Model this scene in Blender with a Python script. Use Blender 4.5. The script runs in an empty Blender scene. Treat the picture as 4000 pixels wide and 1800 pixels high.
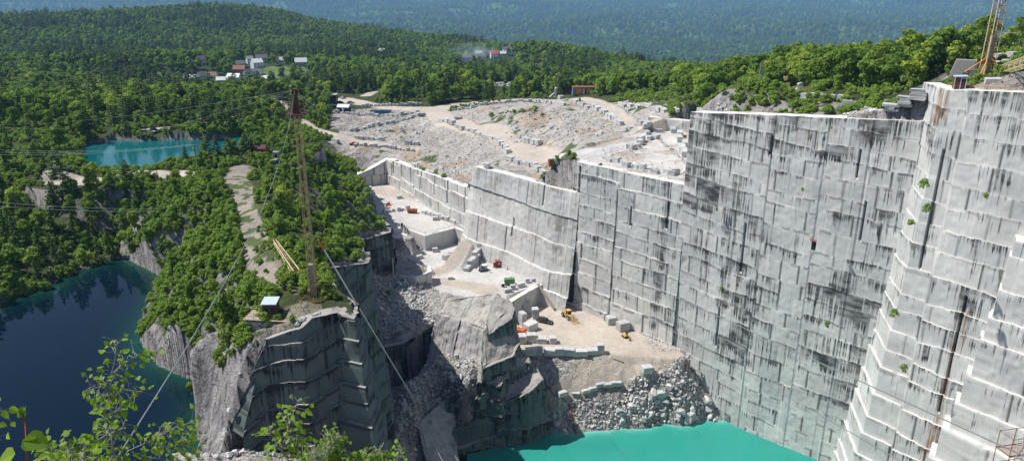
import bpy, bmesh, math, random
import numpy as np
from mathutils import Vector, Matrix, Quaternion
random.seed(7); RNG=np.random.default_rng(7)
SC=bpy.context.scene; COL=SC.collection
# ------------------------------------------------------------ camera
FPX=2900.0; PITCH=math.radians(19.0)
cd=bpy.data.cameras.new('camera'); cam=bpy.data.objects.new('camera',cd); COL.objects.link(cam)
cd.sensor_fit='HORIZONTAL'; cd.sensor_width=36.0; cd.lens=36.0*FPX/4000.0
cd.clip_start=0.05; cd.clip_end=60000
cam.location=(0,0,0); cam.rotation_euler=(math.radians(90)-PITCH,0,0); SC.camera=cam
# ------------------------------------------------------------ sky and sun
SUN_EL=math.radians(55); SUNH=Vector((-0.985,0.17)).normalized()
w=bpy.data.worlds.new('World'); SC.world=w; w.use_nodes=True
nt=w.node_tree; bg=nt.nodes['Background']; sky=nt.nodes.new('ShaderNodeTexSky')
sky.sky_type='NISHITA'; sky.sun_disc=False; sky.sun_elevation=SUN_EL
sky.sun_rotation=math.atan2(SUNH.x,SUNH.y); sky.altitude=500; sky.air_density=1.0; sky.dust_density=0.4; sky.ozone_density=1.3
nt.links.new(sky.outputs[0],bg.inputs[0]); bg.inputs[1].default_value=0.09
sd=bpy.data.lights.new('sun','SUN'); sun=bpy.data.objects.new('sun',sd); COL.objects.link(sun)
sd.energy=4.9; sd.angle=math.radians(0.53); sd.color=(1.0,0.965,0.91)
sv=Vector((SUNH.x*math.cos(SUN_EL),SUNH.y*math.cos(SUN_EL),math.sin(SUN_EL)))
sun.rotation_euler=sv.to_track_quat('Z','Y').to_euler(); sun.location=(-50,60,120)
SC.render.engine='CYCLES'
SC.view_settings.view_transform='Standard'; SC.view_settings.look='None'
SC.view_settings.exposure=0.22; SC.view_settings.gamma=1.0
SC.cycles.max_bounces=6; SC.cycles.diffuse_bounces=3; SC.cycles.volume_bounces=1; SC.cycles.transparent_max_bounces=8

# ------------------------------------------------------------ helpers
def P(u,v,z=None,Y=None,r=None):
    """a point seen at (u,v) of the 4000x1800 photo, at height z / depth Y / ground range r"""
    x=(u-2000)/FPX; y=(900-v)/FPX
    d=(x,math.cos(PITCH)+y*math.sin(PITCH),-math.sin(PITCH)+y*math.cos(PITCH))
    if z is not None: t=z/d[2]
    elif Y is not None: t=Y/d[1]
    else: t=r/math.hypot(d[0],d[1])
    return Vector((d[0]*t,d[1]*t,d[2]*t))
def tag(o,label=None,cat=None,group=None,kind=None):
    if label: o['label']=label
    if cat: o['category']=cat
    if group: o['group']=group
    if kind: o['kind']=kind
    return o
def empty(name,loc,label,cat,rz=0,group=None,scale=1.0):
    o=bpy.data.objects.new(name,None); COL.objects.link(o); o.location=loc; o.rotation_euler=(0,0,rz)
    o.scale=(scale,)*3; o.empty_display_size=0.2
    return tag(o,label,cat,group)
def link(name,me,mat=None,parent=None):
    o=bpy.data.objects.new(name,me); COL.objects.link(o)
    if mat is not None and not me.materials: me.materials.append(mat)
    if parent is not None: o.parent=parent
    return o
def copy_tree(o,parent=None):
    c=o.copy(); COL.objects.link(c); c.parent=parent
    for k in list(o.children): copy_tree(k,c)
    return c
def mesh_np(name,V,F,smooth=False,uv=None,attrs=None,col=None):
    """F: (n,3) or (n,4) int array, or list of such arrays"""
    me=bpy.data.meshes.new(name); V=np.ascontiguousarray(V,dtype=np.float32)
    Fs=F if isinstance(F,list) else [F]
    loops=np.concatenate([f.ravel() for f in Fs]).astype(np.int32)
    tot=np.concatenate([np.full(len(f),f.shape[1]) for f in Fs]).astype(np.int32)
    st=np.concatenate([[0],np.cumsum(tot)[:-1]]).astype(np.int32)
    me.vertices.add(len(V)); me.vertices.foreach_set('co',V.ravel())
    me.loops.add(len(loops)); me.loops.foreach_set('vertex_index',loops)
    me.polygons.add(len(tot)); me.polygons.foreach_set('loop_start',st)
    me.update(calc_edges=True)
    me.polygons.foreach_set('use_smooth',np.full(len(tot),smooth,dtype=bool))
    if uv is not None:
        l=me.uv_layers.new(name='uv'); l.data.foreach_set('uv',uv[loops].astype(np.float32).ravel())
    if attrs:
        for k,a in attrs.items():
            at=me.attributes.new(k,'FLOAT','POINT'); at.data.foreach_set('value',a.astype(np.float32).ravel())
    if col is not None:
        at=me.attributes.new('col','FLOAT_COLOR','POINT')
        c4=np.ones((len(V),4),np.float32); c4[:,:3]=col; at.data.foreach_set('color',c4.ravel())
    me.validate(); return me
def hsh(i,j,k=0,s=0):
    h=(i.astype(np.int64)*374761393+j.astype(np.int64)*668265263+np.int64(k)*2147483647+np.int64(s)*974634777)&0xffffffff
    h=((h^(h>>13))*1274126177)&0xffffffff; h=(h^(h>>16))&0xffffffff
    return h/4294967295.0
def vnoise(x,y,s=0):
    x=np.asarray(x,float); y=np.asarray(y,float)
    i=np.floor(x).astype(np.int64); j=np.floor(y).astype(np.int64); fx=x-i; fy=y-j
    fx=fx*fx*(3-2*fx); fy=fy*fy*(3-2*fy)
    a=hsh(i,j,0,s); b=hsh(i+1,j,0,s); c=hsh(i,j+1,0,s); d=hsh(i+1,j+1,0,s)
    return (a*(1-fx)+b*fx)*(1-fy)+(c*(1-fx)+d*fx)*fy
def fbm(x,y,s=0,o=4):
    t=0;a=1;n=0
    for k in range(o):
        t=t+a*vnoise(x*2**k+k*17.3,y*2**k-k*9.1,s+k); n+=a; a*=.5
    return t/n
def sstep(a,b,x):
    t=np.clip((x-a)/(b-a),0,1); return t*t*(3-2*t)
def in_poly(X,Y,poly):
    r=np.zeros(X.shape,bool); n=len(poly)
    for k in range(n):
        x1,y1=poly[k][:2]; x2,y2=poly[(k+1)%n][:2]
        if y1==y2: continue
        c=((y1>Y)!=(y2>Y))&(X<(x2-x1)*(Y-y1)/(y2-y1)+x1); r^=c
    return r
def seg_dist(X,Y,pts,closed=False,w=None):
    """distance to a polyline; with w (half widths) gives distance minus width"""
    best=np.full(X.shape,1e9); n=len(pts)
    for k in range(n if closed else n-1):
        a=pts[k]; b=pts[(k+1)%n]; dx=b[0]-a[0]; dy=b[1]-a[1]; L=dx*dx+dy*dy+1e-9
        t=np.clip(((X-a[0])*dx+(Y-a[1])*dy)/L,0,1)
        d=np.hypot(X-a[0]-t*dx,Y-a[1]-t*dy)
        if w is not None: d=d-(w[k]*(1-t)+w[(k+1)%n]*t)
        best=np.minimum(best,d)
    return best
class MB:
    """collects boxes, tubes, prisms into one mesh"""
    def __init__(s): s.v=[]; s.f=[]
    def add(s,vs,fs):
        n=len(s.v); s.v+= [tuple(q) for q in vs]; s.f+=[tuple(i+n for i in f) for f in fs]; return s
    def box(s,c,d,rz=0,rx=0,ry=0,top=1.0,topx=None):
        m=Matrix.Rotation(rz,3,'Z')@Matrix.Rotation(ry,3,'Y')@Matrix.Rotation(rx,3,'X'); c=Vector(c)
        tx=top if topx is None else topx; vs=[]
        for z in (-1,1):
            for x,y in ((-1,-1),(1,-1),(1,1),(-1,1)):
                k=top if z>0 else 1; kx=tx if z>0 else 1
                vs.append(c+m@Vector((x*d[0]/2*kx,y*d[1]/2*k,z*d[2]/2)))
        return s.add(vs,[(3,2,1,0),(4,5,6,7),(0,1,5,4),(1,2,6,5),(2,3,7,6),(3,0,4,7)])
    def tube(s,pts,r,n=6,r2=None,cap=True):
        pts=[Vector(p) for p in pts]; m=len(pts); vs=[]; fs=[]
        for i,p in enumerate(pts):
            t=(pts[min(i+1,m-1)]-pts[max(i-1,0)])
            t=t.normalized() if t.length>1e-9 else Vector((0,0,1))
            a=t.cross(Vector((0,0,1)) if abs(t.z)<.95 else Vector((1,0,0))).normalized(); b=t.cross(a)
            rr=r if r2 is None else r+(r2-r)*i/(m-1)
            for k in range(n):
                q=2*math.pi*(k+.5)/n; vs.append(p+(a*math.cos(q)+b*math.sin(q))*rr)
        for i in range(m-1):
            for k in range(n):
                k2=(k+1)%n; fs.append((i*n+k,i*n+k2,(i+1)*n+k2,(i+1)*n+k))
        if cap: fs.append(tuple(range(n))[::-1]); fs.append(tuple((m-1)*n+k for k in range(n)))
        return s.add(vs,fs)
    def prism(s,pts,d,axis='y'):
        """extrude a 2D outline (a,b) by +-d/2 along an axis; outline in xz for y, yz for x, xy for z"""
        n=len(pts); vs=[]
        for e in (-d/2,d/2):
            for a,b in pts:
                vs.append((a,e,b) if axis=='y' else ((e,a,b) if axis=='x' else (a,b,e)))
        fs=[tuple(range(n)),tuple(range(2*n-1,n-1,-1))]+[(k,(k+1)%n+0 if False else (k+1)%n,n+(k+1)%n,n+k) for k in range(n)]
        return s.add(vs,fs)
    def ring(s,c,R,r,n=28,m=6,tilt=None,ax='z'):
        vs=[];fs=[]; c=Vector(c)
        for i in range(n):
            a=2*math.pi*i/n
            for k in range(m):
                b=2*math.pi*k/m; q=R+r*math.cos(b); h=r*math.sin(b)
                p=(q*math.cos(a),q*math.sin(a),h) if ax=='z' else ((h,q*math.cos(a),q*math.sin(a)) if ax=='x' else (q*math.cos(a),h,q*math.sin(a)))
                vs.append(c+Vector(p))
        for i in range(n):
            for k in range(m):
                fs.append((i*m+k,((i+1)%n)*m+k,((i+1)%n)*m+(k+1)%m,i*m+(k+1)%m))
        return s.add(vs,fs)
    def build(s,name,mat,parent=None,bevel=0,smooth=False):
        me=bpy.data.meshes.new(name); me.from_pydata(s.v,[],s.f)
        bm=bmesh.new(); bm.from_mesh(me); bmesh.ops.recalc_face_normals(bm,faces=bm.faces)
        if bevel: bmesh.ops.bevel(bm,geom=list(bm.edges),offset=bevel,segments=1,affect='EDGES',clamp_overlap=True)
        bm.to_mesh(me); bm.free()
        if smooth:
            for p_ in me.polygons: p_.use_smooth=True
        return link(name,me,mat,parent)

# ------------------------------------------------------------ materials
class NT:
    def __init__(s,name):
        s.m=bpy.data.materials.new(name); s.m.use_nodes=True; s.t=s.m.node_tree; s.b=s.t.nodes['Principled BSDF']; s.out=s.t.nodes['Material Output']
        s.b.inputs['Specular IOR Level'].default_value=0.25
    def n(s,ty,**k):
        q=s.t.nodes.new('ShaderNode'+ty)
        for a,b in k.items(): setattr(q,a,b)
        return q
    def l(s,a,b): s.t.links.new(a,b)
    def val(s,sock,v):
        if isinstance(v,bpy.types.NodeSocket): s.l(v,sock)
        elif isinstance(v,(tuple,list)) and len(v)==3 and sock.type=='RGBA': sock.default_value=(*v,1)
        else: sock.default_value=v
    def mix(s,f,a,b,mode='MIX'):
        q=s.n('MixRGB',blend_type=mode); s.val(q.inputs[0],f); s.val(q.inputs[1],a); s.val(q.inputs[2],b); return q.outputs[0]
    def math(s,op,a,b=0.0,c=None,clamp=False):
        q=s.n('Math',operation=op,use_clamp=clamp); s.val(q.inputs[0],a); s.val(q.inputs[1],b)
        if c is not None: s.val(q.inputs[2],c)
        return q.outputs[0]
    def ramp(s,f,a,b,lo=0.0,hi=1.0):
        q=s.n('MapRange',clamp=True); s.val(q.inputs[0],f); q.inputs[1].default_value=a; q.inputs[2].default_value=b
        q.inputs[3].default_value=lo; q.inputs[4].default_value=hi; return q.outputs[0]
    def attr(s,name,o='Fac'): 
        q=s.n('Attribute',attribute_name=name); return q.outputs[o]
    def scale(s,vec,sc):
        q=s.n('Mapping'); s.l(vec,q.inputs[0]); q.inputs[3].default_value=sc; return q.outputs[0]
    def noise(s,vec,scale,detail=4,rough=.55,dist=0.0,o=0):
        q=s.n('TexNoise'); s.l(vec,q.inputs['Vector']) if vec is not None else None
        q.inputs['Scale'].default_value=scale; q.inputs['Detail'].default_value=detail; q.inputs['Roughness'].default_value=rough
        q.inputs['Distortion'].default_value=dist; return q.outputs[o]
    def pos(s): return s.n('NewGeometry').outputs['Position']
    def obj(s): return s.n('TexCoord').outputs['Object']
    def uv(s): return s.n('TexCoord').outputs['UV']
    def nz(s):
        q=s.n('SeparateXYZ'); s.l(s.n('NewGeometry').outputs['True Normal'],q.inputs[0]); return q.outputs[2]
    def bump(s,h,st=.5,d=.1):
        q=s.n('Bump'); s.l(h,q.inputs['Height']); q.inputs['Strength'].default_value=st; q.inputs['Distance'].default_value=d
        s.l(q.outputs[0],s.b.inputs['Normal'])
    def done(s,colr,rough=.85,metal=0.0):
        s.val(s.b.inputs['Base Color'],colr); s.val(s.b.inputs['Roughness'],rough); s.val(s.b.inputs['Metallic'],metal); return s.m

def cut_granite(name,base,streak=(.03,.032,.03),ledge=(.66,.645,.60),contrast=1.0):
    m=NT(name); uv=m.uv(); pos=m.pos(); cv=m.attr('cv'); st=m.attr('st'); jt=m.attr('jt'); ru=m.attr('ru')
    big=m.noise(m.scale(uv,(.09,.13,1)),1,4); 
    c=m.mix(m.ramp(big,.35,.68),tuple(x*.84 for x in base),tuple(min(1,x*1.12) for x in base))
    blk=m.attr('bk'); c=m.mix(1.0,c,m.mix(blk,(.86,.87,.88),(1.06,1.05,1.03)),'MULTIPLY')
    fine=m.noise(m.scale(uv,(3.2,.22,1)),1,3,.6)
    c=m.mix(m.math('MULTIPLY',m.ramp(fine,.42,.75),.30),c,tuple(x*.5 for x in base))
    # dark water streaks hanging from ledges
    n1=m.noise(m.scale(uv,(1.5,.020,1)),1,4,.7)
    n2=m.noise(m.scale(uv,(2.6,.12,1)),1,3,.6)
    ns=m.math('ADD',m.math('MULTIPLY',n1,.62),m.math('MULTIPLY',n2,.38))
    st=m.math('MINIMUM',st,.8); thr=m.math('ADD',m.math('SUBTRACT',m.math('ADD',.54,m.math('MULTIPLY',cv,.10)),m.math('MULTIPLY',st,.24)),m.math('ADD',m.math('MULTIPLY',m.attr('bk'),.10),m.math('MULTIPLY',m.math('SUBTRACT',m.noise(m.scale(uv,(.16,.16,1)),1,2),.5),.42)))
    sk=m.math('MULTIPLY',m.math('SUBTRACT',ns,thr),24.0,clamp=True)
    sk=m.math('MULTIPLY',sk,m.ramp(m.noise(m.scale(uv,(.2,.5,1)),1,3),.35,.6,.35,.95))
    c=m.mix(m.math('MULTIPLY',sk,contrast),c,streak)
    rn=m.noise(m.scale(uv,(1.7,.05,1)),1,4,.6)
    rs=m.math('MULTIPLY',m.math('SUBTRACT',rn,m.math('SUBTRACT',.78,m.math('MULTIPLY',ru,.33))),9,clamp=True)
    c=m.mix(m.math('MULTIPLY',rs,.85),c,(.25,.105,.03))
    c=m.mix(jt,c,(.025,.03,.03))
    nz=m.nz(); lg=m.ramp(nz,.45,.75)
    dirt=m.noise(pos,.55,4)
    lc=m.mix(m.ramp(dirt,.5,.72),ledge,tuple(x*.55 for x in ledge))
    c=m.mix(lg,c,lc)
    bn=m.noise(pos,1.3,5,.62); m.bump(m.math('ADD',bn,m.math('MULTIPLY',fine,.5)),.3,.10)
    return m.done(c,.82)
def terrain_mat():
    m=NT('terrain'); pos=m.pos(); c=m.attr('col','Color'); nz=m.nz(); rk=m.attr('rk'); gr=m.attr('gr')
    a=m.noise(pos,.09,5,.6); b=m.noise(pos,.9,5,.65); v=m.n('TexVoronoi'); m.l(pos,v.inputs['Vector']); v.inputs['Scale'].default_value=1.6
    c=m.mix(1.0,c,m.mix(m.ramp(a,.3,.7),(.80,.80,.81),(1.12,1.10,1.07)),'MULTIPLY')
    c=m.mix(1.0,c,m.mix(m.ramp(b,.3,.72),(.84,.84,.85),(1.1,1.1,1.1)),'MULTIPLY')
    # loose stones
    cellc=m.n('SeparateColor'); m.l(v.outputs['Color'],cellc.inputs[0])
    g=m.mix(1.0,c,m.mix(cellc.outputs[0],(.62,.63,.66),(1.35,1.33,1.28)),'MULTIPLY')
    c=m.mix(gr,c,g)
    # steep natural rock, fractured, with grey water streaks
    rp=m.noise(m.scale(pos,(.8,.8,.10)),1,6,.7); rcol=m.mix(m.ramp(rp,.36,.62),(.16,.145,.15),(.46,.435,.42))
    c=m.mix(m.math('MULTIPLY',rk,m.ramp(nz,.55,.86,1,0)),c,rcol)
    cr=m.math('ABSOLUTE',m.math('SUBTRACT',m.noise(pos,.16,6,.6,1.2),.5))
    ck=m.math('MULTIPLY',m.ramp(cr,0,.010,1,0),rk); c=m.mix(m.math('MULTIPLY',ck,.6),c,(.05,.05,.05))
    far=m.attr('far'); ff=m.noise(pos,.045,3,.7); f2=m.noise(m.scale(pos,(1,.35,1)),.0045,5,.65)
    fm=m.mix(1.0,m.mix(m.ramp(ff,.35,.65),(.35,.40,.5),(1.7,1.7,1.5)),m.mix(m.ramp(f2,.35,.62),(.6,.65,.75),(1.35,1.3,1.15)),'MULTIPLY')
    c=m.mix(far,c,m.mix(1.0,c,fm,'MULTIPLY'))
    h=m.math('ADD',m.noise(pos,2.2,6,.7),m.math('MULTIPLY',m.math('MULTIPLY',v.outputs[0],gr),-.9))
    h=m.math('SUBTRACT',h,m.math('MULTIPLY',ck,.8))
    m.bump(h,.95,.6); return m.done(c,.93)
def rock_mat(name,base,var=.25):
    m=NT(name); o=m.obj(); oi=m.n('ObjectInfo').outputs['Random']
    n=m.noise(o,1.1,5,.6); c=m.mix(m.ramp(n,.3,.7),tuple(x*(1-var) for x in base),tuple(min(1,x*(1+var*.6)) for x in base))
    c=m.mix(1.0,c,m.mix(oi,(.80,.80,.82),(1.1,1.09,1.06)),'MULTIPLY')
    s=m.noise(m.scale(o,(2.,2.,.25)),1,4); c=m.mix(m.ramp(s,.62,.78,0,.5),c,tuple(x*.35 for x in base))
    m.bump(m.noise(o,3.5,5,.65),.5,.12); return m.done(c,.85)
def rubble_mat():
    m=NT('rubble_stone'); t=m.attr('tint'); n=m.noise(m.pos(),1.5,4)
    c=m.mix(t,(.36,.355,.345),(.64,.625,.59)); c=m.mix(m.ramp(n,.55,.75,0,.5),c,(.30,.27,.23))
    m.bump(m.noise(m.pos(),4,4,.6),.4,.1); return m.done(c,.88)
def water_mat(name,deep,rough=.06,amp=.02,edge=None,spec=.5):
    m=NT(name); pos=m.pos(); n=m.noise(m.scale(pos,(1,1.6,1)),.9,4,.55); n2=m.noise(pos,.06,3)
    c=m.mix(m.ramp(n2,.3,.7),tuple(x*.93 for x in deep),tuple(x*1.05 for x in deep))
    if edge: c=m.mix(m.attr('shore'),c,edge)
    m.bump(n,.25,amp); m.b.inputs['IOR'].default_value=1.33; m.b.inputs['Specular IOR Level'].default_value=spec
    return m.done(c,rough)
def leaf_mat(name,a,b,trans=.3,bright=None):
    m=NT(name); oi=m.n('ObjectInfo').outputs['Random']; pos=m.pos()
    n=m.noise(pos,.008,3); n2=m.noise(m.obj(),.45,3)
    f=m.math('ADD',m.math('MULTIPLY',oi,.6),m.math('MULTIPLY',m.ramp(n,.35,.65),.4))
    c=m.mix(f,a,b)
    if bright: c=m.mix(m.ramp(oi,.80,.95,0,.8),c,bright)
    c=m.mix(1.0,c,m.mix(m.ramp(n2,.3,.7),(.72,.76,.72),(1.25,1.22,1.1)),'MULTIPLY')
    m.val(m.b.inputs['Base Color'],c); m.b.inputs['Roughness'].default_value=.6; m.b.inputs['Specular IOR Level'].default_value=.2
    tr=m.n('BsdfTranslucent'); m.val(tr.inputs[0],m.mix(1.0,c,(1.25,1.35,.55),'MULTIPLY'))
    ms=m.n('MixShader'); ms.inputs[0].default_value=trans; m.l(m.b.outputs[0],ms.inputs[1]); m.l(tr.outputs[0],ms.inputs[2]); m.l(ms.outputs[0],m.out.inputs[0])
    return m.m
def paint(name,c,rough=.5,metal=0.0,dirt=.35,dirtc=(.20,.16,.12),sc=1.5):
    m=NT(name); o=m.obj(); n=m.noise(o,sc,5,.65)
    cc=m.mix(m.math('MULTIPLY',m.ramp(n,.48,.74),dirt),c,dirtc); m.bump(m.noise(o,sc*6,3),.15,.02)
    return m.done(cc,m.ramp(n,.3,.7,rough*.8,min(1,rough*1.3)),metal)
M={}
M['cut']=cut_granite('cut_granite',(.60,.60,.58))
M['cutdark']=cut_granite('shaded_cut_granite',(.125,.165,.165),(.008,.010,.010),(.34,.32,.29))  # darker teal copy of the granite: shade of the unlit walls in its colour
M['saw']=cut_granite('fresh_cut_granite',(.60,.595,.575),(.16,.13,.10),(.72,.70,.67),.7)
M['terrain']=terrain_mat(); M['block']=rock_mat('granite_block',(.52,.525,.52)); M['rubble']=rubble_mat()
M['brown_rock']=rock_mat('stained_rock',(.33,.29,.28),.4)
M['turq']=water_mat('turquoise_water',(.026,.265,.215),.12,.012,(.16,.50,.42)); M['pond']=water_mat('teal_water',(.003,.105,.115),.08,.02)
M['blue']=water_mat('deep_blue_water',(.001,.007,.018),.03,.006,(.008,.07,.04),.30)
M['leafA']=leaf_mat('broadleaf',(.12,.205,.034),(.24,.34,.05),bright=(.34,.42,.06))
M['leafB']=leaf_mat('needle',(.08,.14,.04),(.14,.205,.055),.22)
M['leafS']=leaf_mat('shrub_leaf',(.20,.29,.05),(.29,.40,.08))
M['leafF']=leaf_mat('birch_leaf',(.20,.33,.04),(.31,.43,.07),.45)
M['bark']=rock_mat('bark',(.13,.10,.08)); M['birchbark']=rock_mat('pale_bark',(.35,.33,.30))
M['rust']=paint('rusty_steel',(.30,.115,.05),.8,.2,.5,(.10,.05,.035)); M['rustred']=paint('rust_red_paint',(.085,.022,.024),.6,0,.4)
M['yel']=paint('yellow_paint',(.58,.50,.28),.6,0,.75,(.22,.13,.07)); M['cream']=paint('cream_paint',(.72,.66,.42),.5,0,.5,(.38,.18,.07))
M['orange']=paint('orange_paint',(.75,.30,.05),.5,0,.4); M['white']=paint('white_paint',(.78,.78,.76),.5,0,.2)
M['steel']=paint('galvanised_steel',(.45,.46,.47),.4,.6,.3); M['dark']=paint('dark_steel',(.03,.032,.035),.5,.3,.2)
M['wood']=paint('weathered_wood',(.36,.30,.24),.9,0,.5,(.15,.11,.08)); M['brown']=paint('brown_boards',(.13,.055,.045),.85,0,.5,(.06,.03,.03),3)
M['blueroof']=paint('pale_blue_roof',(.55,.66,.78),.4,.2,.15); M['glass']=paint('dark_glass',(.015,.02,.025),.08,0,0)
M['tyre']=paint('tyre_rubber',(.02,.02,.02),.9,0,.5,(.18,.16,.13)); M['black']=paint('black_car_paint',(.035,.037,.045),.3,.2,.25,(.18,.16,.14))
M['red']=paint('red_car_paint',(.50,.015,.03),.3,0,.1); M['cat']=paint('machine_yellow',(.60,.40,.12),.55,0,.6,(.30,.22,.13))
M['lift']=paint('lift_orange',(.62,.14,.04),.55,0,.35); M['green']=paint('green_paint',(.10,.25,.09),.5,0,.4,(.25,.24,.18))
M['navy']=paint('navy_boards',(.035,.05,.09),.6,0,.3); M['bluegrey']=paint('blue_grey_metal',(.16,.22,.28),.55,.1,.35)
M['conc']=paint('concrete',(.42,.41,.38),.9,0,.5,(.22,.20,.17)); M['cable']=paint('steel_cable',(.30,.31,.32),.5,.5,.1)
M['tarp']=paint('white_tarp',(.85,.85,.85),.6,0,.05); M['redbox']=paint('red_brown_shed',(.28,.06,.035),.7,0,.3)
# ------------------------------------------------------------ terrain layout
WATER=-121.5; LAKE=-75.0; POND=-62.0
def pl(L,z=None): return [tuple(P(*q[:2],z=(q[2] if len(q)>2 else z))) for q in L]
ROADS=[ # (u,v,z,half width)
 [(930,395,-72,5),(1060,400,-72,7),(1130,460,-73,5.5),(1200,500,-74.5,5),(1300,530,-76,5),(1400,560,-78,4.5),(1500,575,-79,4),(1620,585,-79.5,3)],
 [(1330,388,-72,7),(1400,400,-72,6),(1480,415,-72,4),(1600,425,-71.5,4),(1700,430,-71,7),(1850,402,-70,5),(2000,390,-68,4),(2150,395,-65,4),(2270,385,-62,4),(2362,414,-60,4),(2414,466,-58.5,4),(2490,502,-57,4.5),(2570,528,-56,6)],
 [(1700,430,-71,7),(1740,470,-71,5.5),(1850,500,-70.5,5),(1950,520,-70,5),(2010,560,-68.5,5),(2070,590,-67.5,8),(2150,630,-66.6,8)],
 [(1430,375,-72,4),(1460,360,-73,3)],
 [(200,420,-66,3),(290,413,-66,3)],[(455,411,-66,2.5),(520,410,-66,2.5)],
 [(210,692,-60,4),(330,690,-60,5),(450,690,-60,3.2),(560,678,-60,2.5),(700,680,-59,3),(780,690,-58,2)],
 [(565,512,-59,3.5),(640,503,-59,3),(720,490,-60,2),(850,475,-60,2.5),(940,455,-61,2.5)],
 [(955,652,-58,3.5),(915,695,-57.5,4),(955,780,-56,2.4),(985,900,-55,2.5),(1010,1000,-54,2.3),(1080,1100,-53,1.8)],
 [(2840,372,-37,2),(2930,350,-36.5,2.2),(3010,320,-36,2.2),(3080,292,-35.5,1.8),(3145,278,-35,1.2)],
 [(3880,215,-20.5,3),(4000,200,-20.2,8),(4150,190,-20,9)],
 [(1630,330,-72,2.5),(1720,345,-72,2)],[(920,352,-104,2)],
]
CTRL=[(1700,400,-70),(1600,390,-72),(1250,480,-74),(1300,450,-74),(1400,480,-75),(1500,500,-76),(1450,450,-74),(1600,470,-73.5),(1360,520,-76),
 (1560,540,-76.5),(1700,540,-76),(1600,560,-78.5),(1800,560,-75),(1750,620,-77),(1900,600,-71.5),(1640,610,-80),(1700,650,-78.5),(1500,600,-80.5),(1400,600,-80),
 (1800,520,-73),(1700,490,-74),(1950,560,-70),(1980,620,-68.5),(1850,650,-75),(1885,655,-66.5),(2000,675,-66),(2180,700,-66),(1520,612,-81),(1740,690,-76.5),(1860,725,-75),
 (2150,600,-66.6),(2165,575,-66),(2120,570,-67),(2205,606,-56.5),(2260,580,-56),(2250,540,-57),(2100,500,-66),(2050,470,-64),(2200,480,-59),(2300,470,-57.5),(2350,540,-56),(1900,440,-66),(1900,480,-69.5),(1800,430,-70),(2000,440,-63),(2100,430,-62),(2100,530,-67.5),
 (2270,630,-56),(2700,700,-56),(2600,560,-56),(2740,530,-56),(2550,470,-52),(2700,480,-53),(2750,500,-55),(2620,430,-50),(2500,420,-54),
 (1330,560,-77),(1400,640,-84.5),(1340,640,-80),(1385,690,-90),(1450,640,-84),
 (1230,1170,-52),(1375,1232,-52),(1321,1211,-52),(1209,1236,-52),(1166,1275,-53),(1043,1314,-55),(1000,1280,-53),(980,1200,-53),(1100,1050,-53),(1150,900,-55),(1080,900,-54),(1000,760,-56),(920,680,-58),(1050,620,-60),
 (1252,1047,-55),(1400,1020,-58),(1416,1023,-60),(1330,950,-66),(1383,936,-79.3),(1400,862,-79.3),(1440,872,-79.3),(1390,765,-68),(1432,768,-72),(1502,903,-79),(1331,703,-71),(1404,709,-70),(1250,650,-66),(1180,560,-70),(1100,520,-68),(1150,480,-72),(1250,750,-60),(1330,850,-66),(1250,850,-58),
 (700,700,-59),(560,820,-63),(600,900,-64),(800,800,-58),(850,950,-57),(700,1000,-62),(800,1150,-56),(700,1180,-57),(630,1120,-69),(560,920,-69),
 (560,1290,-74),(545,1330,-75.5),(620,1430,-75.5),(830,1500,-75.5),(800,1600,-75.5),(760,1750,-75.5),(650,1095,-75.5),(480,1010,-75),(330,1060,-75),(230,1090,-75),(100,1150,-75),(0,1180,-75),(-150,1230,-75),
 (590,1240,-65),(610,1205,-60),(680,1250,-57.5),(760,1290,-57.5),(850,1370,-60),(900,1420,-62),(1000,1350,-57),(930,1450,-64),(850,1600,-69),(800,1680,-74.5),(850,1725,-72),(900,1765,-71),(880,1500,-63.5),(890,1600,-67),(760,1260,-56),(880,1260,-54),(900,1350,-57),
 (300,757,-62),(300,832,-71),(450,738,-62),(450,835,-73),(100,800,-66),(0,700,-60),(0,900,-69),(200,950,-72),(400,950,-73.5),(500,900,-72),(100,1000,-72),(0,1050,-72),(-200,800,-62),(-200,1000,-70),
 (330,560,-61),(600,540,-61),(960,522,-61),(1000,560,-60),(330,660,-61),(600,668,-60.5),(0,560,-58),(0,450,-62),(100,640,-59),(-300,560,-58),(650,520,-59),(300,500,-60),(480,410,-66),(800,400,-70),(1000,360,-76),(600,440,-62),(0,350,-72),(300,360,-72),(-300,380,-66),
 (3000,400,-33),(2800,400,-41),(2700,400,-46),(2600,390,-50),(2900,360,-37),(3000,360,-36),(3200,340,-33),(2500,370,-56),(2400,370,-59),(2300,365,-62),
 (3300,340,-31),(3600,340,-29),(3700,300,-26),(3850,300,-21.5),(4000,250,-20),(4000,220,-20),(4200,300,-19),(2780,425,-36),(3400,425,-30),(3650,430,-29.5),(3720,340,-22),(3990,350,-21),(1900,370,-71),(2100,360,-68),(2170,385,-65)]
def rng_pt(u,r,z):
    x=(u-2000)/FPX/ .94; n=math.hypot(x,1); return (x/n*r,r/n,z)
CT=[tuple(P(u,v,z=z)) for u,v,z in CTRL]+[tuple(P(a,b,z=c)) for R in ROADS[:-1] for a,b,c,_ in R]
CT+=[rng_pt(u,r,z) for u,r,z in [(2800,300,-45),(3200,300,-34),(3500,300,-31),(4000,300,-30),(4500,300,-28),(2600,420,-60),(3000,420,-56),(3500,420,-52),(4200,420,-50),
     (2200,560,-80),(1700,560,-78),(1200,560,-82),(700,560,-84),(200,560,-82),(-400,560,-82),(3000,560,-92),(4000,560,-90)]]
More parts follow.
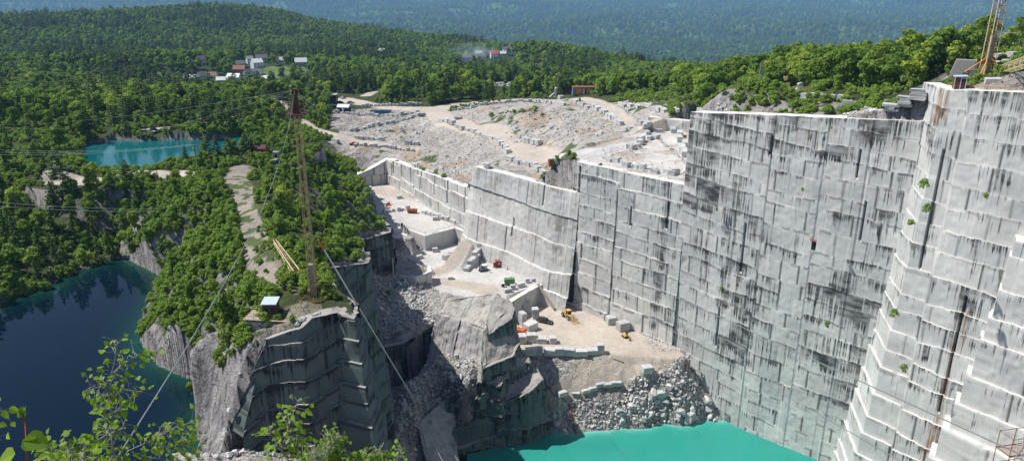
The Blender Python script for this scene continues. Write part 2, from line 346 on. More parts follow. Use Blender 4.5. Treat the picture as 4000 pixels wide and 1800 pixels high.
def make_rbf(pts,c):
    A=np.array(pts); D=np.sqrt((A[:,None,0]-A[None,:,0])**2+(A[:,None,1]-A[None,:,1])**2+c*c)
    n=len(A); K=np.zeros((n+3,n+3)); K[:n,:n]=D+np.eye(n)*(-.4); K[:n,n]=1;K[:n,n+1]=A[:,0]/100;K[:n,n+2]=A[:,1]/100
    K[n:,:n]=K[:n,n:].T; b=np.zeros(n+3); b[:n]=A[:,2]; w_=np.linalg.solve(K,b)
    def f(X,Y):
        X=np.asarray(X,float); Y=np.asarray(Y,float); o=w_[n]+w_[n+1]*X/100+w_[n+2]*Y/100
        for k in range(n): o=o+w_[k]*np.sqrt((X-A[k,0])**2+(Y-A[k,1])**2+c*c)
        return o
    return f
up_near=make_rbf(CT,4.0)
TH=14
FARC=[(0,55,1900),(300,52,1950),(550,40,2050),(750,14,2200),(950,20,2200),(1100,46,2150),(1300,80,2050),(1500,112,1900),(1800,138,1650),(2100,178,1400),(2400,205,1100),(2700,240,800),
 (-400,60,1900),(-900,60,1900),(500,150,1500),(0,180,1400),(-500,200,1300),(1000,140,1600),(1500,190,1300),(1900,215,1050),(400,220,1150),(1100,220,1150),(1800,250,850),(2300,250,800)]
FC=[]
for u,v,r in FARC:
    q=P(u,v,r=r); FC.append((q.x,q.y,q.z-TH))
for u,v,r in [(600,285,860),(750,290,860),(900,292,860),(1050,290,860),(1170,262,1000),(1470,235,1100),(1480,205,1200),(1870,228,1000),(1950,222,1050),(200,330,760),(-200,340,740),(1500,300,800)]:
    q=P(u,v,r=r); FC.append((q.x,q.y,q.z-1))
FC+=[rng_pt(u,r,z) for u,r,z in [(-400,560,-82),(200,560,-82),(700,560,-84),(1200,560,-82),(1700,560,-78),(2200,560,-80),(2600,420,-60),(3000,420,-56),(3500,420,-52),(4200,420,-50),
  (2500,700,-98),(3000,600,-100),(3500,600,-98),(4500,600,-96),(2800,1500,-290),(3500,1500,-310),(4500,1500,-310),(2300,2200,-300),(3300,2600,-420),(-500,3200,-330),(500,3300,-330),(1200,3100,-330),(1900,2800,-370),(2600,3200,-430),(4500,2600,-430)]]
VH=[(785,238,900,6.5),(740,308,850,3.5),(790,300,840,5.5),(832,298,850,4),(936,275,865,5),(940,256,890,6.5),(915,305,840,4),(968,288,855,5.5),(1000,284,862,3.5),(1003,250,880,6),(1022,232,905,5.5),(975,235,910,5),(1085,240,900,5),(1105,238,900,4),(1176,246,900,4.5),(1045,310,850,3),(865,316,835,3.5),(1335,192,1250,4),(1485,205,1180,6),(1472,218,1160,5),(1482,232,1150,4),(1930,215,1020,6),(1868,215,1020,7),(1820,228,1010,4),(1885,222,1015,4),(1982,198,1050,5),(1965,212,1040,3)]
for u,v,r,h_ in VH:
    q=P(u,v,r=r); FC.append((q.x,q.y,q.z-h_*.7)); k_=(r-45)/r; FC.append((q.x*k_,q.y*k_,q.z-h_*.7-5))
up_far=make_rbf(FC,35)
def far_tab(r,a):
    t=np.interp(r,[2500,3600,4500,6000,7500,9000,11000,13000,16000],[-360,-430,-425,-410,-385,-345,-300,-230,-110])
    return t+ (fbm(a*9,r/900,31,4)-.5)*np.interp(r,[3000,5000,9000,14000],[40,120,190,200])
PITW=[(-76,330),(-57.7,338.5),(-27,288.5),(-12,263),(0.5,250),(14.5,235.5),(21.9,230),(50.5,202),(68.2,181),(93,158),(88.7,151.5),(97,141.4),(112,122),(128,104)]
ISL=[P(1043,1314,-55),P(1166,1275,-53),P(1209,1238,-52),P(1321,1213,-52),P(1375,1234,-52),P(1382,1195,-52.5),P(1300,1140,-53.5),P(1252,1047,-55.5),P(1416,1023,-60),P(1410,985,-66),P(1383,936,-79.3),P(1502,903,-79),P(1500,885,-79.5),P(1460,860,-79),P(1445,830,-78),P(1436,771,-73.5),P(1406,709,-72),P(1385,688,-86)]
PIT=PITW+[(100,70),(60,62),(30,78),(0,84),(-20,83),(-38,84),(-50,92),tuple(P(905,1690,-70))[:2]]+[tuple(q)[:2] for q in ISL]
LK=[tuple(P(u,v,-75))[:2] for u,v in [(545,1330),(620,1425),(720,1470),(830,1500),(815,1560),(780,1640),(770,1720),(740,1800)]]+[(-52,88),(-75,80),(-110,80),(-170,110),(-175,150)]+[tuple(P(u,v,-75))[:2] for u,v in [(-300,1240),(0,1185),(100,1150),(200,1130),(230,1090),(330,1055),(420,1020),(490,1008),(560,1040),(650,1090),(600,1200),(560,1260)]]
PD=[tuple(P(u,v,-62))[:2] for u,v in [(325,575),(345,560),(450,545),(560,552),(640,548),(720,545),(800,548),(880,540),(955,527),(985,550),(1000,590),(900,640),(800,660),(600,668),(420,672),(345,662),(318,620)]]
F1=[P(u,v,-105) for u,v in [(1985,1225),(2165,1160),(2250,1182),(2620,1332),(2700,1405),(2560,1400),(2450,1392),(2350,1383),(2200,1385),(2020,1388),(1985,1300)]]
F3=[P(u,v,-92.5) for u,v in [(1383,722),(1520,708),(1740,835),(1880,905),(1920,905),(1888,931),(1855,926),(1826,907),(1777,889),(1661,919),(1572,887),(1535,895),(1490,890),(1440,830),(1410,760)]]
F3b=[P(u,v,-94.3) for u,v in [(1490,897),(1535,897),(1577,910),(1623,934),(1541,956),(1500,940),(1470,930)]]
F2=[P(u,v,-98.5) for u,v in [(1500,1000),(1560,1000),(1602,997),(1626,990),(1580,940),(1665,969),(1780,945),(1810,970),(1900,975),(2000,990),(2130,1058),(2175,1085),(2140,1093),(1965,1190),(1900,1170),(1750,1150),(1640,1100),(1570,1100),(1690,1080),(1690,1065),(1600,1050),(1530,1030)]]
SPB=[P(u,v,-94) for u,v in [(1560,1078),(1623,1082),(1683,1058),(1675,1040),(1560,1010),(1480,1000),(1440,1000),(1450,1060)]]
RAMP=[P(1826,907,-92.5),P(1862,925,-92.5),P(1800,1060,-98.5),P(1708,1060,-98.5)]
CHASM=[tuple(P(*q))[:2] for q in [(1470,1400,-102),(1570,1344,-101.5),(1703,1268,-101),(1655,1400,-103),(1615,1470,-104.5),(1560,1520,-106),(1500,1560,-108),(1440,1560,-108)]]
PC=[(1440,970,-84),(1440,1010,-87),(1480,985,-90),(1560,1010,-93.5),(1450,1060,-91),(1520,1085,-94),(1600,1110,-96),(1680,1110,-98.2),(1500,1180,-97),(1600,1180,-98),(1690,1220,-99.5),(1500,1290,-101),(1570,1335,-101.5),(1700,1262,-101),(1650,1230,-99.5),(1750,1150,-98.4),
 (1500,1560,-113),(1600,1500,-113.5),(1480,1700,-113),(1500,1640,-113),(1480,1780,-113),(1715,1330,-101.5),(1680,1400,-103),
 (1560,1540,-107),(1650,1500,-104.5),(1700,1400,-101.5),(1800,1420,-101.5),(1620,1580,-108),(1820,1500,-103),(1880,1520,-106),(1930,1480,-106),
 (1700,1650,-110.5),(1640,1750,-113),(1750,1790,-117),(2000,1400,-106),(2050,1480,-108),
 (2040,1600,-118),(2000,1700,-122.5),(2100,1680,-122.5),(2200,1712,-122.5),(2400,1692,-122.5),(2600,1665,-122.5),(2750,1652,-122.5),(2780,1600,-119),
 (2200,1392,-105.3),(2060,1400,-106),(2100,1480,-110),(2150,1560,-114),(2080,1560,-114.5),(2200,1520,-111.5),(2280,1470,-109),(2250,1600,-117),(2350,1412,-106.3),(2600,1400,-105.3),(2650,1500,-110.5),(2560,1480,-110),(2400,1500,-111),(2400,1560,-114.5),(2500,1560,-114.5),(2700,1560,-115.5),(2600,1600,-118),(2150,1640,-119.5),(2450,1620,-118.5)]
PT=[tuple(P(a,b,z=c)) for a,b,c in PC if (a,b) not in ((1700,1650),(1640,1750),(1750,1790))]+[tuple(P(a,b,z=c))[:2]+(d,) for a,b,c,d in [(1700,1650,-111,-118),(1640,1750,-114,-119),(1750,1790,-117,-124),(1800,1650,-113,-121),(1760,1580,-110,-117),(1690,1600,-110,-116),(1850,1620,-112,-121)]]+[(20,160,-132),(50,158,-132),(75,158,-132),(20,130,-134),(60,130,-134),(95,120,-128),(-10,148,-128),(-20,130,-118),(10,105,-105),(-40,98,-70.5),(-46,97,-70),(-12,100,-92),(40,90,-98),(70,95,-100),(-32,98,-71),(-24,98,-72),(-20,96,-75),(-60,300,-92.5),(-30,280,-92.5),(15,232,-105),(40,205,-105)]
pit_h=make_rbf(PT,2.0)
def height(X,Y):
    X=np.asarray(X,float); Y=np.asarray(Y,float); sh=X.shape; X=X.ravel(); Y=Y.ravel()
    r=np.hypot(X,Y); a=np.arctan2(X,Y); h=np.zeros(X.shape)
    m=r<620; h[m]=up_near(X[m],Y[m])
    m2=(r>=440)&(r<4400); hf=np.zeros(X.shape); hf[m2]=up_far(X[m2],Y[m2])+(fbm(X[m2]/160,Y[m2]/160,5,3)-.5)*np.interp(r[m2],[500,950,1300,2000],[0,2,8,20])
    w_=sstep(450,610,r); h=np.where(m,h,0)*(1-w_)+hf*w_
    ft=far_tab(r,a); w3=sstep(3000,4200,r); h=h*(1-w3)+ft*w3
    nr=r<640
    rough=np.zeros(X.shape)
    rock=fbm(X/6,Y/6,3,5)-.5
    # roads are smooth
    dr=np.full(X.shape,99.)
    idx=np.where(nr)[0]
    for R in ROADS[:-1]:
        pts=[tuple(P(a_,b_,c_)) for a_,b_,c_,_ in R]; dr[idx]=np.minimum(dr[idx],seg_dist(X[idx],Y[idx],pts,w=[q[3] for q in R]))
    yard=in_poly(X,Y,YARD)
    h=np.where(yard,-56.0,h)
    h=h+np.where(yard,.25,np.where(in_poly(X,Y,QUARRY),.55,1.0))*sstep(0,5,dr)*rock*np.interp(r,[60,200,500,900],[2.0,3.2,3.5,4])
    near_q=in_poly(X,Y,QUARRY)&~yard&(dr>1.5)&((X<50)|(r>290))
    st=fbm(X/9,Y/9,14,4)*7; h=h+np.where(near_q,(np.floor(st)+sstep(.55,.95,st%1)-st)*.8*sstep(1.5,6,dr),0)
    inl=in_poly(X,Y,LK); dl=seg_dist(X[nr],Y[nr],LK,True); q=np.full(X.shape,99.); q[nr]=dl
    h=np.where(inl,-75.6-np.minimum(q*.7,9),np.where(q<2.0,np.maximum(h,-75.4+q*.8),h))
    inp=in_poly(X,Y,PD); dp=seg_dist(X[nr],Y[nr],PD,True); q2=np.full(X.shape,99.); q2[nr]=dp
    h=np.where(inp,-62.6-np.minimum(q2,6),np.where(q2<3,np.maximum(h,-61.9+q2*.3),h))
    h=np.where((~inp)&(q2>=3)&(q2<25)&(h<-61.6),-61.4,h)
    ip=in_poly(X,Y,PIT)&(r<420)
    i=np.where(ip)[0]; x=X[i]; y=Y[i]; g=pit_h(x,y)
    dF=99
    lvl=np.full(x.shape,np.nan)
    for poly,z in ((SPB,-94.0),(F2,-98.5),(F1,-105.0),(F3b,-98.5),(F3,-92.5)):
        k=in_poly(x,y,[tuple(t)[:2] for t in poly]); lvl[k]=z
    k=in_poly(x,y,[tuple(t)[:2] for t in RAMP]); 
    A0=(RAMP[0]+RAMP[1])/2; A1=(RAMP[2]+RAMP[3])/2; d=(A1-A0); t=((x-A0.x)*d.x+(y-A0.y)*d.y)/(d.x**2+d.y**2)
    lvl[k]=(-92.5-6*np.clip(t,0,1))[k]
    fl=~np.isnan(lvl)
    g=np.where(in_poly(x,y,CHASM)&~fl,np.minimum(g,-113.5),g)
    g=g+(fbm(x/3,y/3,9,5)-.5)*2.6*np.where(fl,0,1)
    g=np.where(fl,np.nan_to_num(lvl)+(fbm(x/5,y/5,12,3)-.5)*.25,g)
    h[i]=g
    w_=sstep(84,97,r)*1.0; hn=-0.86*np.maximum(r-1.2,0)-1.7+(fbm(X/4,Y/4,22,4)-.5)*1.5*np.minimum(1,r/10)
    h=hn*(1-w_)+h*w_
    right=(X>60)&(r<150)&(~ip); h=np.where(right&(r<97),hn*(1-w_)+np.minimum(h,-20)*w_,h)
    return h.reshape(sh)
YARD=[(21.5,230.5),(50.5,202.5)]+[tuple(P(u,v,-56))[:2] for u,v in [(2745,540),(2745,500),(2650,505),(2500,520),(2350,560),(2215,598)]]
QUARRY=[tuple(P(u,v,z))[:2] for u,v,z in [(1290,560,-77),(1400,700,-90),(1520,620,-81),(1740,690,-77),(1880,700,-68),(2190,720,-66),(2700,700,-56),(2760,440,-36),(3600,440,-30),(3600,405,-30),(3100,412,-33),(2900,425,-38),(2750,420,-44),(2600,405,-50),(2450,395,-57),(2300,400,-61),(2000,400,-67),(1850,415,-70),(1690,450,-71),(1500,470,-75),(1330,520,-77)]]
def hz(x,y): return float(height(np.array([x]),np.array([y]))[0])
# colour regions
CLEAR=[(1955,318,-74,20),(2175,312,-74,18),(2640,320,-51,6),(2250,275,-80,14)]
def colours(X,Y,H):
    r=np.hypot(X,Y); n=X.size
    C=np.zeros((n,3)); rk=np.ones(n); gr=np.zeros(n)
    forest=np.array([.035,.062,.018]); grass=np.array([.11,.15,.045]); dust=np.array([.56,.495,.42]); grav=np.array([.43,.405,.37]); white=np.array([.66,.64,.61]); dirt=np.array([.30,.25,.19])
    C[:]=forest*.9; jit=(fbm(X/7,Y/7,41,4)-.5)*6
    g=fbm(X/300,Y/300,44,4); far=r>2600
    a=np.arctan2(X,Y); fn=fbm(a*60,np.log(np.maximum(r,1))*22,51,5); fc=fbm(a*9,np.log(np.maximum(r,1))*9,57,4)
    lr=np.log(np.maximum(r,1)); f3=fbm(a*34,lr*8,83,4); gr_=vnoise(a*330,lr*260,7)*.6+vnoise(a*700,lr*500,8)*.4
    fcol=forest*1.25*((.35+1.3*sstep(.32,.66,f3))*(.45+1.1*gr_)*(.7+.6*fn))[:,None]; fcol[:,2]*=1.1
    C=np.where(far[:,None],fcol,C)
    fld=(far&(r>6500)&(fbm(a*22,np.log(np.maximum(r,1))*26,61,2)+.12*(vnoise(a*160,np.log(np.maximum(r,1))*120,3)-.5)>.84)); C[fld]=(.13,.18,.06)
    vill=np.array([P(u_,v_,r=r_)[:2] for u_,v_,r_ in [(620,290,845),(700,290,845),(790,300,830),(870,300,830),(940,285,850),(1000,270,860),(1060,270,860),(1150,255,870)]])
    dv=np.min(np.hypot(X[:,None]-vill[None,:,0],(Y[:,None]-vill[None,:,1])*.6),axis=1) if n<4e6 else r; C[(dv<13)]=(.14,.20,.06)
    near=r<640; x=X[near]; y=Y[near]; j=jit[near]; c=C[near]; rk_=rk[near]; g_=gr[near]; hh=H[near]
    def put(mask,colr,rock=None,grv=None):
        c[mask]=colr
        if rock is not None: rk_[mask]=rock
        if grv is not None: g_[mask]=grv
    rr=r[near]
    put(np.ones(x.shape,bool),grass*.55,1,0)
    put((rr<98),dirt*.7,1,.3)
    Qd=seg_dist(x,y,QUARRY,True); inq=in_poly(x,y,QUARRY)|(Qd+j*.6<1.0)
    put(inq,grav*1.12,.8,.22)
    gb=fbm(x/10,y/10,71,3); put(inq&(gb>.60),np.array([.46,.38,.29]),1,.4)
    put(inq&(fbm(x/7,y/7,75,3)>.70),grass*.8,.6,.1)
    gravf=[tuple(P(u,v,z))[:2] for u,v,z in [(1300,430,-74),(1620,425,-72),(1670,445,-72),(1560,475,-74),(1370,515,-76),(1290,510,-76),(1300,470,-75)]]
    put(in_poly(x,y,gravf),grav*.95,.5,1)
    put(inq&(x>60),grass*.75,.7,.1); put(inq&(x>60)&(gb>.55),np.array([.33,.31,.28]),1,.2)
    for u_,v_,z_,R_ in CLEAR: 
        q_=P(u_,v_,z_); put(np.hypot(x-q_.x,y-q_.y)+j<R_,dust*.9,.3,.5)
    sl=[tuple(P(u,v,z))[:2] for u,v,z in [(1690,470,-73),(1850,510,-71),(1960,540,-71),(1970,600,-69),(1900,640,-72),(1750,610,-77),(1640,590,-79),(1640,520,-76)]]
    put(in_poly(x,y,sl),np.array([.47,.44,.40]),.5,.8)
    islp=[tuple(P(u,v,z))[:2] for u,v,z in [(1000,640,-58),(1050,1300,-54),(1380,1240,-52),(1380,1150,-53),(1250,1040,-55),(1050,1000,-54),(1000,750,-56)]]
    put(in_poly(x,y,islp)&(fbm(x/3,y/3,73,3)>.45),np.array([.30,.27,.20]),.8,.3)
    rockf=[tuple(P(u,v,z))[:2] for u,v,z in [(540,1340,-75),(590,1220,-63),(680,1240,-57.5),(850,1340,-58),(1040,1310,-55),(1060,1400,-62),(900,1700,-82),(740,1800,-75),(830,1500,-75)]]
    put(in_poly(x,y,rockf),np.array([.36,.34,.335]),1,0)
    # bare shelves of rock along the top of the right wall
    shelf=seg_dist(x,y,[(52,201),(68,182),(92,161)])+j; put((shelf<16)&(x>45)&(rr<290),np.array([.33,.31,.28]),1,.2); put((shelf<5)&(x>45),np.array([.47,.44,.41]),1,.2)
    shelf2=seg_dist(x,y,[(89,154),(97,144),(112,125)])+j; put(shelf2<3,np.array([.42,.36,.28]),1,.3)
    for R in ROADS[:-1]:
        pts=[tuple(P(a_,b_,c_)) for a_,b_,c_,_ in R]; d=seg_dist(x,y,pts,w=[q[3] for q in R])+j*.35
        put(d<0,dust*(1.0 if R is not ROADS[8] else .66),.0,.05)
    put(in_poly(x,y,YARD),white,0,.05); put(in_poly(x,y,YARD)&(fbm(x/9,y/9,88,4)>.60),dust*.95,0,.1)
    pth=[tuple(P(a_,b_,c_)) for a_,b_,c_,_ in ROADS[8]]; put((seg_dist(x,y,pth)<3.5)&(fbm(x/2.2,y/2.2,89,3)>.56),grass*.9,0,.2)
    ip=in_poly(x,y,PIT)&(rr<420)
    pdd=seg_dist(x,y,PD,True); put((pdd<7)&~in_poly(x,y,PD),grass*.5,.15,0)
    put(ip,grav*1.2,1,.8)
    put(ip&(gb>.58)&(hh<-104),np.array([.48,.42,.34]),1,.6)
    for poly,cc in ((SPB,grav),(F2,white*.98),(F3b,white*.95),(F3,white*.97),(F1,dust*1.08)):
        put(ip&in_poly(x,y,[tuple(t)[:2] for t in poly]),cc,0,.05)
    for R,cc in (([(1700,1066,-98.5,3),(1760,1040,-98,3.2),(1850,915,-92.6,2.5)],dust*.9),([(1850,890,-92.5,2.5),(1800,850,-92.5,2.5),(1700,790,-92.5,3),(1600,770,-92.5,4),(1480,740,-92.5,6)],dust),
                 ([(2620,1385,-105,4),(2540,1400,-105.5,4),(2350,1440,-108,3.5),(2230,1510,-111,2.5),(2130,1580,-115,2)],dust*.98),([(1650,1090,-98.5,2),(1750,1100,-98.5,3),(1900,1130,-98.5,4)],dust*1.05)):
        pts=[tuple(P(a_,b_,c_)) for a_,b_,c_,_ in R]; put(ip&(seg_dist(x,y,pts,w=[q[3] for q in R])+j*.3<0),cc,0,.1)
    gf=[tuple(P(u,v,z))[:2] for u,v,z in [(2480,365,-56),(2700,350,-50),(2900,385,-40),(2900,415,-40),(2700,405,-46),(2520,395,-54)]]
    put(in_poly(x,y,gf),grass*1.0,.2,0)
    for k_,(hu,hv,hr) in enumerate([(640,285,860),(750,290,860),(850,300,860),(950,290,860),(1050,265,870)]):
        pass
    gs=[tuple(P(u,v,z))[:2] for u,v,z in [(3000,320,-36),(3000,290,-36),(3120,285,-35),(3250,370,-33),(3150,410,-33),(2900,400,-38)]]
    put(in_poly(x,y,gs)&(seg_dist(x,y,[tuple(P(a_,b_,c_)) for a_,b_,c_,_ in ROADS[9]],w=[q[3] for q in ROADS[9]])>0),np.array([.15,.16,.06]),.4,.1)
    C[near]=c; rk[near]=rk_; gr[near]=g_
    rk[r>=640]=0
    return C,rk,gr
def build_terrain():
    th=np.radians(np.concatenate([[-80,-70,-62,-55,-50,-46,-43],np.arange(-41,41.01,.145),[43,46,50,55,62,70,80]]))
    rr=[1.2]
    while rr[-1]<16000:
        r=rr[-1]
        d=.5 if 95<r<440 else (.35+r*.012 if r<=95 else (.6+ (r-440)*.006))
        if r>1000: d=max(4,r*.0045)
        rr.append(r+d)
    rr=np.array(rr); T,R=np.meshgrid(th,rr); X=(R*np.sin(T)); Y=(R*np.cos(T)); H=height(X,Y)
    n,m=X.shape; C,rk,gr=colours(X.ravel(),Y.ravel(),H.ravel())
    i=np.arange(n*m).reshape(n,m); F=np.stack([i[:-1,:-1],i[:-1,1:],i[1:,1:],i[1:,:-1]],-1).reshape(-1,4)
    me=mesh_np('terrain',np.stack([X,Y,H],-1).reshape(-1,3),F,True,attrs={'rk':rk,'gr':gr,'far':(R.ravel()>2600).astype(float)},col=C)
    o=link('terrain',me,M['terrain']); tag(o,kind='structure'); return o
build_terrain()
def water(name,poly,z,mat,grow=0,shore=None):
    pts=[Vector(p[:2]) for p in poly]; xs=[p.x for p in pts]; ys=[p.y for p in pts]
    gx=np.arange(min(xs)-3,max(xs)+3,1.5); gy=np.arange(min(ys)-3,max(ys)+3,1.5); X,Y=np.meshgrid(gx,gy); n,m=X.shape
    d=seg_dist(X,Y,[tuple(p) for p in pts],True); ins=in_poly(X,Y,[tuple(p) for p in pts])|(d<grow)
    i=np.arange(n*m).reshape(n,m); F=np.stack([i[:-1,:-1],i[:-1,1:],i[1:,1:],i[1:,:-1]],-1).reshape(-1,4)
    keep=ins.ravel()[F].any(1); F=F[keep]; H=height(X,Y); sh=np.exp(-np.maximum(z-H,0)/(shore or 2.5))
    u=np.unique(F); mp=np.zeros(n*m,int); mp[u]=np.arange(len(u))
    V=np.stack([X,Y,np.full(X.shape,z)],-1).reshape(-1,3)[u]
    o=link(name,mesh_np(name,V,mp[F],True,attrs={'shore':sh.ravel()[u]}),mat); tag(o,kind='structure')
water('lake_water',LK,LAKE,M['blue'],2.5,2.0); water('pond_water',PD,POND,M['pond'],2.5)
water('quarry_water',[(-30,100),(-12,150),(-8,172),(8,184),(30,190),(56,196),(96,162),(118,120),(95,70),(60,75),(0,92)],WATER,M['turq'],2,1.2)
# ------------------------------------------------------------ cut rock walls
def stepped(L):
    """list of (s fraction, value) -> callable"""
    xs=[a for a,_ in L]; ys=[b for _,b in L]; return lambda t:np.interp(t,xs,ys)
def cut_wall(name,pts,mat,course=4.5,batter=4.0,fwd=.7,seed=1,st=None,slots=(),ru=None,cap=2.0,ds=.42,dz=.55,ledge=.35,block=7.0,rough=.06,sag=0.0,shift=.55,bpow=1.0,closed=False,joints=None,slope_in=0.0,kind='structure',band=0.0):
    """pts: (x,y,ztop,zbot); outward normal is (dy,-dx). Courses step outwards going down."""
    rs=np.random.default_rng(seed); A=np.array(pts,float)
    if closed: A=np.vstack([A,A[:1]])
    seg=np.hypot(*(A[1:,:2]-A[:-1,:2]).T); S=np.concatenate([[0],np.cumsum(seg)]); L=S[-1]
    s=np.unique(np.concatenate([np.arange(0,L,ds),S])); n=len(s)
    X=np.interp(s,S,A[:,0]); Y=np.interp(s,S,A[:,1]); zt=np.interp(s,S,A[:,2]); zb=np.interp(s,S,A[:,3])
    k=np.clip(np.searchsorted(S,s,side='right')-1,0,len(seg)-1); dx=(A[1:,0]-A[:-1,0])/seg; dy=(A[1:,1]-A[:-1,1])/seg
    nx=dy[k].copy(); ny=-dx[k].copy()
    for q in range(0 if closed else 1,len(seg) if closed else len(seg)):       # mitre at corners
        i=np.argmin(abs(s-S[q])); a=(q-1)%len(seg); mx=dy[a]+dy[q%len(seg)]; my=-dx[a]-dx[q%len(seg)]; l=max(.45,(mx*mx+my*my)/2)
        nx[i]=mx/l; ny[i]=my/l
    if closed: nx[-1]=nx[0]; ny[-1]=ny[0]
    t=s/L; zmax=zt.max(); zmin=zb.min(); zt=zt+(vnoise(s/2.3,s*0,seed+3)-.5)*rough*2.2
    # course levels (descending), wavy along the wall
    zc=[]; z=zmax-course*rs.uniform(.6,1.1)
    while z>zmin+.5: zc.append(z); z-=course*rs.uniform(.72,1.25)
    rowsZ=[zt]; rowsO=[np.zeros(n)]; rowsC=[np.zeros(n)]; rowsK=[np.zeros(n,int)]
    off=np.zeros(n); top=zt.copy(); H=max(1,zmax-zmin)
    def blocks(ci):
        e=[0]; 
        while e[-1]<L: e.append(e[-1]+block*rs.uniform(.5,1.5))
        e=np.array(e); b=np.searchsorted(e,s,side='right'); o=rs.uniform(-.5,.5,len(e)+2)[b]*ledge*.9; tn=rs.uniform(0,1,len(e)+2)[b]
        jn=np.zeros(n); 
        for q in e[1:-1]: jn[np.argmin(abs(s-q))]=rs.choice([0,.45,.9],p=[.22,.35,.43])
        return o,tn,jn
    J=[];B=[]; jn0=np.zeros(n)
    pe=[0]
    while pe[-1]<L: pe.append(pe[-1]+rs.uniform(1.2,3.2)*block)
    pi=np.searchsorted(np.array(pe),s,side='right'); psh=rs.uniform(-.5,.5,len(pe)+2)[pi]*course*shift; pof=rs.uniform(0,1,len(pe)+2)[pi]*ledge*1.6
    ls=list(zc)+[None]
    first=True
    for ci,zcut in enumerate(ls):
        o,tn,jn=blocks(ci)
        if zcut is None: bot=zb.copy()
        else:
            bot=zcut+psh+sag*(t-.5)*L*.1+(vnoise(s/9,s*0+ci*7,seed)-.5)*course*.17+(vnoise(s/1.3,s*0+ci*3,seed+1)-.5)*.28*min(1,course/4)+(vnoise(s/.5,s*0+ci*5,seed+2)-.5)*.14*min(1,course/4)
        bot=np.minimum(bot,top-.02); bot=np.maximum(bot,np.minimum(zb,top-.02))
        base=batter*np.clip((zmax-(top+bot)/2)/H,0,1)**bpow
        oo=base+o+pof+ledge*.3*(vnoise(s/2.5,s*0+ci,seed+5)-.3)
        oo=np.maximum(oo,off+.04) if ci else np.maximum(oo,0)
        nr=max(1,int(np.ceil(((top-bot).max())/dz)))
        for j in range(nr+1):
            f=j/nr; z=top*(1-f)+bot*f
            b_=(np.round((vnoise(s/1.1,z/1.1,seed+9)-.5)*(5 if rough>.14 else 400))/(5 if rough>.14 else 400))*rough*1.7+(vnoise(s/.5,z/3.,seed+19)-.5)*rough*.6
            edge=-.10*rough/.12*(1 if j==0 else 0)+(.03 if j==nr else 0)
            rowsZ.append(z); rowsO.append(oo+b_+edge+slope_in*f*course*(1 if not closed else np.clip(-ny+.1,0,1)**1.5)); rowsC.append(np.full(n,f)); J.append(jn); B.append(tn)
        top=bot; off=oo
    J=[J[0]*0]+J; B=[B[0]]+B
    Z=np.array(rowsZ); O=np.array(rowsO); Cv=np.array(rowsC); J=np.array(J); B=np.array(B)
    J=J*(Cv>.02)
    if band: J=np.maximum(J,band*(Cv<.16)*(Cv>.001)*(vnoise(np.broadcast_to(s/1.7,Cv.shape),Z/3.1,seed+77)>(.25 if band>.7 else .5)))
    for sp,wd,dep,z0,z1 in slots:                                                   # open dark vertical cuts
        m=(abs(s-sp)<wd/2)[None,:]&(Z<z0)&(Z>z1); O=np.where(m,O-dep,O); J=np.where(m,.9,J)
    O=O-J*.10*(J<1)
    O=O+fwd; O[0]-=.0
    # cap: ledge running back from the top edge
    if cap: 
        Z=np.vstack([Z[0]-1.2,Z[0]+.03,Z]); O=np.vstack([O[1]*0-cap,O[1]*0-cap+.5,O]); Cv=np.vstack([Cv[:1],Cv[:1],Cv]); J=np.vstack([J[:1]*0,J[:1]*0,J]); B=np.vstack([B[:1],B[:1],B])
        O[2]=O[3]-.03
    R=Z.shape[0]
    PX=X[None]+nx[None]*O; PY=Y[None]+ny[None]*O
    V=np.stack([PX,PY,Z],-1).reshape(-1,3); i=np.arange(R*n).reshape(R,n)
    F=np.stack([i[:-1,:-1],i[1:,:-1],i[1:,1:],i[:-1,1:]],-1).reshape(-1,4)
    T=np.broadcast_to(t,Z.shape); stv=(st(T,Z) if st else np.full(Z.shape,.25)); ruv=(ru(T,Z) if ru else np.zeros(Z.shape))
    uv=np.stack([np.broadcast_to(s,Z.shape).ravel()+seed*37,Z.ravel()],-1)
    me=mesh_np(name,V,F,False,uv=uv,attrs={'cv':Cv.ravel(),'jt':J.ravel(),'st':np.asarray(stv,float).ravel(),'ru':np.asarray(ruv,float).ravel(),'bk':B.ravel()})
    o=link(name,me,mat)
    if kind: tag(o,kind=kind)
    return o
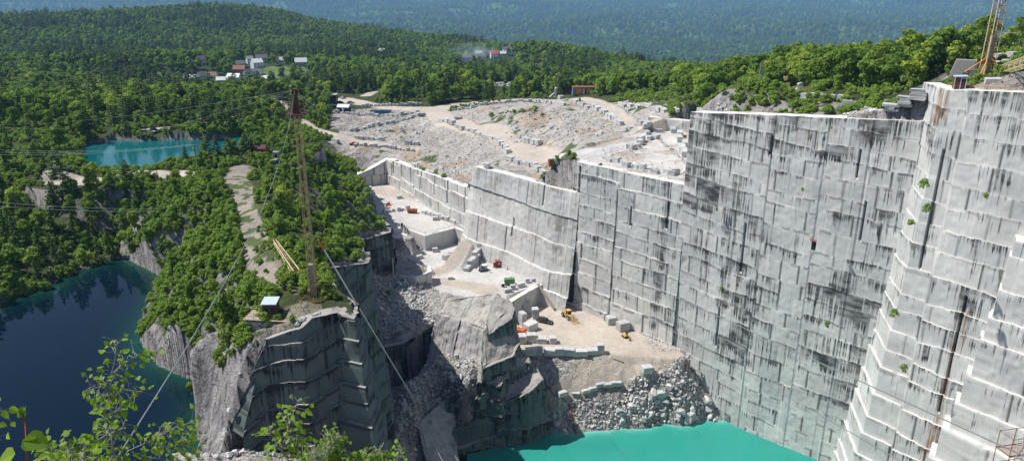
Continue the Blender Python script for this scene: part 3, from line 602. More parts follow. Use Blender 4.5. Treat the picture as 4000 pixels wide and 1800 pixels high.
def cut_prism(name,top,zbot,mat,**k):
    """closed rock mass: cut sides and a flat (or tilted) rough top. top: list of Vectors, counter-clockwise seen from above so that sides face out"""
    ar=sum(top[i][0]*top[(i+1)%len(top)][1]-top[(i+1)%len(top)][0]*top[i][1] for i in range(len(top)))
    tp=list(top) if ar>0 else list(top)[::-1]
    o=cut_wall(name,[(p[0],p[1],p[2],zbot) for p in tp],mat,closed=True,cap=0,fwd=0,**k)
    # top surface: grid clipped to the outline with heights from the corners
    pts=[(p[0],p[1]) for p in tp]; xs=[p[0] for p in pts]; ys=[p[1] for p in pts]; g=.45
    gx=np.arange(min(xs)-g,max(xs)+2*g,g); gy=np.arange(min(ys)-g,max(ys)+2*g,g); GX,GY=np.meshgrid(gx,gy)
    A=np.array([[p[0],p[1],1] for p in tp]); b=np.array([p[2] for p in tp]); co=np.linalg.lstsq(A,b,rcond=None)[0]
    dd=np.stack([np.hypot(GX-p[0],GY-p[1]) for p in tp]); wt=1/(dd+.3)**2; res=np.array([p[2]-(co[0]*p[0]+co[1]*p[1]+co[2]) for p in tp])
    GZ=co[0]*GX+co[1]*GY+co[2]+(wt*res[:,None,None]).sum(0)/wt.sum(0)
    d=seg_dist(GX,GY,pts,True); ins=in_poly(GX,GY,pts); rough=k.get('rough',.12)
    fq=fbm(GX/2.4,GY/2.4,k.get('seed',1)+40,4)-.5; GZ=GZ+(np.round(fq*7)/7*.7+fq*.3)*rough*6*sstep(0,1.2,d)
    # snap outside nodes onto the outline
    n,m=GX.shape; GXf=GX.copy(); GYf=GY.copy()
    best=np.full(GX.shape,1e9); BX=GX.copy(); BY=GY.copy(); BZ=GZ.copy()
    for q in range(len(pts)):
        a=tp[q]; c=tp[(q+1)%len(tp)]; ex=c[0]-a[0]; ey=c[1]-a[1]; tt=np.clip(((GX-a[0])*ex+(GY-a[1])*ey)/(ex*ex+ey*ey+1e-9),0,1)
        px_=a[0]+tt*ex; py_=a[1]+tt*ey; dq=np.hypot(GX-px_,GY-py_); b_=dq<best; best=np.where(b_,dq,best)
        BX=np.where(b_,px_,BX); BY=np.where(b_,py_,BY); BZ=np.where(b_,a[2]+tt*(c[2]-a[2]),BZ)
    GX=np.where(ins,GX,BX); GY=np.where(ins,GY,BY); GZ=np.where(ins,GZ,BZ)
    i=np.arange(n*m).reshape(n,m); F=np.stack([i[:-1,:-1],i[:-1,1:],i[1:,1:],i[1:,:-1]],-1).reshape(-1,4); keep=ins.ravel()[F].any(1); F=F[keep]
    u=np.unique(F); mp=np.zeros(n*m,int); mp[u]=np.arange(len(u)); V=np.stack([GX,GY,GZ],-1).reshape(-1,3)[u]
    z0=np.zeros(len(u)); me=mesh_np(name+'_top',V,mp[F],False,uv=V[:,:2].copy(),attrs={'cv':z0,'jt':z0,'st':z0-1,'ru':z0,'bk':z0+.5})
    bm=bmesh.new(); bm.from_mesh(o.data); bm.from_mesh(me); bm.to_mesh(o.data); bm.free(); bpy.data.meshes.remove(me)
    return o
M['pin']=cut_granite('streaked_natural_rock',(.44,.42,.43),(.07,.06,.06),(.45,.42,.38))
C0=(-57.7,338.5)
# --- upper bench back walls
cut_wall('quarry_wall',[(-76,330,-88,-93.5),(-66,334.3,-85,-93.5),C0+(-81,-93.5)],M['saw'],course=5,batter=1.2,seed=11,cap=2.5,st=lambda t,z:.1+0*z)
LB=math.hypot(30.7,50)
cut_wall('quarry_wall',[C0+(-81,-93.5),(-27,288.5,-77,-93.5),(-12.8,264.5,-75.5,-93.5)],M['saw'],course=5.6,batter=1.6,seed=12,cap=2.5,ledge=.25,rough=.06,block=9,
  slots=[(q,.55,.6,-70,-86) for q in (9,18,28,39,52,64,79)]+[(84,.5,.5,-82,-95)],st=lambda t,z:.30+.25*(abs(t-.05)<.05),ru=lambda t,z:.5*(t<.12)+.35*(abs(t-.55)<.1)+0*z)
# --- pale smooth terraces under the yard
cut_wall('quarry_wall',[(-14.2,267,-75,-100),(-12.6,263.8,-66,-100),(-6,257,-66,-100),(3,248,-66,-101),(14.5,235.5,-66,-107),(22.6,229.6,-66,-107)],M['saw'],course=8.2,batter=8.0,seed=13,cap=2.5,ledge=.35,rough=.09,block=16,bpow=1.8,shift=.2,sag=-.3,slope_in=.14,
  st=lambda t,z:.38+0*z,slots=[(25,.4,.4,-80,-87),(38.5,.5,.6,-66,-73)])
cut_wall('quarry_wall',[(17.5,245,-57,-67),(16.2,238.5,-57,-67),(22.6,230.5,-56,-67)],M['cut'],course=9,batter=.3,seed=14,cap=2,st=lambda t,z:.75*(z<-60)+.2)
# --- main wall below the yard
def st1(t,z): return .20+.10*t+.75*np.exp(-((t-.84)/.035)**2)+.35*np.exp(-((t-.955)/.02)**2)+.22*((z<-58)&(z>-61))
cut_wall('quarry_wall',[(23.6,232.2,-56,-107),(22.4,229.4,-56,-107),(50.6,202.2,-56,-113)],M['cut'],course=4.9,batter=2.6,fwd=1.2,seed=15,cap=2.0,block=8,sag=-.2,
  st=st1,band=.5,slots=[(3.2,.4,.7,-57,-104),(18.5,.45,.8,-62,-104),(24,.25,.5,-66,-72),(28.4,.25,.4,-85,-92),(36.5,.6,.8,-62,-70)])
yf=[P(2532,500,-56),P(2640,512,-56),P(2752,526,-56)]
cut_wall('quarry_wall',[(q.x,q.y,-51.6,-57) for q in yf],M['saw'],course=12,batter=.4,fwd=.3,seed=41,cap=2.5,rough=.06,block=7,st=lambda t,z:.2+0*z)
# --- weathered high wall
def st2(t,z):
    v=.34+.22*(z>-42)+.75*np.exp(-((t-.09)/.08)**2)*(z>-62)+.35*np.exp(-((t-.10)/.05)**2)*(z>-58)+.4*np.exp(-((t-.24)/.022)**2)*(z<-52)
    v=v+.42*np.exp(-((t-.63)/.10)**2)*(z<-72)*(z>-96)+.55*np.exp(-((t-.33)/.06)**2)*(z<-78)*(z>-102)+1.0*np.exp(-((t-.82)/.10)**2)*(z<-74)*(z>-104)+.4*np.exp(-((t-.30)/.03)**2)*(z<-72)+.3*np.exp(-((t-.9)/.06)**2)*(z<-60)-.25*(z<-104)
    return v
P2=[(50.6,203.4,-36,-123),(50.2,201.6,-35.3,-123),(68.2,180.6,-32.5,-124),(93.4,158,-29.8,-124),(93.6,150,-29.8,-124)]
cut_wall('quarry_wall',P2,M['cut'],course=4.6,batter=1.2,fwd=.6,seed=16,cap=3.5,block=6.4,shift=.5,sag=-.35,st=st2,band=.55,ledge=.42,ru=lambda t,z:.55*(z>-40)+.25*np.exp(-((t-.5)/.03)**2)+0*z,
  slots=[(1.5,.4,.7,-66,-112),(21.5,.25,.5,-62,-76),(16.5,.25,.4,-88,-100),(32.5,.3,.7,-46,-70),(34.2,.25,.5,-80,-88),(47,.25,.4,-38,-45),(50,.25,.5,-50,-60),(26,.3,.5,-38,-43)])
# --- right buttress
def st3(t,z): return .22+.22*(z>-34)+.25*np.exp(-((t-.35)/.06)**2)+.2*np.exp(-((t-.62)/.05)**2)
def ru3(t,z): return .42*(z>-29.5)+.7*np.exp(-((t-.17)/.03)**2)*(z>-60)+.95*np.exp(-((t-.345)/.03)**2)*(z<-66)
P3=[(92,166,-22.5,-124),(88.7,151.5,-22,-124),(97,141.4,-21,-124),(112,122,-20,-124),(128,104,-20,-124)]
cut_wall('quarry_wall',P3,M['cut'],course=5.4,batter=7.5,fwd=.8,seed=17,cap=3,block=9,sag=-.1,ledge=.15,st=st3,ru=ru3,bpow=1.9,
  band=.3,slots=[(24.2,.32,.7,-21,-62),(26.5,.3,.6,-63,-90),(22.5,.3,.6,-90,-123),(16.3,.4,.5,-34,-60),(36,.3,.5,-30,-44)])
# near buttress at the right edge
PM=[P(3975,700,r=146),P(3990,820,r=139)]
cut_wall('quarry_wall',[(104,143,-48,-124),(97.5,133.5,-48,-124),(108,118,-47,-124),(122,98,-47,-124)],M['cut'],course=6.4,batter=11,fwd=.6,seed=18,cap=3,block=14,ledge=.4,rough=.1,bpow=1.5,st=lambda t,z:.16+0*z)
# --- retaining face of the lower bench
cut_wall('quarry_wall',[tuple(P(1900,1215,-98.5))[:2]+(-98.5,-106),tuple(P(1962,1192,-98.5))[:2]+(-98.5,-106),tuple(P(2142,1090,-98.5))[:2]+(-98.5,-106)],M['saw'],course=12,batter=.4,fwd=.3,seed=19,cap=1.5,rough=.05,block=6,st=lambda t,z:.05+.5*(t>.8)*(z<-103),slots=[(12,.25,.2,-98,-106)])
# --- sawn faces of the upper bench
def pz(u,v,z): return tuple(P(u,v,z))
def sawn(pts,seed,zb,**k):
    cut_wall('quarry_wall',[q+(zb,) for q in pts],M['saw'],course=30,batter=.1,fwd=.25,seed=seed,cap=1.2,rough=.03,block=11,ledge=.12,st=lambda t,z:.0+0*z,**k)
sawn([pz(1535,895,-92.5),pz(1572,887,-92.5)],20,-94.6)
sawn([pz(1572,887,-92.5),pz(1661,919,-92.5),pz(1777,889,-92.5),pz(1826,907,-92.5)],21,-99)
sawn([pz(1560,1078,-94),pz(1623,1082,-94),pz(1683,1058,-94),pz(1678,1038,-94)],23,-99)
sawn([pz(1888,931,-92.5),pz(1925,903,-92.5)],24,-99.5)
cut_prism('sawn_bench',[P(*q,-94.3) for q in [(1505,908),(1513,934),(1541,956),(1623,934),(1577,910),(1540,899)]],-99,M['saw'],course=30,batter=.1,seed=43,rough=.03,ledge=.1,block=12,st=lambda t,z:0*z)
# --- derrick island walls
dk=dict(mat=M['cutdark'],cap=2.2)
i=[tuple(q) for q in ISL]
cut_wall('quarry_wall',[tuple(P(905,1690,-70))[:2]+(-69.3,-92),(i[0][0]-3,i[0][1]-1,-60.5,-94)]+[q+(-96,) for q in i[:5]]+[i[5]+(-96,)],course=4.3,batter=6.5,fwd=.5,seed=25,block=8,ledge=.2,sag=2.3,band=.85,st=lambda t,z:.42+0*z,slots=[(13,.4,.5,-74,-84)],**dk)
cut_wall('quarry_wall',[i[5]+(-104,),i[6]+(-104,),i[7]+(-108,),i[8]+(-108,),i[9]+(-104,)],course=4.5,batter=4.5,fwd=.6,seed=26,block=6,ledge=.3,sag=.9,band=.8,st=lambda t,z:.5+0*z,**dk)
cut_wall('quarry_wall',[i[9]+(-88,),i[10]+(-88,),i[11]+(-95,),i[12]+(-96,)],course=5,batter=2,fwd=.6,seed=27,block=6,ledge=.3,band=.6,st=lambda t,z:.7+0*z,**dk)
cut_wall('quarry_wall',[i[12]+(-95,),i[13]+(-95,),i[14]+(-95,),i[15]+(-95,),i[16]+(-95,),i[17]+(-95,)],course=4,batter=3,fwd=.6,seed=28,block=4,ledge=.6,rough=.35,st=lambda t,z:.6+0*z,**dk)
# --- rock island between the chasm and the pit (pinnacle and its lower steps)
def vz(L): return [P(*q) for q in L]
cut_prism('rock_pinnacle',vz([(1715,1218,-90.8),(1748,1174,-88.5),(1850,1158,-87.5),(1930,1148,-87.5),(1985,1170,-88.5),(1997,1200,-89.5),(1950,1235,-90.3),(1893,1283,-92.6),(1800,1250,-91.8)]),-106,M['pin'],course=26,batter=.5,seed=31,ledge=.1,rough=.24,block=17,slope_in=.28,st=lambda t,z:.5+0*z)
cut_prism('rock_pinnacle',vz([(1905,1235,-90.3),(1935,1158,-87.6),(1988,1172,-88.5),(2004,1205,-89.3),(1992,1240,-90.5),(1918,1290,-92)]),-106,M['cutdark'],course=4.5,batter=2,seed=40,ledge=.3,rough=.2,st=lambda t,z:.5+0*z)
cut_prism('rock_pinnacle',vz([(1890,1290,-92),(1990,1235,-92),(2005,1290,-95.5),(2020,1340,-97),(1990,1390,-98),(1900,1420,-98)]),-110,M['cutdark'],course=4,batter=1.5,seed=32,ledge=.3,rough=.25,st=lambda t,z:.5+0*z)
cut_prism('rock_pinnacle',vz([(1880,1420,-100),(1960,1380,-99),(2040,1370,-100),(2065,1410,-101),(1990,1440,-101.5),(1950,1500,-103),(1880,1490,-103)]),-113,M['cutdark'],course=4,batter=1.5,seed=33,ledge=.3,rough=.3,st=lambda t,z:.5+0*z)
cut_prism('rock_pinnacle',vz([(1940,1470,-104),(2010,1430,-103.5),(2085,1415,-103.5),(2122,1480,-104.5),(2060,1530,-106.5),(1960,1570,-109)]),-124,M['cutdark'],course=5,batter=2.2,seed=34,ledge=.4,rough=.2,st=lambda t,z:.55+0*z)
cut_prism('rock_pinnacle',vz([(1740,1560,-108),(1830,1520,-106),(1960,1510,-107),(1985,1570,-110),(1960,1610,-112),(1870,1600,-111),(1790,1590,-111)]),-124,M['cutdark'],course=5,batter=1.2,seed=35,ledge=.3,rough=.25,st=lambda t,z:.5+0*z)
cut_prism('rock_pinnacle',vz([(1640,1650,-112),(1735,1560,-109.5),(1790,1590,-112),(1745,1680,-114.5),(1770,1740,-117),(1770,1830,-119),(1690,1830,-118)]),-126,M['pin'],course=7,batter=1.6,seed=36,ledge=.2,rough=.2,block=14,st=lambda t,z:.1+0*z)
cut_prism('rock_pinnacle',vz([(1760,1690,-116),(1870,1640,-113),(1980,1600,-112),(1990,1640,-114),(1980,1680,-117.5),(1790,1740,-119.5)]),-126,M['cutdark'],course=4,batter=1.5,seed=37,ledge=.3,rough=.2,st=lambda t,z:.5+0*z)
# dark undercut wall of the chasm
cut_wall('quarry_wall',[tuple(P(1490,1375,-103))[:2]+(-101.5,-114),tuple(P(1570,1340,-101.5))[:2]+(-101.5,-114),tuple(P(1703,1262,-101))[:2]+(-101,-114)],M['cutdark'],course=8,batter=.3,fwd=.2,seed=38,rough=.15,st=lambda t,z:.8+0*z)
HAZE=7.0e-5
# ------------------------------------------------------------ vegetation
def quads(C,Nn,S,rs,asp=.75):
    """leaf clumps: one bent quad per centre C with normal near Nn and size S"""
    n=len(C); Nn=Nn/np.linalg.norm(Nn,axis=1,keepdims=True); a=rs.normal(size=(n,3)); a-=(a*Nn).sum(1,keepdims=True)*Nn; a/=np.linalg.norm(a,axis=1,keepdims=True); b=np.cross(Nn,a)
    S=S[:,None]; V=np.stack([C-a*S-b*S*asp*.3,C-b*S*asp+Nn*S*.15,C+a*S+b*S*asp*.2,C+b*S*asp-Nn*S*.1],1).reshape(-1,3)
    i=np.arange(n)*4; F=np.concatenate([np.stack([i,i+1,i+2],-1),np.stack([i,i+2,i+3],-1)]); return V,F
def crown_mesh(name,seed,H=9.,R=3.2,nl=13,nq=1100,base=.28,size=.42,col='round'):
    rs=np.random.default_rng(seed); Cs=[];Ns=[]
    for k in range(nl):
        zt=rs.uniform(base,.93); rad=R*(math.sin(min(1,(zt-base)/(1-base)+.12)*math.pi*.92)**.6)*rs.uniform(.15,.72); an=rs.uniform(0,6.28)
        c=np.array([rad*math.cos(an),rad*math.sin(an),zt*H]); rr=R*rs.uniform(.30,.5)
        m=int(nq/nl); d=rs.normal(size=(m,3)); d/=np.linalg.norm(d,axis=1,keepdims=True); d[:,2]=np.where(d[:,2]<-.4,-d[:,2],d[:,2])
        q=c+d*rr*np.array([1,1,.82])*rs.uniform(.72,1.08,(m,1)); Cs.append(q); Ns.append(d+rs.normal(size=(m,3))*.45)
    C=np.concatenate(Cs); N=np.concatenate(Ns); V,F=quads(C,N,rs.uniform(.6,1.3,len(C))*size,rs); return mesh_np(name,V,F)
def conifer_mesh(name,seed,H=11.,R=2.3,nq=1000,size=.42,pine=False):
    rs=np.random.default_rng(seed); Cs=[];Ns=[];Ss=[]
    tiers=15 if not pine else 11
    for k in range(tiers):
        f=k/(tiers-1); z=H*(.10+.88*f) if not pine else H*(.30+.68*f); rad=R*((1-f)**.8+.05) if not pine else R*(.55+.6*math.sin(f*2.6+.3))*(1-f*.55)
        nb=rs.integers(5,9)
        for b in range(nb):
            an=rs.uniform(0,6.28); L=rad*rs.uniform(.65,1.15); m=max(4,int(nq/tiers/nb)); t=rs.uniform(.15,1,m)**.7
            x=np.cos(an)*L*t; y=np.sin(an)*L*t; zz=z+(-.28*L*t if not pine else .12*L*t)+rs.normal(size=m)*.10; w_=rs.normal(size=m)*.22*L*(.3+t*.5)
            C=np.stack([x-np.sin(an)*w_,y+np.cos(an)*w_,zz],-1); Cs.append(C); N=np.tile([0,0,1.],(m,1))+rs.normal(size=(m,3))*.45; Ns.append(N); Ss.append(rs.uniform(.6,1.2,m)*size*(.6+.6*L/R))
    V,F=quads(np.concatenate(Cs),np.concatenate(Ns),np.concatenate(Ss),rs,.6); return mesh_np(name,V,F)
def trunk_mb(H,r,seed,limbs=5):
    rs=random.Random(seed); m=MB(); pts=[(0,0,-.6)]
    for k in range(1,6): pts.append((rs.uniform(-.12,.12)*k*.5,rs.uniform(-.12,.12)*k*.5,H*.85*k/5))
    m.tube(pts,r,6,r*.25)
    for k in range(limbs):
        z=H*rs.uniform(.3,.7); a=rs.uniform(0,6.28); L=H*rs.uniform(.15,.28); m.tube([(0,0,z),(math.cos(a)*L*.5,math.sin(a)*L*.5,z+L*.45),(math.cos(a)*L,math.sin(a)*L,z+L*.7)],r*.4,4,r*.12)
    return m
TREES={}
def proto(key,crown,lm,th,tr):
    cm=crown; cm.materials.append(lm); tb=trunk_mb(th,tr,len(TREES)).build('trunk',M['bark']); tm=tb.data; bpy.data.objects.remove(tb); TREES[key]=(cm,tm)
for k in range(4): proto('b%d'%k,crown_mesh('crown_b',100+k,9,[3.2,2.6,3.6,2.3][k],[13,11,15,10][k],1250,.24,.36),M['leafA'],9,.16)
for k in range(3): proto('s%d'%k,crown_mesh('crown_s',140+k,6,[1.9,1.6,2.2][k],[9,8,10][k],900,.14,.27),M['leafS'],6,.08)
proto('c0',conifer_mesh('crown_c',120,11,2.3,1300,.34),M['leafB'],11,.14); proto('c1',conifer_mesh('crown_c',121,10,2.7,1300,.36),M['leafB'],10,.14)
proto('p0',conifer_mesh('crown_p',122,14,3.6,1500,.46,True),M['leafB'],14,.2)
SHRUB=[]
for k in range(3):
    me=crown_mesh('foliage',160+k,1.6,[1.1,1.4,.9][k],7,420,.02,.17); me.materials.append(M['leafS']); SHRUB.append(me)
def tree(kind,x,y,s,label,group,z=None,cat=None):
    nm={'b':'broadleaf_tree','s':'young_tree','c':'spruce_tree','p':'pine_tree'}[kind[0]]
    z=hz(x,y) if z is None else z; o=empty(nm,(x,y,z-.15),label,cat or 'tree',random.uniform(0,6.28),group,s)
    cm,tm=TREES[kind]; link('crown',cm,None,o); link('trunk',tm,M['bark'],o); return o
def shrub(x,y,s,label,group,z=None,cat='shrub'):
    z=hz(x,y) if z is None else z; o=link('shrub',SHRUB[random.randrange(3)]); o.location=(x,y,z-.1); o.scale=(s,s,s*random.uniform(.8,1.3)); o.rotation_euler=(0,0,random.uniform(0,6.28))
    return tag(o,label,cat,group)
ROADP=[([tuple(P(a_,b_,c_)) for a_,b_,c_,_ in R],[q[3] for q in R]) for R in ROADS[:-1]]
def blocked(X,Y,m=1.5):
    b=np.zeros(X.shape,bool)
    for p_,w_ in ROADP: b|=seg_dist(X,Y,p_,w=w_)<m
    return b|in_poly(X,Y,PIT)|in_poly(X,Y,YARD)|(in_poly(X,Y,LK))|in_poly(X,Y,PD)|(in_poly(X,Y,QUARRY)&(X<60))
def scatter(poly,n,mind,seed,m=1.5,avoid=()):
    """poly in plan; returns points kept apart by mind"""
    rs=np.random.default_rng(seed); xs=[p[0] for p in poly]; ys=[p[1] for p in poly]
    X=rs.uniform(min(xs),max(xs),n*14); Y=rs.uniform(min(ys),max(ys),n*14); ok=in_poly(X,Y,poly)&~blocked(X,Y,m)
    for a in avoid: ok&=~in_poly(X,Y,a)
    X=X[ok];Y=Y[ok]; out=[]
    cell={}
    for x,y in zip(X,Y):
        k=(int(x//mind),int(y//mind))
        if any((x-a)**2+(y-b)**2<mind*mind for i in (-1,0,1) for j in (-1,0,1) for a,b in cell.get((k[0]+i,k[1]+j),())): continue
        cell.setdefault(k,[]).append((x,y)); out.append((x,y))
        if len(out)>=n: break
    return out
def pp(L): return [tuple(P(*q))[:2] for q in L]
rr_=random.Random(5)
def grove(poly,n,mind,kinds,smin,smax,label,group,seed,m=1.5,avoid=()):
    pts=scatter(poly,n,mind,seed,m,avoid); 
    if not pts: return 0
    Z=height(np.array([p[0] for p in pts]),np.array([p[1] for p in pts]))
    for (x,y),z in zip(pts,Z):
        k=rr_.choice(kinds); lb=label if isinstance(label,str) else label[k[0]]
        gp=group if isinstance(group,str) else group[k[0]]
        tree(k,x,y,rr_.uniform(smin,smax)*(1.0),lb,gp,float(z))
    return len(pts)
B=['b0','b1','b2','b3']; S_=['s0','s1','s2']; CN=['c0','c1']
# island thickets
I1=pp([(640,720,-59),(880,680,-58),(880,760,-57),(950,880,-56),(960,960,-56),(1000,1010,-55),(1010,1130,-54),(1060,1200,-53.5),(1000,1225,-53.5),(900,1250,-55),(820,1225,-56),(710,1130,-57),(640,1060,-64),(540,960,-65),(560,840,-62)])
n1=grove(I1,190,1.9,S_*4+['b1','b3'],.42,.75,{'s':'bright green young tree in the thicket left of the dirt path','b':'taller leafy tree in the thicket left of the dirt path'},{'s':'young trees left of the path','b':'taller trees left of the path'},1,.5)
I2=pp([(1000,640,-58.5),(1110,590,-60),(1290,650,-64),(1330,720,-64),(1320,850,-62),(1380,930,-61),(1340,1010,-57),(1260,1040,-55),(1210,980,-55.5),(1100,1000,-55),(1060,900,-55.5),(1000,760,-56.5)])
n2=grove(I2,70,3.0,S_*2+['b0','b1','b3'],.5,.85,{'s':'young tree in the copse behind the left derrick mast','b':'taller leafy tree in the copse behind the left derrick mast'},{'s':'young trees behind the derrick','b':'leafy trees behind the derrick'},2,.8)
# trees hiding the bank between pond and lake
I3=pp([(560,700,-60),(880,640,-59),(900,680,-58),(640,720,-59),(560,840,-62),(500,840,-64),(480,720,-61)])
n3=grove(I3,40,3.,['b0','b1','c0','s0','b3'],.35,.6,{'s':'young tree on the bank below the teal pond','b':'leafy tree on the bank below the teal pond','c':'spruce on the bank below the teal pond'},{'s':'young pond bank trees','b':'pond bank trees','c':'pond bank spruces'},3)
I4=pp([(-250,860,-67),(0,840,-67),(180,850,-69),(560,850,-71),(560,980,-72),(420,1000,-74),(300,1040,-74),(200,1080,-74),(0,1150,-74),(-250,1200,-74)])
n4=grove(I4,62,4.0,['b0','b1','b2','c0','c1','c0','b3'],.6,1.0,{'b':'dark leafy tree crowding the far bank of the blue lake','c':'spruce crowding the far bank of the blue lake'},{'b':'leafy trees on the far lake bank','c':'spruces on the far lake bank'},4,.3)
I5=pp([(-300,480,-62),(0,470,-62),(250,470,-64),(310,540,-62),(310,660,-61),(200,720,-60),(90,760,-62),(0,800,-66),(-300,850,-67)])
n5=grove(I5,50,5.0,B+['c0'],.75,1.15,{'b':'full leafy tree on the slope left of the teal pond','c':'spruce on the slope left of the teal pond'},{'b':'leafy trees left of the pond','c':'spruces left of the pond'},5)
# tall pines and trees behind the pond
I6=pp([(330,480,-62),(560,460,-60),(900,430,-62),(980,480,-61),(960,520,-60),(860,530,-60),(560,540,-60),(340,545,-61)])
n6=grove(I6,46,4.6,['p0','p0','c1','b0','c0'],.7,1.0,{'p':'tall spreading pine on the far shore of the teal pond','b':'leafy tree on the far shore of the teal pond','c':'narrow spruce on the far shore of the teal pond'},{'p':'pines behind the pond','b':'leafy trees behind the pond','c':'spruces behind the pond'},6,1.2)
I7=pp([(980,450,-70),(1060,470,-70),(1150,560,-69),(1130,600,-66),(1000,600,-60),(980,540,-60)])
n7=grove(I7,34,3.2,['b1','b3','s0','s2'],.7,1.0,{'s':'young tree on the rocky rise beside the haul road','b':'leafy tree on the rocky rise beside the haul road'},{'s':'young trees by the haul road','b':'leafy trees by the haul road'},7,1)
I8=pp([(1130,400,-72),(1270,385,-72),(1285,430,-73),(1310,500,-75),(1270,505,-75.5),(1180,470,-74)])
n8=grove(I8,26,4.2,B,.8,1.15,'full green tree in the grove between haul road and grey stone field','trees between the haul road and the stone field',8,1.5)
# pines behind the parking place
I9=pp([(1460,375,-73),(1560,400,-72),(1700,398,-71),(1860,375,-70),(1900,340,-72),(1700,330,-76),(1480,340,-76)])
n9=grove(I9,46,5.2,['c0','c1','b0','b2','b1'],1.15,1.7,{'b':'tall leafy tree in the dark grove behind the haul road junction','c':'tall dark spruce in the grove behind the haul road junction'},{'b':'tall trees behind the junction','c':'tall spruces behind the junction'},9)
# right hand wood behind the rock shelf
R1_=pp([(2640,360,-48),(2760,390,-43),(2860,330,-38),(3060,285,-35.5),(3160,300,-34.5),(3260,378,-32.3),(3600,384,-31),(3700,345,-29),(3740,300,-27),(3600,315,-29.5),(3250,320,-32.5),(3100,262,-35),(2900,265,-38),(2650,310,-46)])
n10=grove(R1_,95,3.6,B+['b0','b2','s1'],.95,1.5,{'s':'young tree in the wood behind the high quarry wall','b':'leafy tree in the wood behind the high quarry wall'},{'s':'young trees behind the high wall','b':'leafy trees behind the high wall'},10)
R2_=pp([(3860,300,-21.5),(3980,290,-21),(3990,320,-21),(3900,330,-21.8)])
n11=grove(R2_,6,2.2,['s0','s1'],.4,.6,'small tree at the foot of the right derrick','trees at the right derrick foot',11)
R3_=pp([(3700,325,-27),(3840,285,-23),(3860,235,-21.5),(3960,232,-20.5),(4300,220,-19.5),(4300,150,-20),(3700,150,-24),(3600,280,-29)])
n12=grove(R3_,26,4.0,B+['b0'],.9,1.35,'leafy tree on the rise behind the right derrick','trees behind the right derrick',12,1.0)
print('trees',n1,n2,n3,n4,n5,n6,n7,n8,n9,n10,n11)
# single trees
for u,v,z,k,s,l in [(1250,1075,-55,'b1',.80,'lone bushy tree just right of the derrick mast above the dark cliff'),(1330,955,-60,'s2',.9,'small tree on the dark ledge beside the red brown crag'),(1280,1130,-54,'s1',.55,'small sapling at the cliff edge right of the derrick ring'),
   (730,655,-60.5,'c1',.62,'single spruce against the teal pond left of the pole'),(350,745,-61.5,'c0',.75,'spruce at the lip of the shaded cliff by the quarry road'),(500,740,-62,'p0',.62,'pale pine overhanging the shaded cliff'),(460,640,-61,'s1',.55,'small round tree behind the granite kerb by the pond'),(590,640,-61,'s0',.5,'small tree in front of the pond, middle of the kerb row'),
   (1310,1185,-52.5,'s0',.35,'little sapling at the very corner of the cliff beside the derrick ring'),(700,1190,-57,'b3',.62,'leafy tree leaning over the pale rock face above the lake'),(850,1310,-56,'s2',.7,'young tree on the lip left of the operator cabin')]:
    q=P(u,v,z); tree(k,q.x,q.y,s,l,None)
# shrubs
def shrubs(poly,n,mind,smin,smax,label,group,seed,m=.6,quarry=False):
    rs=np.random.default_rng(seed); xs=[p[0] for p in poly]; ys=[p[1] for p in poly]; c=0; t=0
    while c<n and t<n*30:
        t+=1; x=rs.uniform(min(xs),max(xs)); y=rs.uniform(min(ys),max(ys)); X=np.array([x]);Y=np.array([y])
        if not in_poly(X,Y,poly)[0] or in_poly(X,Y,PIT)[0]: continue
        if m>0 and any(seg_dist(X,Y,p_,w=w_)[0]<m for p_,w_ in ROADP): continue
        shrub(x,y,rs.uniform(smin,smax),label,group); c+=1
shrubs(pp([(3000,418,-32.5),(3600,412,-30),(3600,440,-30),(3000,440,-32.5)]),22,2,.5,1.3,'low green shrub on the bare shelf above the high wall','shrubs on the rock shelf',1)
shrubs(pp([(2780,400,-40),(3000,400,-34),(2900,445,-35),(2780,440,-36)]),14,2,.6,1.4,'bushy shrub at the left end of the rock shelf','shrubs at the left shelf end',2)
shrubs(pp([(2480,370,-56),(2900,385,-40),(2880,410,-41),(2540,400,-53)]),46,2,.6,1.5,'knee high shrub in the green clearing behind the yard','shrubs in the green clearing',3)
shrubs(pp([(1050,1090,-53),(1120,1180,-52.5),(1300,1190,-52.3),(1330,1150,-53),(1240,1060,-55),(1120,1060,-54)]),34,1,.35,.9,'scrubby bush growing round the derrick ring','bushes round the derrick ring',4)
shrubs(pp([(940,900,-55),(1050,880,-55),(1090,1100,-53),(1060,1180,-53),(1000,1000,-54)]),20,1,.3,.7,'weedy bush on the dirt path','bushes on the path',5,0)
shrubs(pp([(1900,440,-66),(2100,430,-62),(2150,450,-62),(1960,465,-66)]),18,1,.6,1.3,'low bush on the broken mound between the haul roads','bushes on the mound',6)
shrubs(pp([(880,1300,-54.5),(1010,1320,-55),(960,1400,-60),(860,1380,-59),(800,1310,-57)]),12,1,.5,1.1,'bush clinging to the rock below the masonry platform','bushes below the platform',7)
shrubs(pp([(1330,390,-72),(1650,400,-71.5),(1640,412,-71.5),(1400,410,-72)]),26,1,.8,1.6,'roadside bush along the edge of the dark grove','roadside bushes',8,.4)
shrubs(pp([(1900,400,-68),(2150,380,-65),(2120,372,-66),(1950,370,-70)]),24,1,.8,2.,'bush on the bank behind the silo','bushes behind the silo',9,.6)
for u,v,z,l in [(830,1560,-72,'green bush halfway down the grey rock facing the lake'),(860,1690,-78,'pale bush at the foot of the grey rock'),(810,1640,-75,'bush at the waterline of the blue lake'),(1520,1150,-95,'weedy bush on the rubble spur above the chasm')]:
    q=P(u,v,z); shrub(q.x,q.y,1.2,l,None,z-.3)
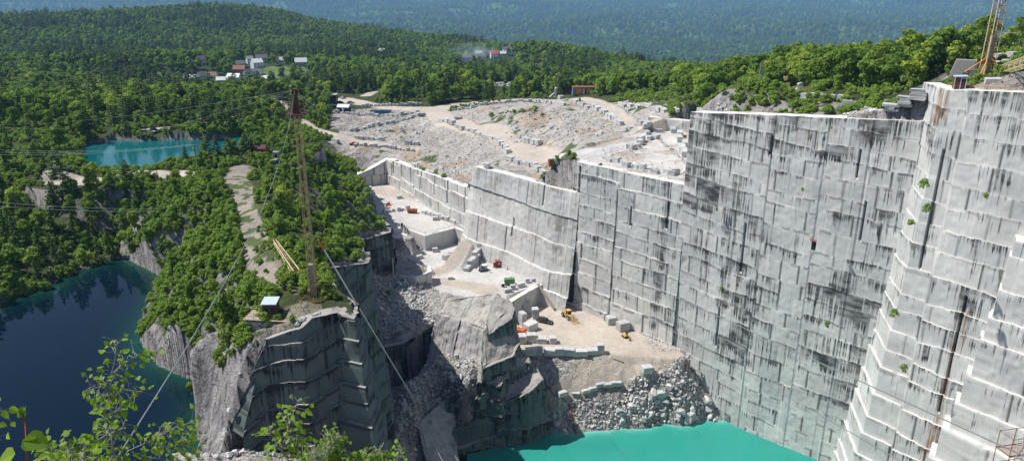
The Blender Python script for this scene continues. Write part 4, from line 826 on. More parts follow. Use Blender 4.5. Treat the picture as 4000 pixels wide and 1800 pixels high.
for u,v,r,s,l in [(2820,1128,198,.9,'tuft of weeds on the wide ledge of the weathered wall'),(3230,1272,172,1.0,'shrub rooted in a ledge low on the weathered wall'),(3610,725,157,1.1,'shrub in the corner of the right buttress, upper one'),(3620,820,155,1.0,'shrub in the corner of the right buttress, second from top'),(3555,880,158,1.1,'shrub hanging in the corner of the right buttress, third from top'),(3530,1440,146,.9,'small shrub beside the dark joint of the right buttress'),(3490,1230,160,1.1,'shrub hanging in the corner of the right buttress, lowest one'),(3135,740,182,.7,'tiny shrub on the upper left of the weathered wall'),(2800,820,198,.7,'weeds on the ledge under the stained step'),(3850,1030-265,147,.8,'small shrub on a ledge of the right buttress')]:
    q=P(u,v,r=r); shrub(q.x,q.y,s*.8,l,None,q.z-.3)
# ------------------------------------------------------------ far forest: uncountable, instanced
def gn_forest(name,X,Y,Z,S,crowns,seed):
    V=np.stack([X,Y,Z],-1); me=bpy.data.meshes.new(name); me.vertices.add(len(V)); me.vertices.foreach_set('co',V.astype(np.float32).ravel())
    rs=np.random.default_rng(seed)
    for k,a in (('scl',S),('rz',rs.uniform(0,6.28,len(V)))):
        at=me.attributes.new(k,'FLOAT','POINT'); at.data.foreach_set('value',a.astype(np.float32))
    at=me.attributes.new('kind','INT','POINT'); at.data.foreach_set('value',rs.integers(0,len(crowns),len(V)).astype(np.int32))
    o=link(name,me); tag(o,{'b':'mixed green wood covering the hills and the ground round the quarry','c':'dark spruces and pines scattered through the wood on the hills','u':'dense low green undergrowth filling the ground between the trees','f':'hazy blue green forest on the far side of the valley'}[name[0]],'undergrowth' if name[0]=='u' else 'forest',None,'stuff')
    g=bpy.data.node_groups.new(name,'GeometryNodeTree'); g.interface.new_socket('Geometry',in_out='INPUT',socket_type='NodeSocketGeometry'); g.interface.new_socket('Geometry',in_out='OUTPUT',socket_type='NodeSocketGeometry')
    N=g.nodes; L=g.links; gi=N.new('NodeGroupInput'); go=N.new('NodeGroupOutput'); iop=N.new('GeometryNodeInstanceOnPoints'); jn=N.new('GeometryNodeJoinGeometry')
    for c in crowns:
        oi=N.new('GeometryNodeObjectInfo'); oi.inputs['Object'].default_value=c; oi.inputs['As Instance'].default_value=True; L.new(oi.outputs['Geometry'],jn.inputs[0])
    def na(n_,t='FLOAT'):
        q=N.new('GeometryNodeInputNamedAttribute'); q.data_type=t; q.inputs[0].default_value=n_; return q.outputs[0]
    cx=N.new('ShaderNodeCombineXYZ'); L.new(na('rz'),cx.inputs[2]); iop.inputs['Pick Instance'].default_value=True
    L.new(gi.outputs[0],iop.inputs['Points']); L.new(jn.outputs[0],iop.inputs['Instance']); L.new(na('kind','INT'),iop.inputs['Instance Index'])
    L.new(cx.outputs[0],iop.inputs['Rotation']); L.new(na('scl'),iop.inputs['Scale']); L.new(iop.outputs[0],go.inputs[0])
    md=o.modifiers.new('trees','NODES'); md.node_group=g; return o
def clearp(X,Y): return in_poly(X,Y,pp([(2000,400,-67),(1900,400,-69),(1900,385,-69.5),(2150,375,-66),(2400,372,-60),(2420,400,-59)]))|(in_poly(X,Y,pp([(2480,365,-56),(2700,350,-50),(2900,385,-40),(2900,415,-40),(2700,405,-46),(2520,395,-54)]))&(fbm(X/5,Y/5,4,2)<.6))|in_poly(X,Y,pp([(3000,320,-36),(3000,290,-36),(3120,285,-35),(3200,340,-34),(3150,400,-33),(2950,390,-36)]))
def first(k):
    for o in COL.objects:
        if o.name.split('.')[0]=='crown' and o.data is TREES[k][0] : return o
def forest_points(seed):
    rs=np.random.default_rng(seed); XS=[];YS=[]
    for r0,r1,sp in ((100,480,3.6),(480,1200,7.2),(1200,2500,9.5),(2500,4200,17)):
        amax=math.radians(50 if r1<500 else 41); area=amax*(r1*r1-r0*r0); n=int(area/(sp*sp)); r=np.sqrt(rs.uniform(r0*r0,r1*r1,n)); a=rs.uniform(-amax,amax,n); XS.append(r*np.sin(a)); YS.append(r*np.cos(a))
    return np.concatenate(XS),np.concatenate(YS)
VILL=[(u,v,r) for u,v,r in [(600,285,860),(700,275,860),(800,305,840),(900,292,850),(1000,270,870),(1060,255,880),(1170,250,900)]]
X,Y=forest_points(77); r=np.hypot(X,Y); ok=~blocked(X,Y,3.0)
for poly in (R3_,pp([(320,690,-60),(640,700,-60),(1000,600,-60),(1000,560,-60),(300,560,-60)]),I1,I2,I3,I4,I5,I6,I7,I8,I9,R1_): ok&=~in_poly(X,Y,poly)
near_island=in_poly(X,Y,pp([(540,1000,-62),(640,720,-59),(1000,600,-58),(1200,500,-74),(1500,470,-74),(1500,900,-60),(1450,1300,-52),(1000,1800,-60),(500,1500,-70)])); ok&=~near_island
ok&=~((r<250)&(X>30)); ok&=~((r<115))
qd=np.full(X.shape,99.); nn=r<450; qd[nn]=seg_dist(X[nn],Y[nn],QUARRY,True); ok&=qd>4
clear=in_poly(X,Y,pp([(2450,372,-57),(2480,355,-57),(2700,350,-50),(2900,385,-40),(2800,430,-41),(2500,400,-55),(2280,400,-61),(2000,400,-67),(1900,400,-69),(1900,385,-69.5),(2150,372,-66)])); ok&=~clear
gr2=in_poly(X,Y,pp([(1290,430,-74),(1320,372,-73),(1480,360,-73),(1500,400,-72),(1640,405,-72),(1680,450,-72),(1400,530,-76),(1280,520,-76)])); ok&=~gr2
for u,v,z,rd in [(2270,365,-62,14),(2180,300,-72,10),(1960,305,-75,22),(2170,305,-75,20),(2640,315,-52,7),(3940,205,-20,22),(3870,285,-21,12),(240,415,-66,10),(480,408,-66,9),(600,505,-59,7),(1600,330,-72,4)]:
    q=P(u,v,z); ok&=np.hypot(X-q.x,Y-q.y)>rd
KEEP=RNG.random(X.shape)
for u,v,z,R_ in CLEAR:
    q=P(u,v,z); ok&=~((np.hypot(X-q.x,Y-q.y)<R_)|((abs(X/Y-q.x/q.y)<R_*.8/q.y)&(Y<q.y)&(Y>q.y-125)&(KEEP>.12)))
for u,v,rd,h_ in VH:
    q=P(u,v,r=rd); rad=12; ok&=~((np.hypot(X-q.x,(Y-q.y))<rad)|((abs(X/Y-q.x/q.y)<9/q.y)&(Y<q.y)&(Y>q.y-105)&(KEEP>.07)))
X=X[ok];Y=Y[ok]; r=r[ok]; Z=height(X,Y)-.3
con=fbm(X/90,Y/90,91,3)+RNG.uniform(-.16,.16,X.size); a=np.arctan2(X,Y); con+=.10*((a<-.12)&(r>500)&(r<1500)); con-=.3*((a>.12)&(r<900))
isc=con>.655
S=np.interp(r,[100,400,600,1200,2500,4200],[.85,1.0,1.25,1.45,1.5,2.8])*RNG.uniform(.7,1.25,X.size)
dn=(r<480)&(X<-60)&(r<300); S=np.where(dn,S*.8,S)
b=~isc
gn_forest('broadleaf_forest',X[b],Y[b],Z[b],S[b],[first(k) for k in B],1)
gn_forest('conifer_forest',X[isc],Y[isc],Z[isc],S[isc]*.95,[first(k) for k in ('c0','c1','p0')],2)
ur=np.random.default_rng(8); n_=60000; rr=np.sqrt(ur.uniform(100**2,420**2,n_)); aa=ur.uniform(math.radians(-48),math.radians(40),n_); UX=rr*np.sin(aa); UY=rr*np.cos(aa)
uok=~blocked(UX,UY,.4)&((aa<-.03)|(rr>190)); 
uok&=~in_poly(UX,UY,pp([(520,1340,-75),(570,1170,-66),(680,1195,-57.5),(830,1270,-57),(900,1290,-55),(1040,1310,-55),(1380,1250,-52),(1350,1190,-52),(1100,1160,-53),(1100,1000,-54),(1060,1000,-54),(1100,1320,-56),(900,1800,-72),(500,1800,-74)]))
uok&=~((UX>45)&(seg_dist(UX,UY,[(52,201),(68,182),(92,161),(97,144),(112,125)])<6)); uok&=~clearp(UX,UY)&~in_poly(UX,UY,pp([(1290,430,-74),(1310,405,-73),(1480,392,-73),(1640,405,-72),(1690,450,-72),(1400,530,-76),(1280,520,-76)]))
dens=fbm(UX/9,UY/9,99,3); uok&=(dens>.40)|in_poly(UX,UY,I1); UX=UX[uok];UY=UY[uok]; UZ=height(UX,UY)-.15
SO=[]
for me_ in SHRUB: SO.append([o for o in COL.objects if o.data is me_][0])
gn_forest('undergrowth',UX,UY,UZ,ur.uniform(.55,1.35,len(UX)),SO,5)
fr_=np.random.default_rng(12); FX=[];FY=[];FS=[]
for r0,r1,sp,sc in ((3600,5600,26,3.3),(5600,10500,48,5.2)):
    n_=int(math.radians(41)*(r1*r1-r0*r0)/(sp*sp)); rr=np.sqrt(fr_.uniform(r0*r0,r1*r1,n_)); aa=fr_.uniform(math.radians(-41),math.radians(41),n_); lr=np.log(rr)
    keep=~(fbm(aa*22,lr*26,61,2)+.12*(vnoise(aa*160,lr*120,3)-.5)>.83); FX.append((rr*np.sin(aa))[keep]); FY.append((rr*np.cos(aa))[keep]); FS.append(sc*fr_.uniform(.5,1.15,keep.sum()))
FX=np.concatenate(FX);FY=np.concatenate(FY);FS=np.concatenate(FS); gn_forest('far_forest',FX,FY,height(FX,FY)-5,FS,[first(k) for k in ('b0','b2','b1','c0')],6)
print('forest',b.sum(),isc.sum(),len(UX),len(FX))
# ------------------------------------------------------------ haze
hb=MB(); hb.box((0,8225,-320),(34000,16550,760)); hz_=hb.build('haze',None); 
hm=bpy.data.materials.new('haze'); hm.use_nodes=True; t_=hm.node_tree; t_.nodes.remove(t_.nodes['Principled BSDF']); pv=t_.nodes.new('ShaderNodeVolumePrincipled'); pv.inputs['Density'].default_value=HAZE; pv.inputs['Color'].default_value=(.33,.60,1,1); pv.inputs['Anisotropy'].default_value=0
t_.links.new(pv.outputs[0],t_.nodes['Material Output'].inputs['Volume']); hz_.data.materials.append(hm); tag(hz_,'thin blue summer haze over the whole valley','haze',None,'stuff')
# ------------------------------------------------------------ ray to ground
def G(u,v,rmin=84,rmax=1500,off=0.0):
    rs=np.concatenate([np.arange(rmin,460,.5),np.arange(460,rmax,3.)]); x=(u-2000)/FPX; y=(900-v)/FPX
    d=(x,math.cos(PITCH)+y*math.sin(PITCH),-math.sin(PITCH)+y*math.cos(PITCH)); k=rs/math.hypot(d[0],d[1])
    X=d[0]*k;Y=d[1]*k;Z=d[2]*k; H=height(X,Y); b=np.where(Z<=H)[0]
    i=b[0] if len(b) else len(rs)-1
    return Vector((X[i],Y[i],H[i]+off))
# ------------------------------------------------------------ granite blocks
BLK=[]
for k in range(6):
    rs=random.Random(50+k); m=MB(); j=.12 if k<4 else .3; vs=[]
    for z in (-.5,.5):
        for x,y in ((-.5,-.5),(.5,-.5),(.5,.5),(-.5,.5)): vs.append((x*(1-rs.uniform(0,j)),y*(1-rs.uniform(0,j)),z*(1-rs.uniform(0,j)*.5)+.5))
    m.add(vs,[(3,2,1,0),(4,5,6,7),(0,1,5,4),(1,2,6,5),(2,3,7,6),(3,0,4,7)]); o=m.build('b',M['block'],bevel=.035); BLK.append(o.data); bpy.data.objects.remove(o)
rb=random.Random(9)
def block(p,sx,sy,sz,rz,label,group=None,k=None,mat=None,name='granite_block',tilt=0.0,cat='stone block'):
    o=link(name,BLK[rb.randrange(6) if k is None else k]); o.location=(p[0],p[1],p[2]-.12); o.scale=(sx,sy,sz); o.rotation_euler=(rb.uniform(-.05,.05)+tilt,rb.uniform(-.05,.05),rz); return tag(o,label,cat,group)
def row(L,n,size,label,group,gap=.12,skip=0.0,stack=1,h=.85,name='granite_block',cat='stone block',z=None):
    pts=[G(u,v) if z is None else P(u,v,z) for u,v in L]; seg=[(b-a).length for a,b in zip(pts[:-1],pts[1:])]; T=sum(seg); 
    for k in range(n):
        if rb.random()<skip: continue
        t=(k+.5)/n*T; i=0
        while i<len(seg)-1 and t>seg[i]: t-=seg[i]; i+=1
        d=(pts[i+1]-pts[i]); jj=1.2 if 'yard' in label or 'scattered' in label else .25; p=pts[i]+d*(t/seg[i])+Vector((rb.uniform(-jj,jj),rb.uniform(-jj,jj),0)); a=math.atan2(d.y,d.x)+rb.uniform(-.12,.12); zz=hz(p.x,p.y) if z is None else z
        s=size*rb.uniform(.62,1.2); lx=min(T/n*(1-gap)*rb.uniform(.85,1.05),size*2.4)
        for q in range(stack): block((p.x,p.y,zz+q*s*h*.95),lx,s*.9,s*h,a,label,group)
ROWS=[([(1700,474),(1830,512),(1940,545),(1963,572),(1992,600)],18,2.3,'pale block in the kerb row outside the haul road bend','haul road kerb blocks'),
([(1362,516),(1480,488),(1580,470),(1662,448)],16,2.3,'pale block in the row edging the grey stone field','stone field kerb blocks'),
([(1235,520),(1290,545),(1325,562)],7,1.8,'small block edging the lower haul road near the left copse','lower road kerb blocks'),
([(1385,541),(1500,550)],6,1.8,'block in the short row behind the red pickup road','short row blocks'),
([(1380,577),(1500,574),(1620,592)],13,1.8,'block in the row in front of the red pickup road','front row blocks'),
([(1582,562),(1640,568)],4,2.5,'large cube block in the group of four beside the rock mound','group of four blocks'),
([(1400,420),(1650,410)],17,2.2,'block in the back row under the dark grove','back row blocks'),
([(1310,441),(1440,450),(1560,452),(1640,440)],17,2.0,'white rough stone in the row along the parking place','parking row stones'),
([(1765,432),(1850,420),(1930,408),(2010,398),(2080,398)],18,2.0,'block in the row along the far haul road','far haul road blocks'),
([(2085,398),(2150,404),(2210,412)],7,2.2,'block in the row beneath the silo','silo row blocks'),
([(2225,400),(2300,425)],5,2.0,'block left of the upper haul road fork','fork blocks'),
([(2315,420),(2360,445),(2400,478),(2428,497)],10,2.4,'block in the row down the left side of the yard road','yard road left blocks'),
([(2412,412),(2500,422),(2560,432),(2640,445),(2730,458)],17,2.3,'block in the row above the sheer yard face','upper yard row blocks'),
([(2446,502),(2530,518),(2556,540),(2500,560),(2455,585)],13,2.2,'block in the curved row inside the white yard','yard curve blocks'),
([(2040,555),(2110,572)],4,2.4,'dark seamed block under the rocky mound by the pale road','blocks under the mound'),
([(1975,625),(2060,648),(2180,690)],10,2.1,'block lined up along the top of the smooth pale wall','blocks over the smooth wall'),
([(2340,618),(2420,640),(2500,660),(2650,690)],11,1.9,'block scattered behind the railing of the yard','blocks behind the yard railing'),
([(1532,722),(1570,736),(1630,755),(1700,785)],11,1.9,'block in the row at the foot of the long sawn wall','blocks under the sawn wall'),
([(1495,832),(1600,818)],6,2.0,'block in the row across the upper bench beside the rusty tank','upper bench cross row'),
([(1650,832),(1700,848),(1760,868),(1815,893)],10,2.0,'block in the row guarding the road on the upper bench','upper bench road row')]
for L,n,s,l,g in ROWS: row(L,n,s,l,g)
row([(1822,908),(1736,1018)],9,1.9,'dark sided block in the left retaining wall of the ramp','ramp left wall blocks',stack=1,h=1.0)
# right side of the ramp: stacked courses
A=P(1885,930,-92.5); B_=P(1815,1058,-98.5)
for k in range(11):
    t=(k+.5)/11; p=A.lerp(B_,t); zt=-92.5-6*t; zz=-98.6; q=0; n_=max(1,round((zt-zz+.8)/1.5))
    for q in range(n_): block((p.x+.5,p.y-.3,zz+q*1.5),2.35,1.7+.3*(n_-q),1.52,math.atan2((B_-A).y,(B_-A).x)+rb.uniform(-.05,.05),'dark weathered block stacked in the right retaining wall of the ramp','ramp right wall blocks',k=rb.randrange(4))
def single(u,v,sx,sy,sz,a,l,z=None,k=None,tilt=0): 
    p=G(u,v) if z is None else P(u,v,z); return block(p,sx,sy,sz,a,l,None,k,tilt=tilt)
for u,v,sx,sy,sz,a,l in [(u_,v_,a_*.84,b_*.88,c_*.88,d_,e_) for u_,v_,a_,b_,c_,d_,e_ in [(1700,985,3.0,2.2,2.0,.2,'pale block on the lower bench just left of the ramp foot'),(1640,1010,2.6,2.0,1.6,.6,'pale block between the small sawn block and the lower bench centre'),(1760,1090,2.4,1.8,1.3,.1,'low slab on the lower bench in front of the ramp'),(1905,985,3.2,2.0,2.0,-.6,'pale block right of the ramp wall against the smooth wall'),(1440,745,3.4,2.6,2.4,.3,'pale block at the far left corner of the upper bench'),(1560,775,3.0,2.0,1.8,.4,'pale block in the middle of the upper bench'),(1700,860,2.6,2.0,1.8,.2,'pale block near the sawn edge of the upper bench'),(1985,1142,3.6,1.6,1.6,.4,'flat block at the left end of the lower bench edge'),(1940,1158,2.2,1.6,1.3,.2,'low block at the bench edge above the pinnacle'),(2003,1130,2.2,1.8,2.0,.2,'cube block just in front of the green compressor'),(2035,1120,3.4,1.7,1.8,.5,'long broken block right of the green compressor'),(2060,1105,2.0,1.8,2.0,.3,'white cube block on the bench edge before its last two slabs'),(2085,1098,2.8,2.,1.4,.5,'slab second from the right on the lower bench edge'),(2113,1082,2.6,2.2,1.7,.5,'tilted slab at the right end of the lower bench edge'),
 (2055,1218,4.0,3.2,4.4,.4,'tall pale block behind the black pickup, left of the pair'),(2092,1240,3.2,3.0,4.0,.1,'tall cube block directly behind the black pickup'),(2038,1268,2.2,3.4,5.0,.5,'upright slab standing beside the orange lift'),(2072,1288,5.0,3.6,2.8,.7,'leaning wedge block right of the orange lift'),
 (2036,1335,4.0,3.2,3.0,0,'block at the left end of the short row on the pit floor'),(2077,1335,4.2,3.2,3.1,.05,'second block of the short row on the pit floor'),(2115,1337,3.8,3.0,2.0,-.1,'low broken block of the short row on the pit floor'),(2158,1337,2.6,2.6,2.3,.1,'small block at the right end of the short row on the pit floor'),
 (2072,1388,4.6,2.8,2.5,.1,'leftmost block of the row guarding the pit slope'),(2106,1382,3.0,2.6,2.7,0,'small cube, second in the row guarding the pit slope'),(2146,1386,4.6,3.0,2.3,-.1,'block holding a coiled cable in the row guarding the pit slope'),(2182,1388,3.4,2.8,2.9,.05,'fourth block of the row guarding the pit slope'),(2220,1388,4.4,2.8,2.4,-.15,'ragged block, fifth in the row guarding the pit slope'),(2268,1392,5.6,2.6,2.3,0,'wedge ended block casting the long shadow on the pit slope'),(2312,1378,3.8,3.0,1.7,.1,'flat block with another on top near the end of the pit row'),(2345,1378,2.9,2.8,3.4,.1,'upright cube at the right end of the pit row'),
 (2255,1188,6.5,2.2,2.2,-.9,'long pale slab against the wall foot behind the yellow loader'),(2300,1212,2.0,1.8,1.5,0,'small stone at the wall foot right of the loader'),(2345,1238,4.2,2.0,1.5,-.8,'long flat block at the foot of the main wall'),(2362,1250,1.4,1.4,3.2,.2,'thin upright stone at the foot of the main wall'),(2385,1262,3.6,3.2,2.9,.3,'large white cube at the foot of the main wall'),(2432,1290,4.6,3.4,3.4,.4,'rounded white block left of the earth heap'),(2440,1268,4.4,2.0,2.2,-.7,'white slab behind the rounded block left of the earth heap'),
 (2525,1455,3.8,2.6,2.4,.3,'bluish white block alone on the slope above the boulders'),(2110,1525,1.6,1.4,.8,.4,'white slab on the slope edge beside the green rock face'),(2195,1548,3.4,2.4,1.6,.5,'stack of white slabs above the rusty pipe'),(2250,1550,2.6,1.6,.9,-.2,'flat slab at the bend of the slope track'),
 (2288,1542,3.2,1.4,1.1,.45,'first slab of the curved kerb on the slope track'),(2316,1527,3.6,1.5,1.1,.5,'second slab of the curved kerb on the slope track'),(2345,1515,4.0,1.6,1.2,.4,'third slab of the curved kerb on the slope track'),(2378,1508,4.2,1.6,1.2,.15,'fourth slab of the curved kerb on the slope track'),(2408,1506,3.8,1.7,1.3,0,'last slab of the curved kerb on the slope track'),
 (2450,508,3.2,1.8,1.7,.3,'big pale block where the yard road enters the yard'),(2470,585,2.6,2.2,2.2,.6,'tilted block in the middle of the yard rubble'),(2570,518,5.4,2.0,1.7,-.1,'long white block at the foot of the sheer yard face'),(2520,508,3.0,2.0,2.0,.5,'broken block left of the long white block in the yard'),(2637,682,3.6,2.2,2.2,.2,'grey block near the right end of the yard railing')]]:
    single(u,v,sx,sy,sz,a,l)
for L,n,s,l,g in [([(205,662),(300,668)],4,1.7,'long kerb block left of the small tree on the quarry road by the pond','left pond road blocks'),([(425,672),(590,676)],6,1.7,'long kerb block between quarry road and pond, right part','right pond road blocks'),([(1040,396),(1125,392)],5,2.2,'pale block behind the wide end of the haul road','road end blocks'),([(3130,385),(3300,388)],5,2.0,'flat grey slab lying on the shelf above the high wall','shelf slabs')]:
    row(L,n,s,l,g,h=.7)
for k,(u,v,n) in enumerate([(3480,425,3),(3530,420,4),(3580,416,4),(3460,428,3),(3400,428,2)]):
    p=G(u,v)
    for q in range(n): block((p.x+rb.uniform(-.3,.3),p.y+rb.uniform(-.3,.3),p.z-.5+q*.55),rb.uniform(2.2,4.2),2.4,.62,-.6+rb.uniform(-.08,.08),'layered grey slab in the natural rock stack left of the right derrick' if k<3 else 'layered slab in the low rock stack on the shelf','rock stack layers %s'%('by the derrick' if k<3 else 'on the shelf'),name='rock_slab',cat='rock slab')
# ------------------------------------------------------------ boulders and rubble
def rock_v(rs,n=0):
    m=bmesh.new(); bmesh.ops.create_icosphere(m,subdivisions=1,radius=.5)
    for v in m.verts: v.co*=rs.uniform(.9,1.15)
    ax=[Vector((rs.gauss(0,1),rs.gauss(0,1),rs.gauss(0,1))).normalized() for _ in range(9)]
    for a in ax:
        d=rs.uniform(.16,.33); bmesh.ops.bisect_plane(m,geom=m.verts[:]+m.edges[:]+m.faces[:],plane_co=a*d,plane_no=a,clear_outer=True)
        es=[e for e in m.edges if e.is_boundary]; bmesh.ops.holes_fill(m,edges=es)
    bmesh.ops.triangulate(m,faces=m.faces); me=bpy.data.meshes.new('boulder'); m.to_mesh(me); m.free(); return me
ROCK=[rock_v(random.Random(k+5)) for k in range(8)]
for r_ in ROCK: r_.materials.append(M['block'])
def boulder(x,y,s,label,group,mat=None,z=None,el=1.0):
    o=link('boulder',ROCK[rb.randrange(8)]); z=hz(x,y) if z is None else z; o.location=(x,y,z+s*.15); o.scale=(s*rb.uniform(1.1,1.7)*el,s*rb.uniform(.9,1.3),s*rb.uniform(.8,1.2)); o.rotation_euler=(rb.uniform(0,6),rb.uniform(0,6),rb.uniform(0,6))
    return tag(o,label,'boulder',group)
def boulders(quad,n,smin,smax,label,group,seed):
    rs=random.Random(seed)
    for k in range(n):
        a,b=rs.random(),rs.random(); u=(quad[0][0]*(1-a)+quad[1][0]*a)*(1-b)+(quad[3][0]*(1-a)+quad[2][0]*a)*b; v=(quad[0][1]*(1-a)+quad[1][1]*a)*(1-b)+(quad[3][1]*(1-a)+quad[2][1]*a)*b
        p=G(u,v); boulder(p.x,p.y,smin*.7+(smax-smin*.7)*rs.random()**2.2,label,group,z=p.z)
boulders([(2500,1535),(2620,1525),(2640,1640),(2380,1650)],52,1.6,3.4,'angular white boulder in the heap above the turquoise water','boulders above the turquoise water',1)
boulders([(2640,1540),(2770,1560),(2790,1660),(2640,1645)],28,1.6,3.6,'angular white boulder piled against the foot of the high wall','boulders against the wall foot',2)
boulders([(2070,1600),(2200,1640),(2210,1700),(2040,1680)],22,1.0,2.6,'white boulder on the shore below the green rock face','boulders on the left shore',3)
boulders([(2250,1600),(2420,1560),(2440,1680),(2280,1690)],14,.8,1.8,'small white stone on the shore right of the rusty pipe','stones right of the pipe',4)
boulders([(1460,1120),(1600,1100),(1690,1240),(1500,1330)],30,1.0,2.4,'rough boulder in the scree above the dark chasm','boulders above the chasm',5)
boulders([(1640,1480),(1840,1440),(1840,1560),(1640,1600)],18,1.2,2.9,'boulder on the middle step of the rock pinnacle','boulders on the pinnacle step',6)
boulders([(1500,1560),(1640,1560),(1640,1640),(1490,1660)],16,1.2,3.0,'half shaded boulder at the foot of the white pole','boulders at the pole foot',7)
boulders([(1450,1640),(1560,1650),(1560,1790),(1460,1790)],12,1.8,4.2,'large shaded boulder on the floor of the chasm','boulders on the chasm floor',8)
boulders([(2560,1290),(2640,1310),(2640,1380),(2520,1360)],8,.6,1.3,'brownish stone in the heap of broken earth by the wall','stones in the earth heap',9)
boulders([(3050,350),(3260,290),(3260,310),(3080,372)],16,1.0,2.2,'white boulder tipped down the bank left of the transformer pole','boulders on the green bank',10)
boulders([(1980,480),(2350,430),(2350,520),(2000,560)],26,1.,2.6,'jagged boulder on the broken mound between the roads','boulders on the mound',11)
boulders([(1640,600),(1900,560),(1900,650),(1750,680)],18,1.,2.2,'boulder on the scree behind the sawn wall','boulders behind the sawn wall',12)
boulders([(860,1735),(1050,1750),(1150,1790),(850,1790)],9,.7,2.2,'stone at the foot of the dark island cliff','stones at the island foot',13)
boulders([(1460,505),(1620,490),(1640,560),(1480,545)],14,1.3,2.8,'blocky boulder on the ledge under the stone field row','boulders under the stone field',14)
def rubble_obj(quads_,label,name='rubble',tint=None,seed=3,emb=.1):
    rs=np.random.default_rng(seed); base=[]
    for me in ROCK:
        v=np.array([q.co[:] for q in me.vertices]); f=np.array([p.vertices[:] for p in me.polygons]); base.append((v,f))
    Vs=[];Fs=[];Ts=[];n0=0
    for quad,n,s0,s1 in quads_:
        Q=[G(*q) for q in quad]; a=rs.random(n);b=rs.random(n)
        X=(Q[0].x*(1-a)+Q[1].x*a)*(1-b)+(Q[3].x*(1-a)+Q[2].x*a)*b; Y=(Q[0].y*(1-a)+Q[1].y*a)*(1-b)+(Q[3].y*(1-a)+Q[2].y*a)*b
        Z=height(X,Y); S=s0+(s1-s0)*rs.random(n)**3.2
        for x,y,z,s in zip(X,Y,Z,S):
            v,f=base[rs.integers(8)]; e=rs.normal(size=4); e/=np.linalg.norm(e); q=Quaternion(e); R=np.array(q.to_matrix()); vv=(v*np.array([s*rs.uniform(1,1.6),s,s*rs.uniform(.6,1.1)]))@R.T+np.array([x,y,z+s*emb]); Vs.append(vv); Fs.append(f+n0); n0+=len(v); Ts.append(np.full(len(v),rs.random()))
    me=mesh_np(name,np.concatenate(Vs),np.concatenate(Fs),attrs={'tint':np.concatenate(Ts)}); o=link(name,me,M['rubble']); return tag(o,label,'rubble',None,'stuff')
rubble_obj([([(2030,1590),(2420,1560),(2450,1690),(2030,1690)],1100,.25,1.2),([(2450,1500),(2720,1470),(2790,1650),(2400,1690)],1500,.25,1.5),([(2060,1395),(2400,1390),(2300,1480),(2120,1520)],350,.12,.5),([(2500,1250),(2640,1290),(2700,1420),(2540,1380)],700,.2,.9)],'broken white stone covering the slope down to the turquoise water',seed=4)
rubble_obj([([(1420,1060),(1640,1080),(1700,1260),(1490,1340)],2200,.25,1.5),([(1450,970),(1560,1010),(1640,1050),(1450,1080)],500,.15,.6),([(1640,1330),(1850,1400),(1850,1560),(1620,1560)],900,.25,1.4),([(1500,1540),(1640,1540),(1640,1680),(1480,1700)],700,.3,1.5),([(1450,1620),(1560,1650),(1560,1790),(1450,1790)],500,.3,1.6)],'broken grey stone filling the scree and ledges round the chasm',seed=5)
rubble_obj([([(1300,440),(1640,430),(1660,448),(1370,512)],900,.2,.5),([(1700,500),(1900,530),(1950,620),(1650,590)],500,.25,.7),([(1950,440),(2380,420),(2380,540),(2000,560)],600,.3,1.5),([(1620,590),(1900,600),(1900,660),(1740,690)],500,.3,1.2),([(1400,480),(1700,470),(1700,560),(1400,540)],400,.3,1.4),([(2430,420),(2740,440),(2740,490),(2440,440)],700,.3,1.2),([(2800,405),(3600,405),(3600,440),(2800,440)],900,.3,1.5)],'loose stone littering the upper quarry ground',seed=6)
rubble_obj([([(2340,590),(2480,560),(2560,600),(2400,640)],350,.2,1.1),([(2420,620),(2660,640),(2690,700),(2440,660)],260,.2,.9)],'broken stone on the white yard',seed=8)
rubble_obj([([(860,1735),(1300,1740),(1400,1800),(760,1800)],900,.15,1.2)],'loose stone at the foot of the island cliff',seed=7)

for k,(u,v,n,l) in enumerate([(1955,318,22,'pale waste block in the left clearing beyond the haul road'),(2175,312,18,'pale waste block in the clearing behind the silo'),(2640,318,8,'pale waste block in the small clearing in the right wood'),(2250,275,10,'pale waste block in the farthest clearing above the silo')]):
    R_=CLEAR[k][3]; q=P(*CLEAR[k][:3])
    for i in range(n):
        a=rb.uniform(0,6.28); d=R_*.85*rb.random()**.5; x=q.x+d*math.cos(a); y=q.y+d*math.sin(a); block((x,y,hz(x,y)),rb.uniform(1.5,4),rb.uniform(1.5,3),rb.uniform(1,3.2),a,l,'waste blocks clearing %s'%['one','two','three','four'][k],name='waste_block')
# ------------------------------------------------------------ steelwork
def lattice(m,c0,c1,w0,w1,n,r=.05,rb_=.035,up=Vector((0,1,0)),chords=(0,1,2,3)):
    """four chord lattice from c0 to c1"""
    c0=Vector(c0);c1=Vector(c1);t=(c1-c0).normalized();a=t.cross(up).normalized();b=t.cross(a)
    def cor(f,k): w=w0+(w1-w0)*f; s=((-1,-1),(1,-1),(1,1),(-1,1))[k]; return c0.lerp(c1,f)+a*s[0]*w/2+b*s[1]*w/2
    for k in chords: m.tube([cor(0,k),cor(1,k)],r,4)
    return cor
def braces(m,cor,n,r):
    for i in range(n):
        for k in range(4):
            f0=i/n; f1=(i+1)/n; k2=(k+1)%4
            m.tube([cor(f0,k),cor(f1,k2)] if (i+k)%2 else [cor(f0,k2),cor(f1,k)],r,3,cap=False); m.tube([cor(f0,k),cor(f0,k2)],r,3,cap=False)
gb=P(1228,1168,-52.2); gb.z=-52.2
DZ=gb.z; top=Vector((gb.x,gb.y,-17.5))
dr=empty('derrick',(gb.x,gb.y,DZ),'tall yellow lattice derrick mast with a maroon cap standing in a rusty ring','derrick')
loc=lambda p: Vector(p)-Vector((gb.x,gb.y,DZ))
H_=top.z-DZ
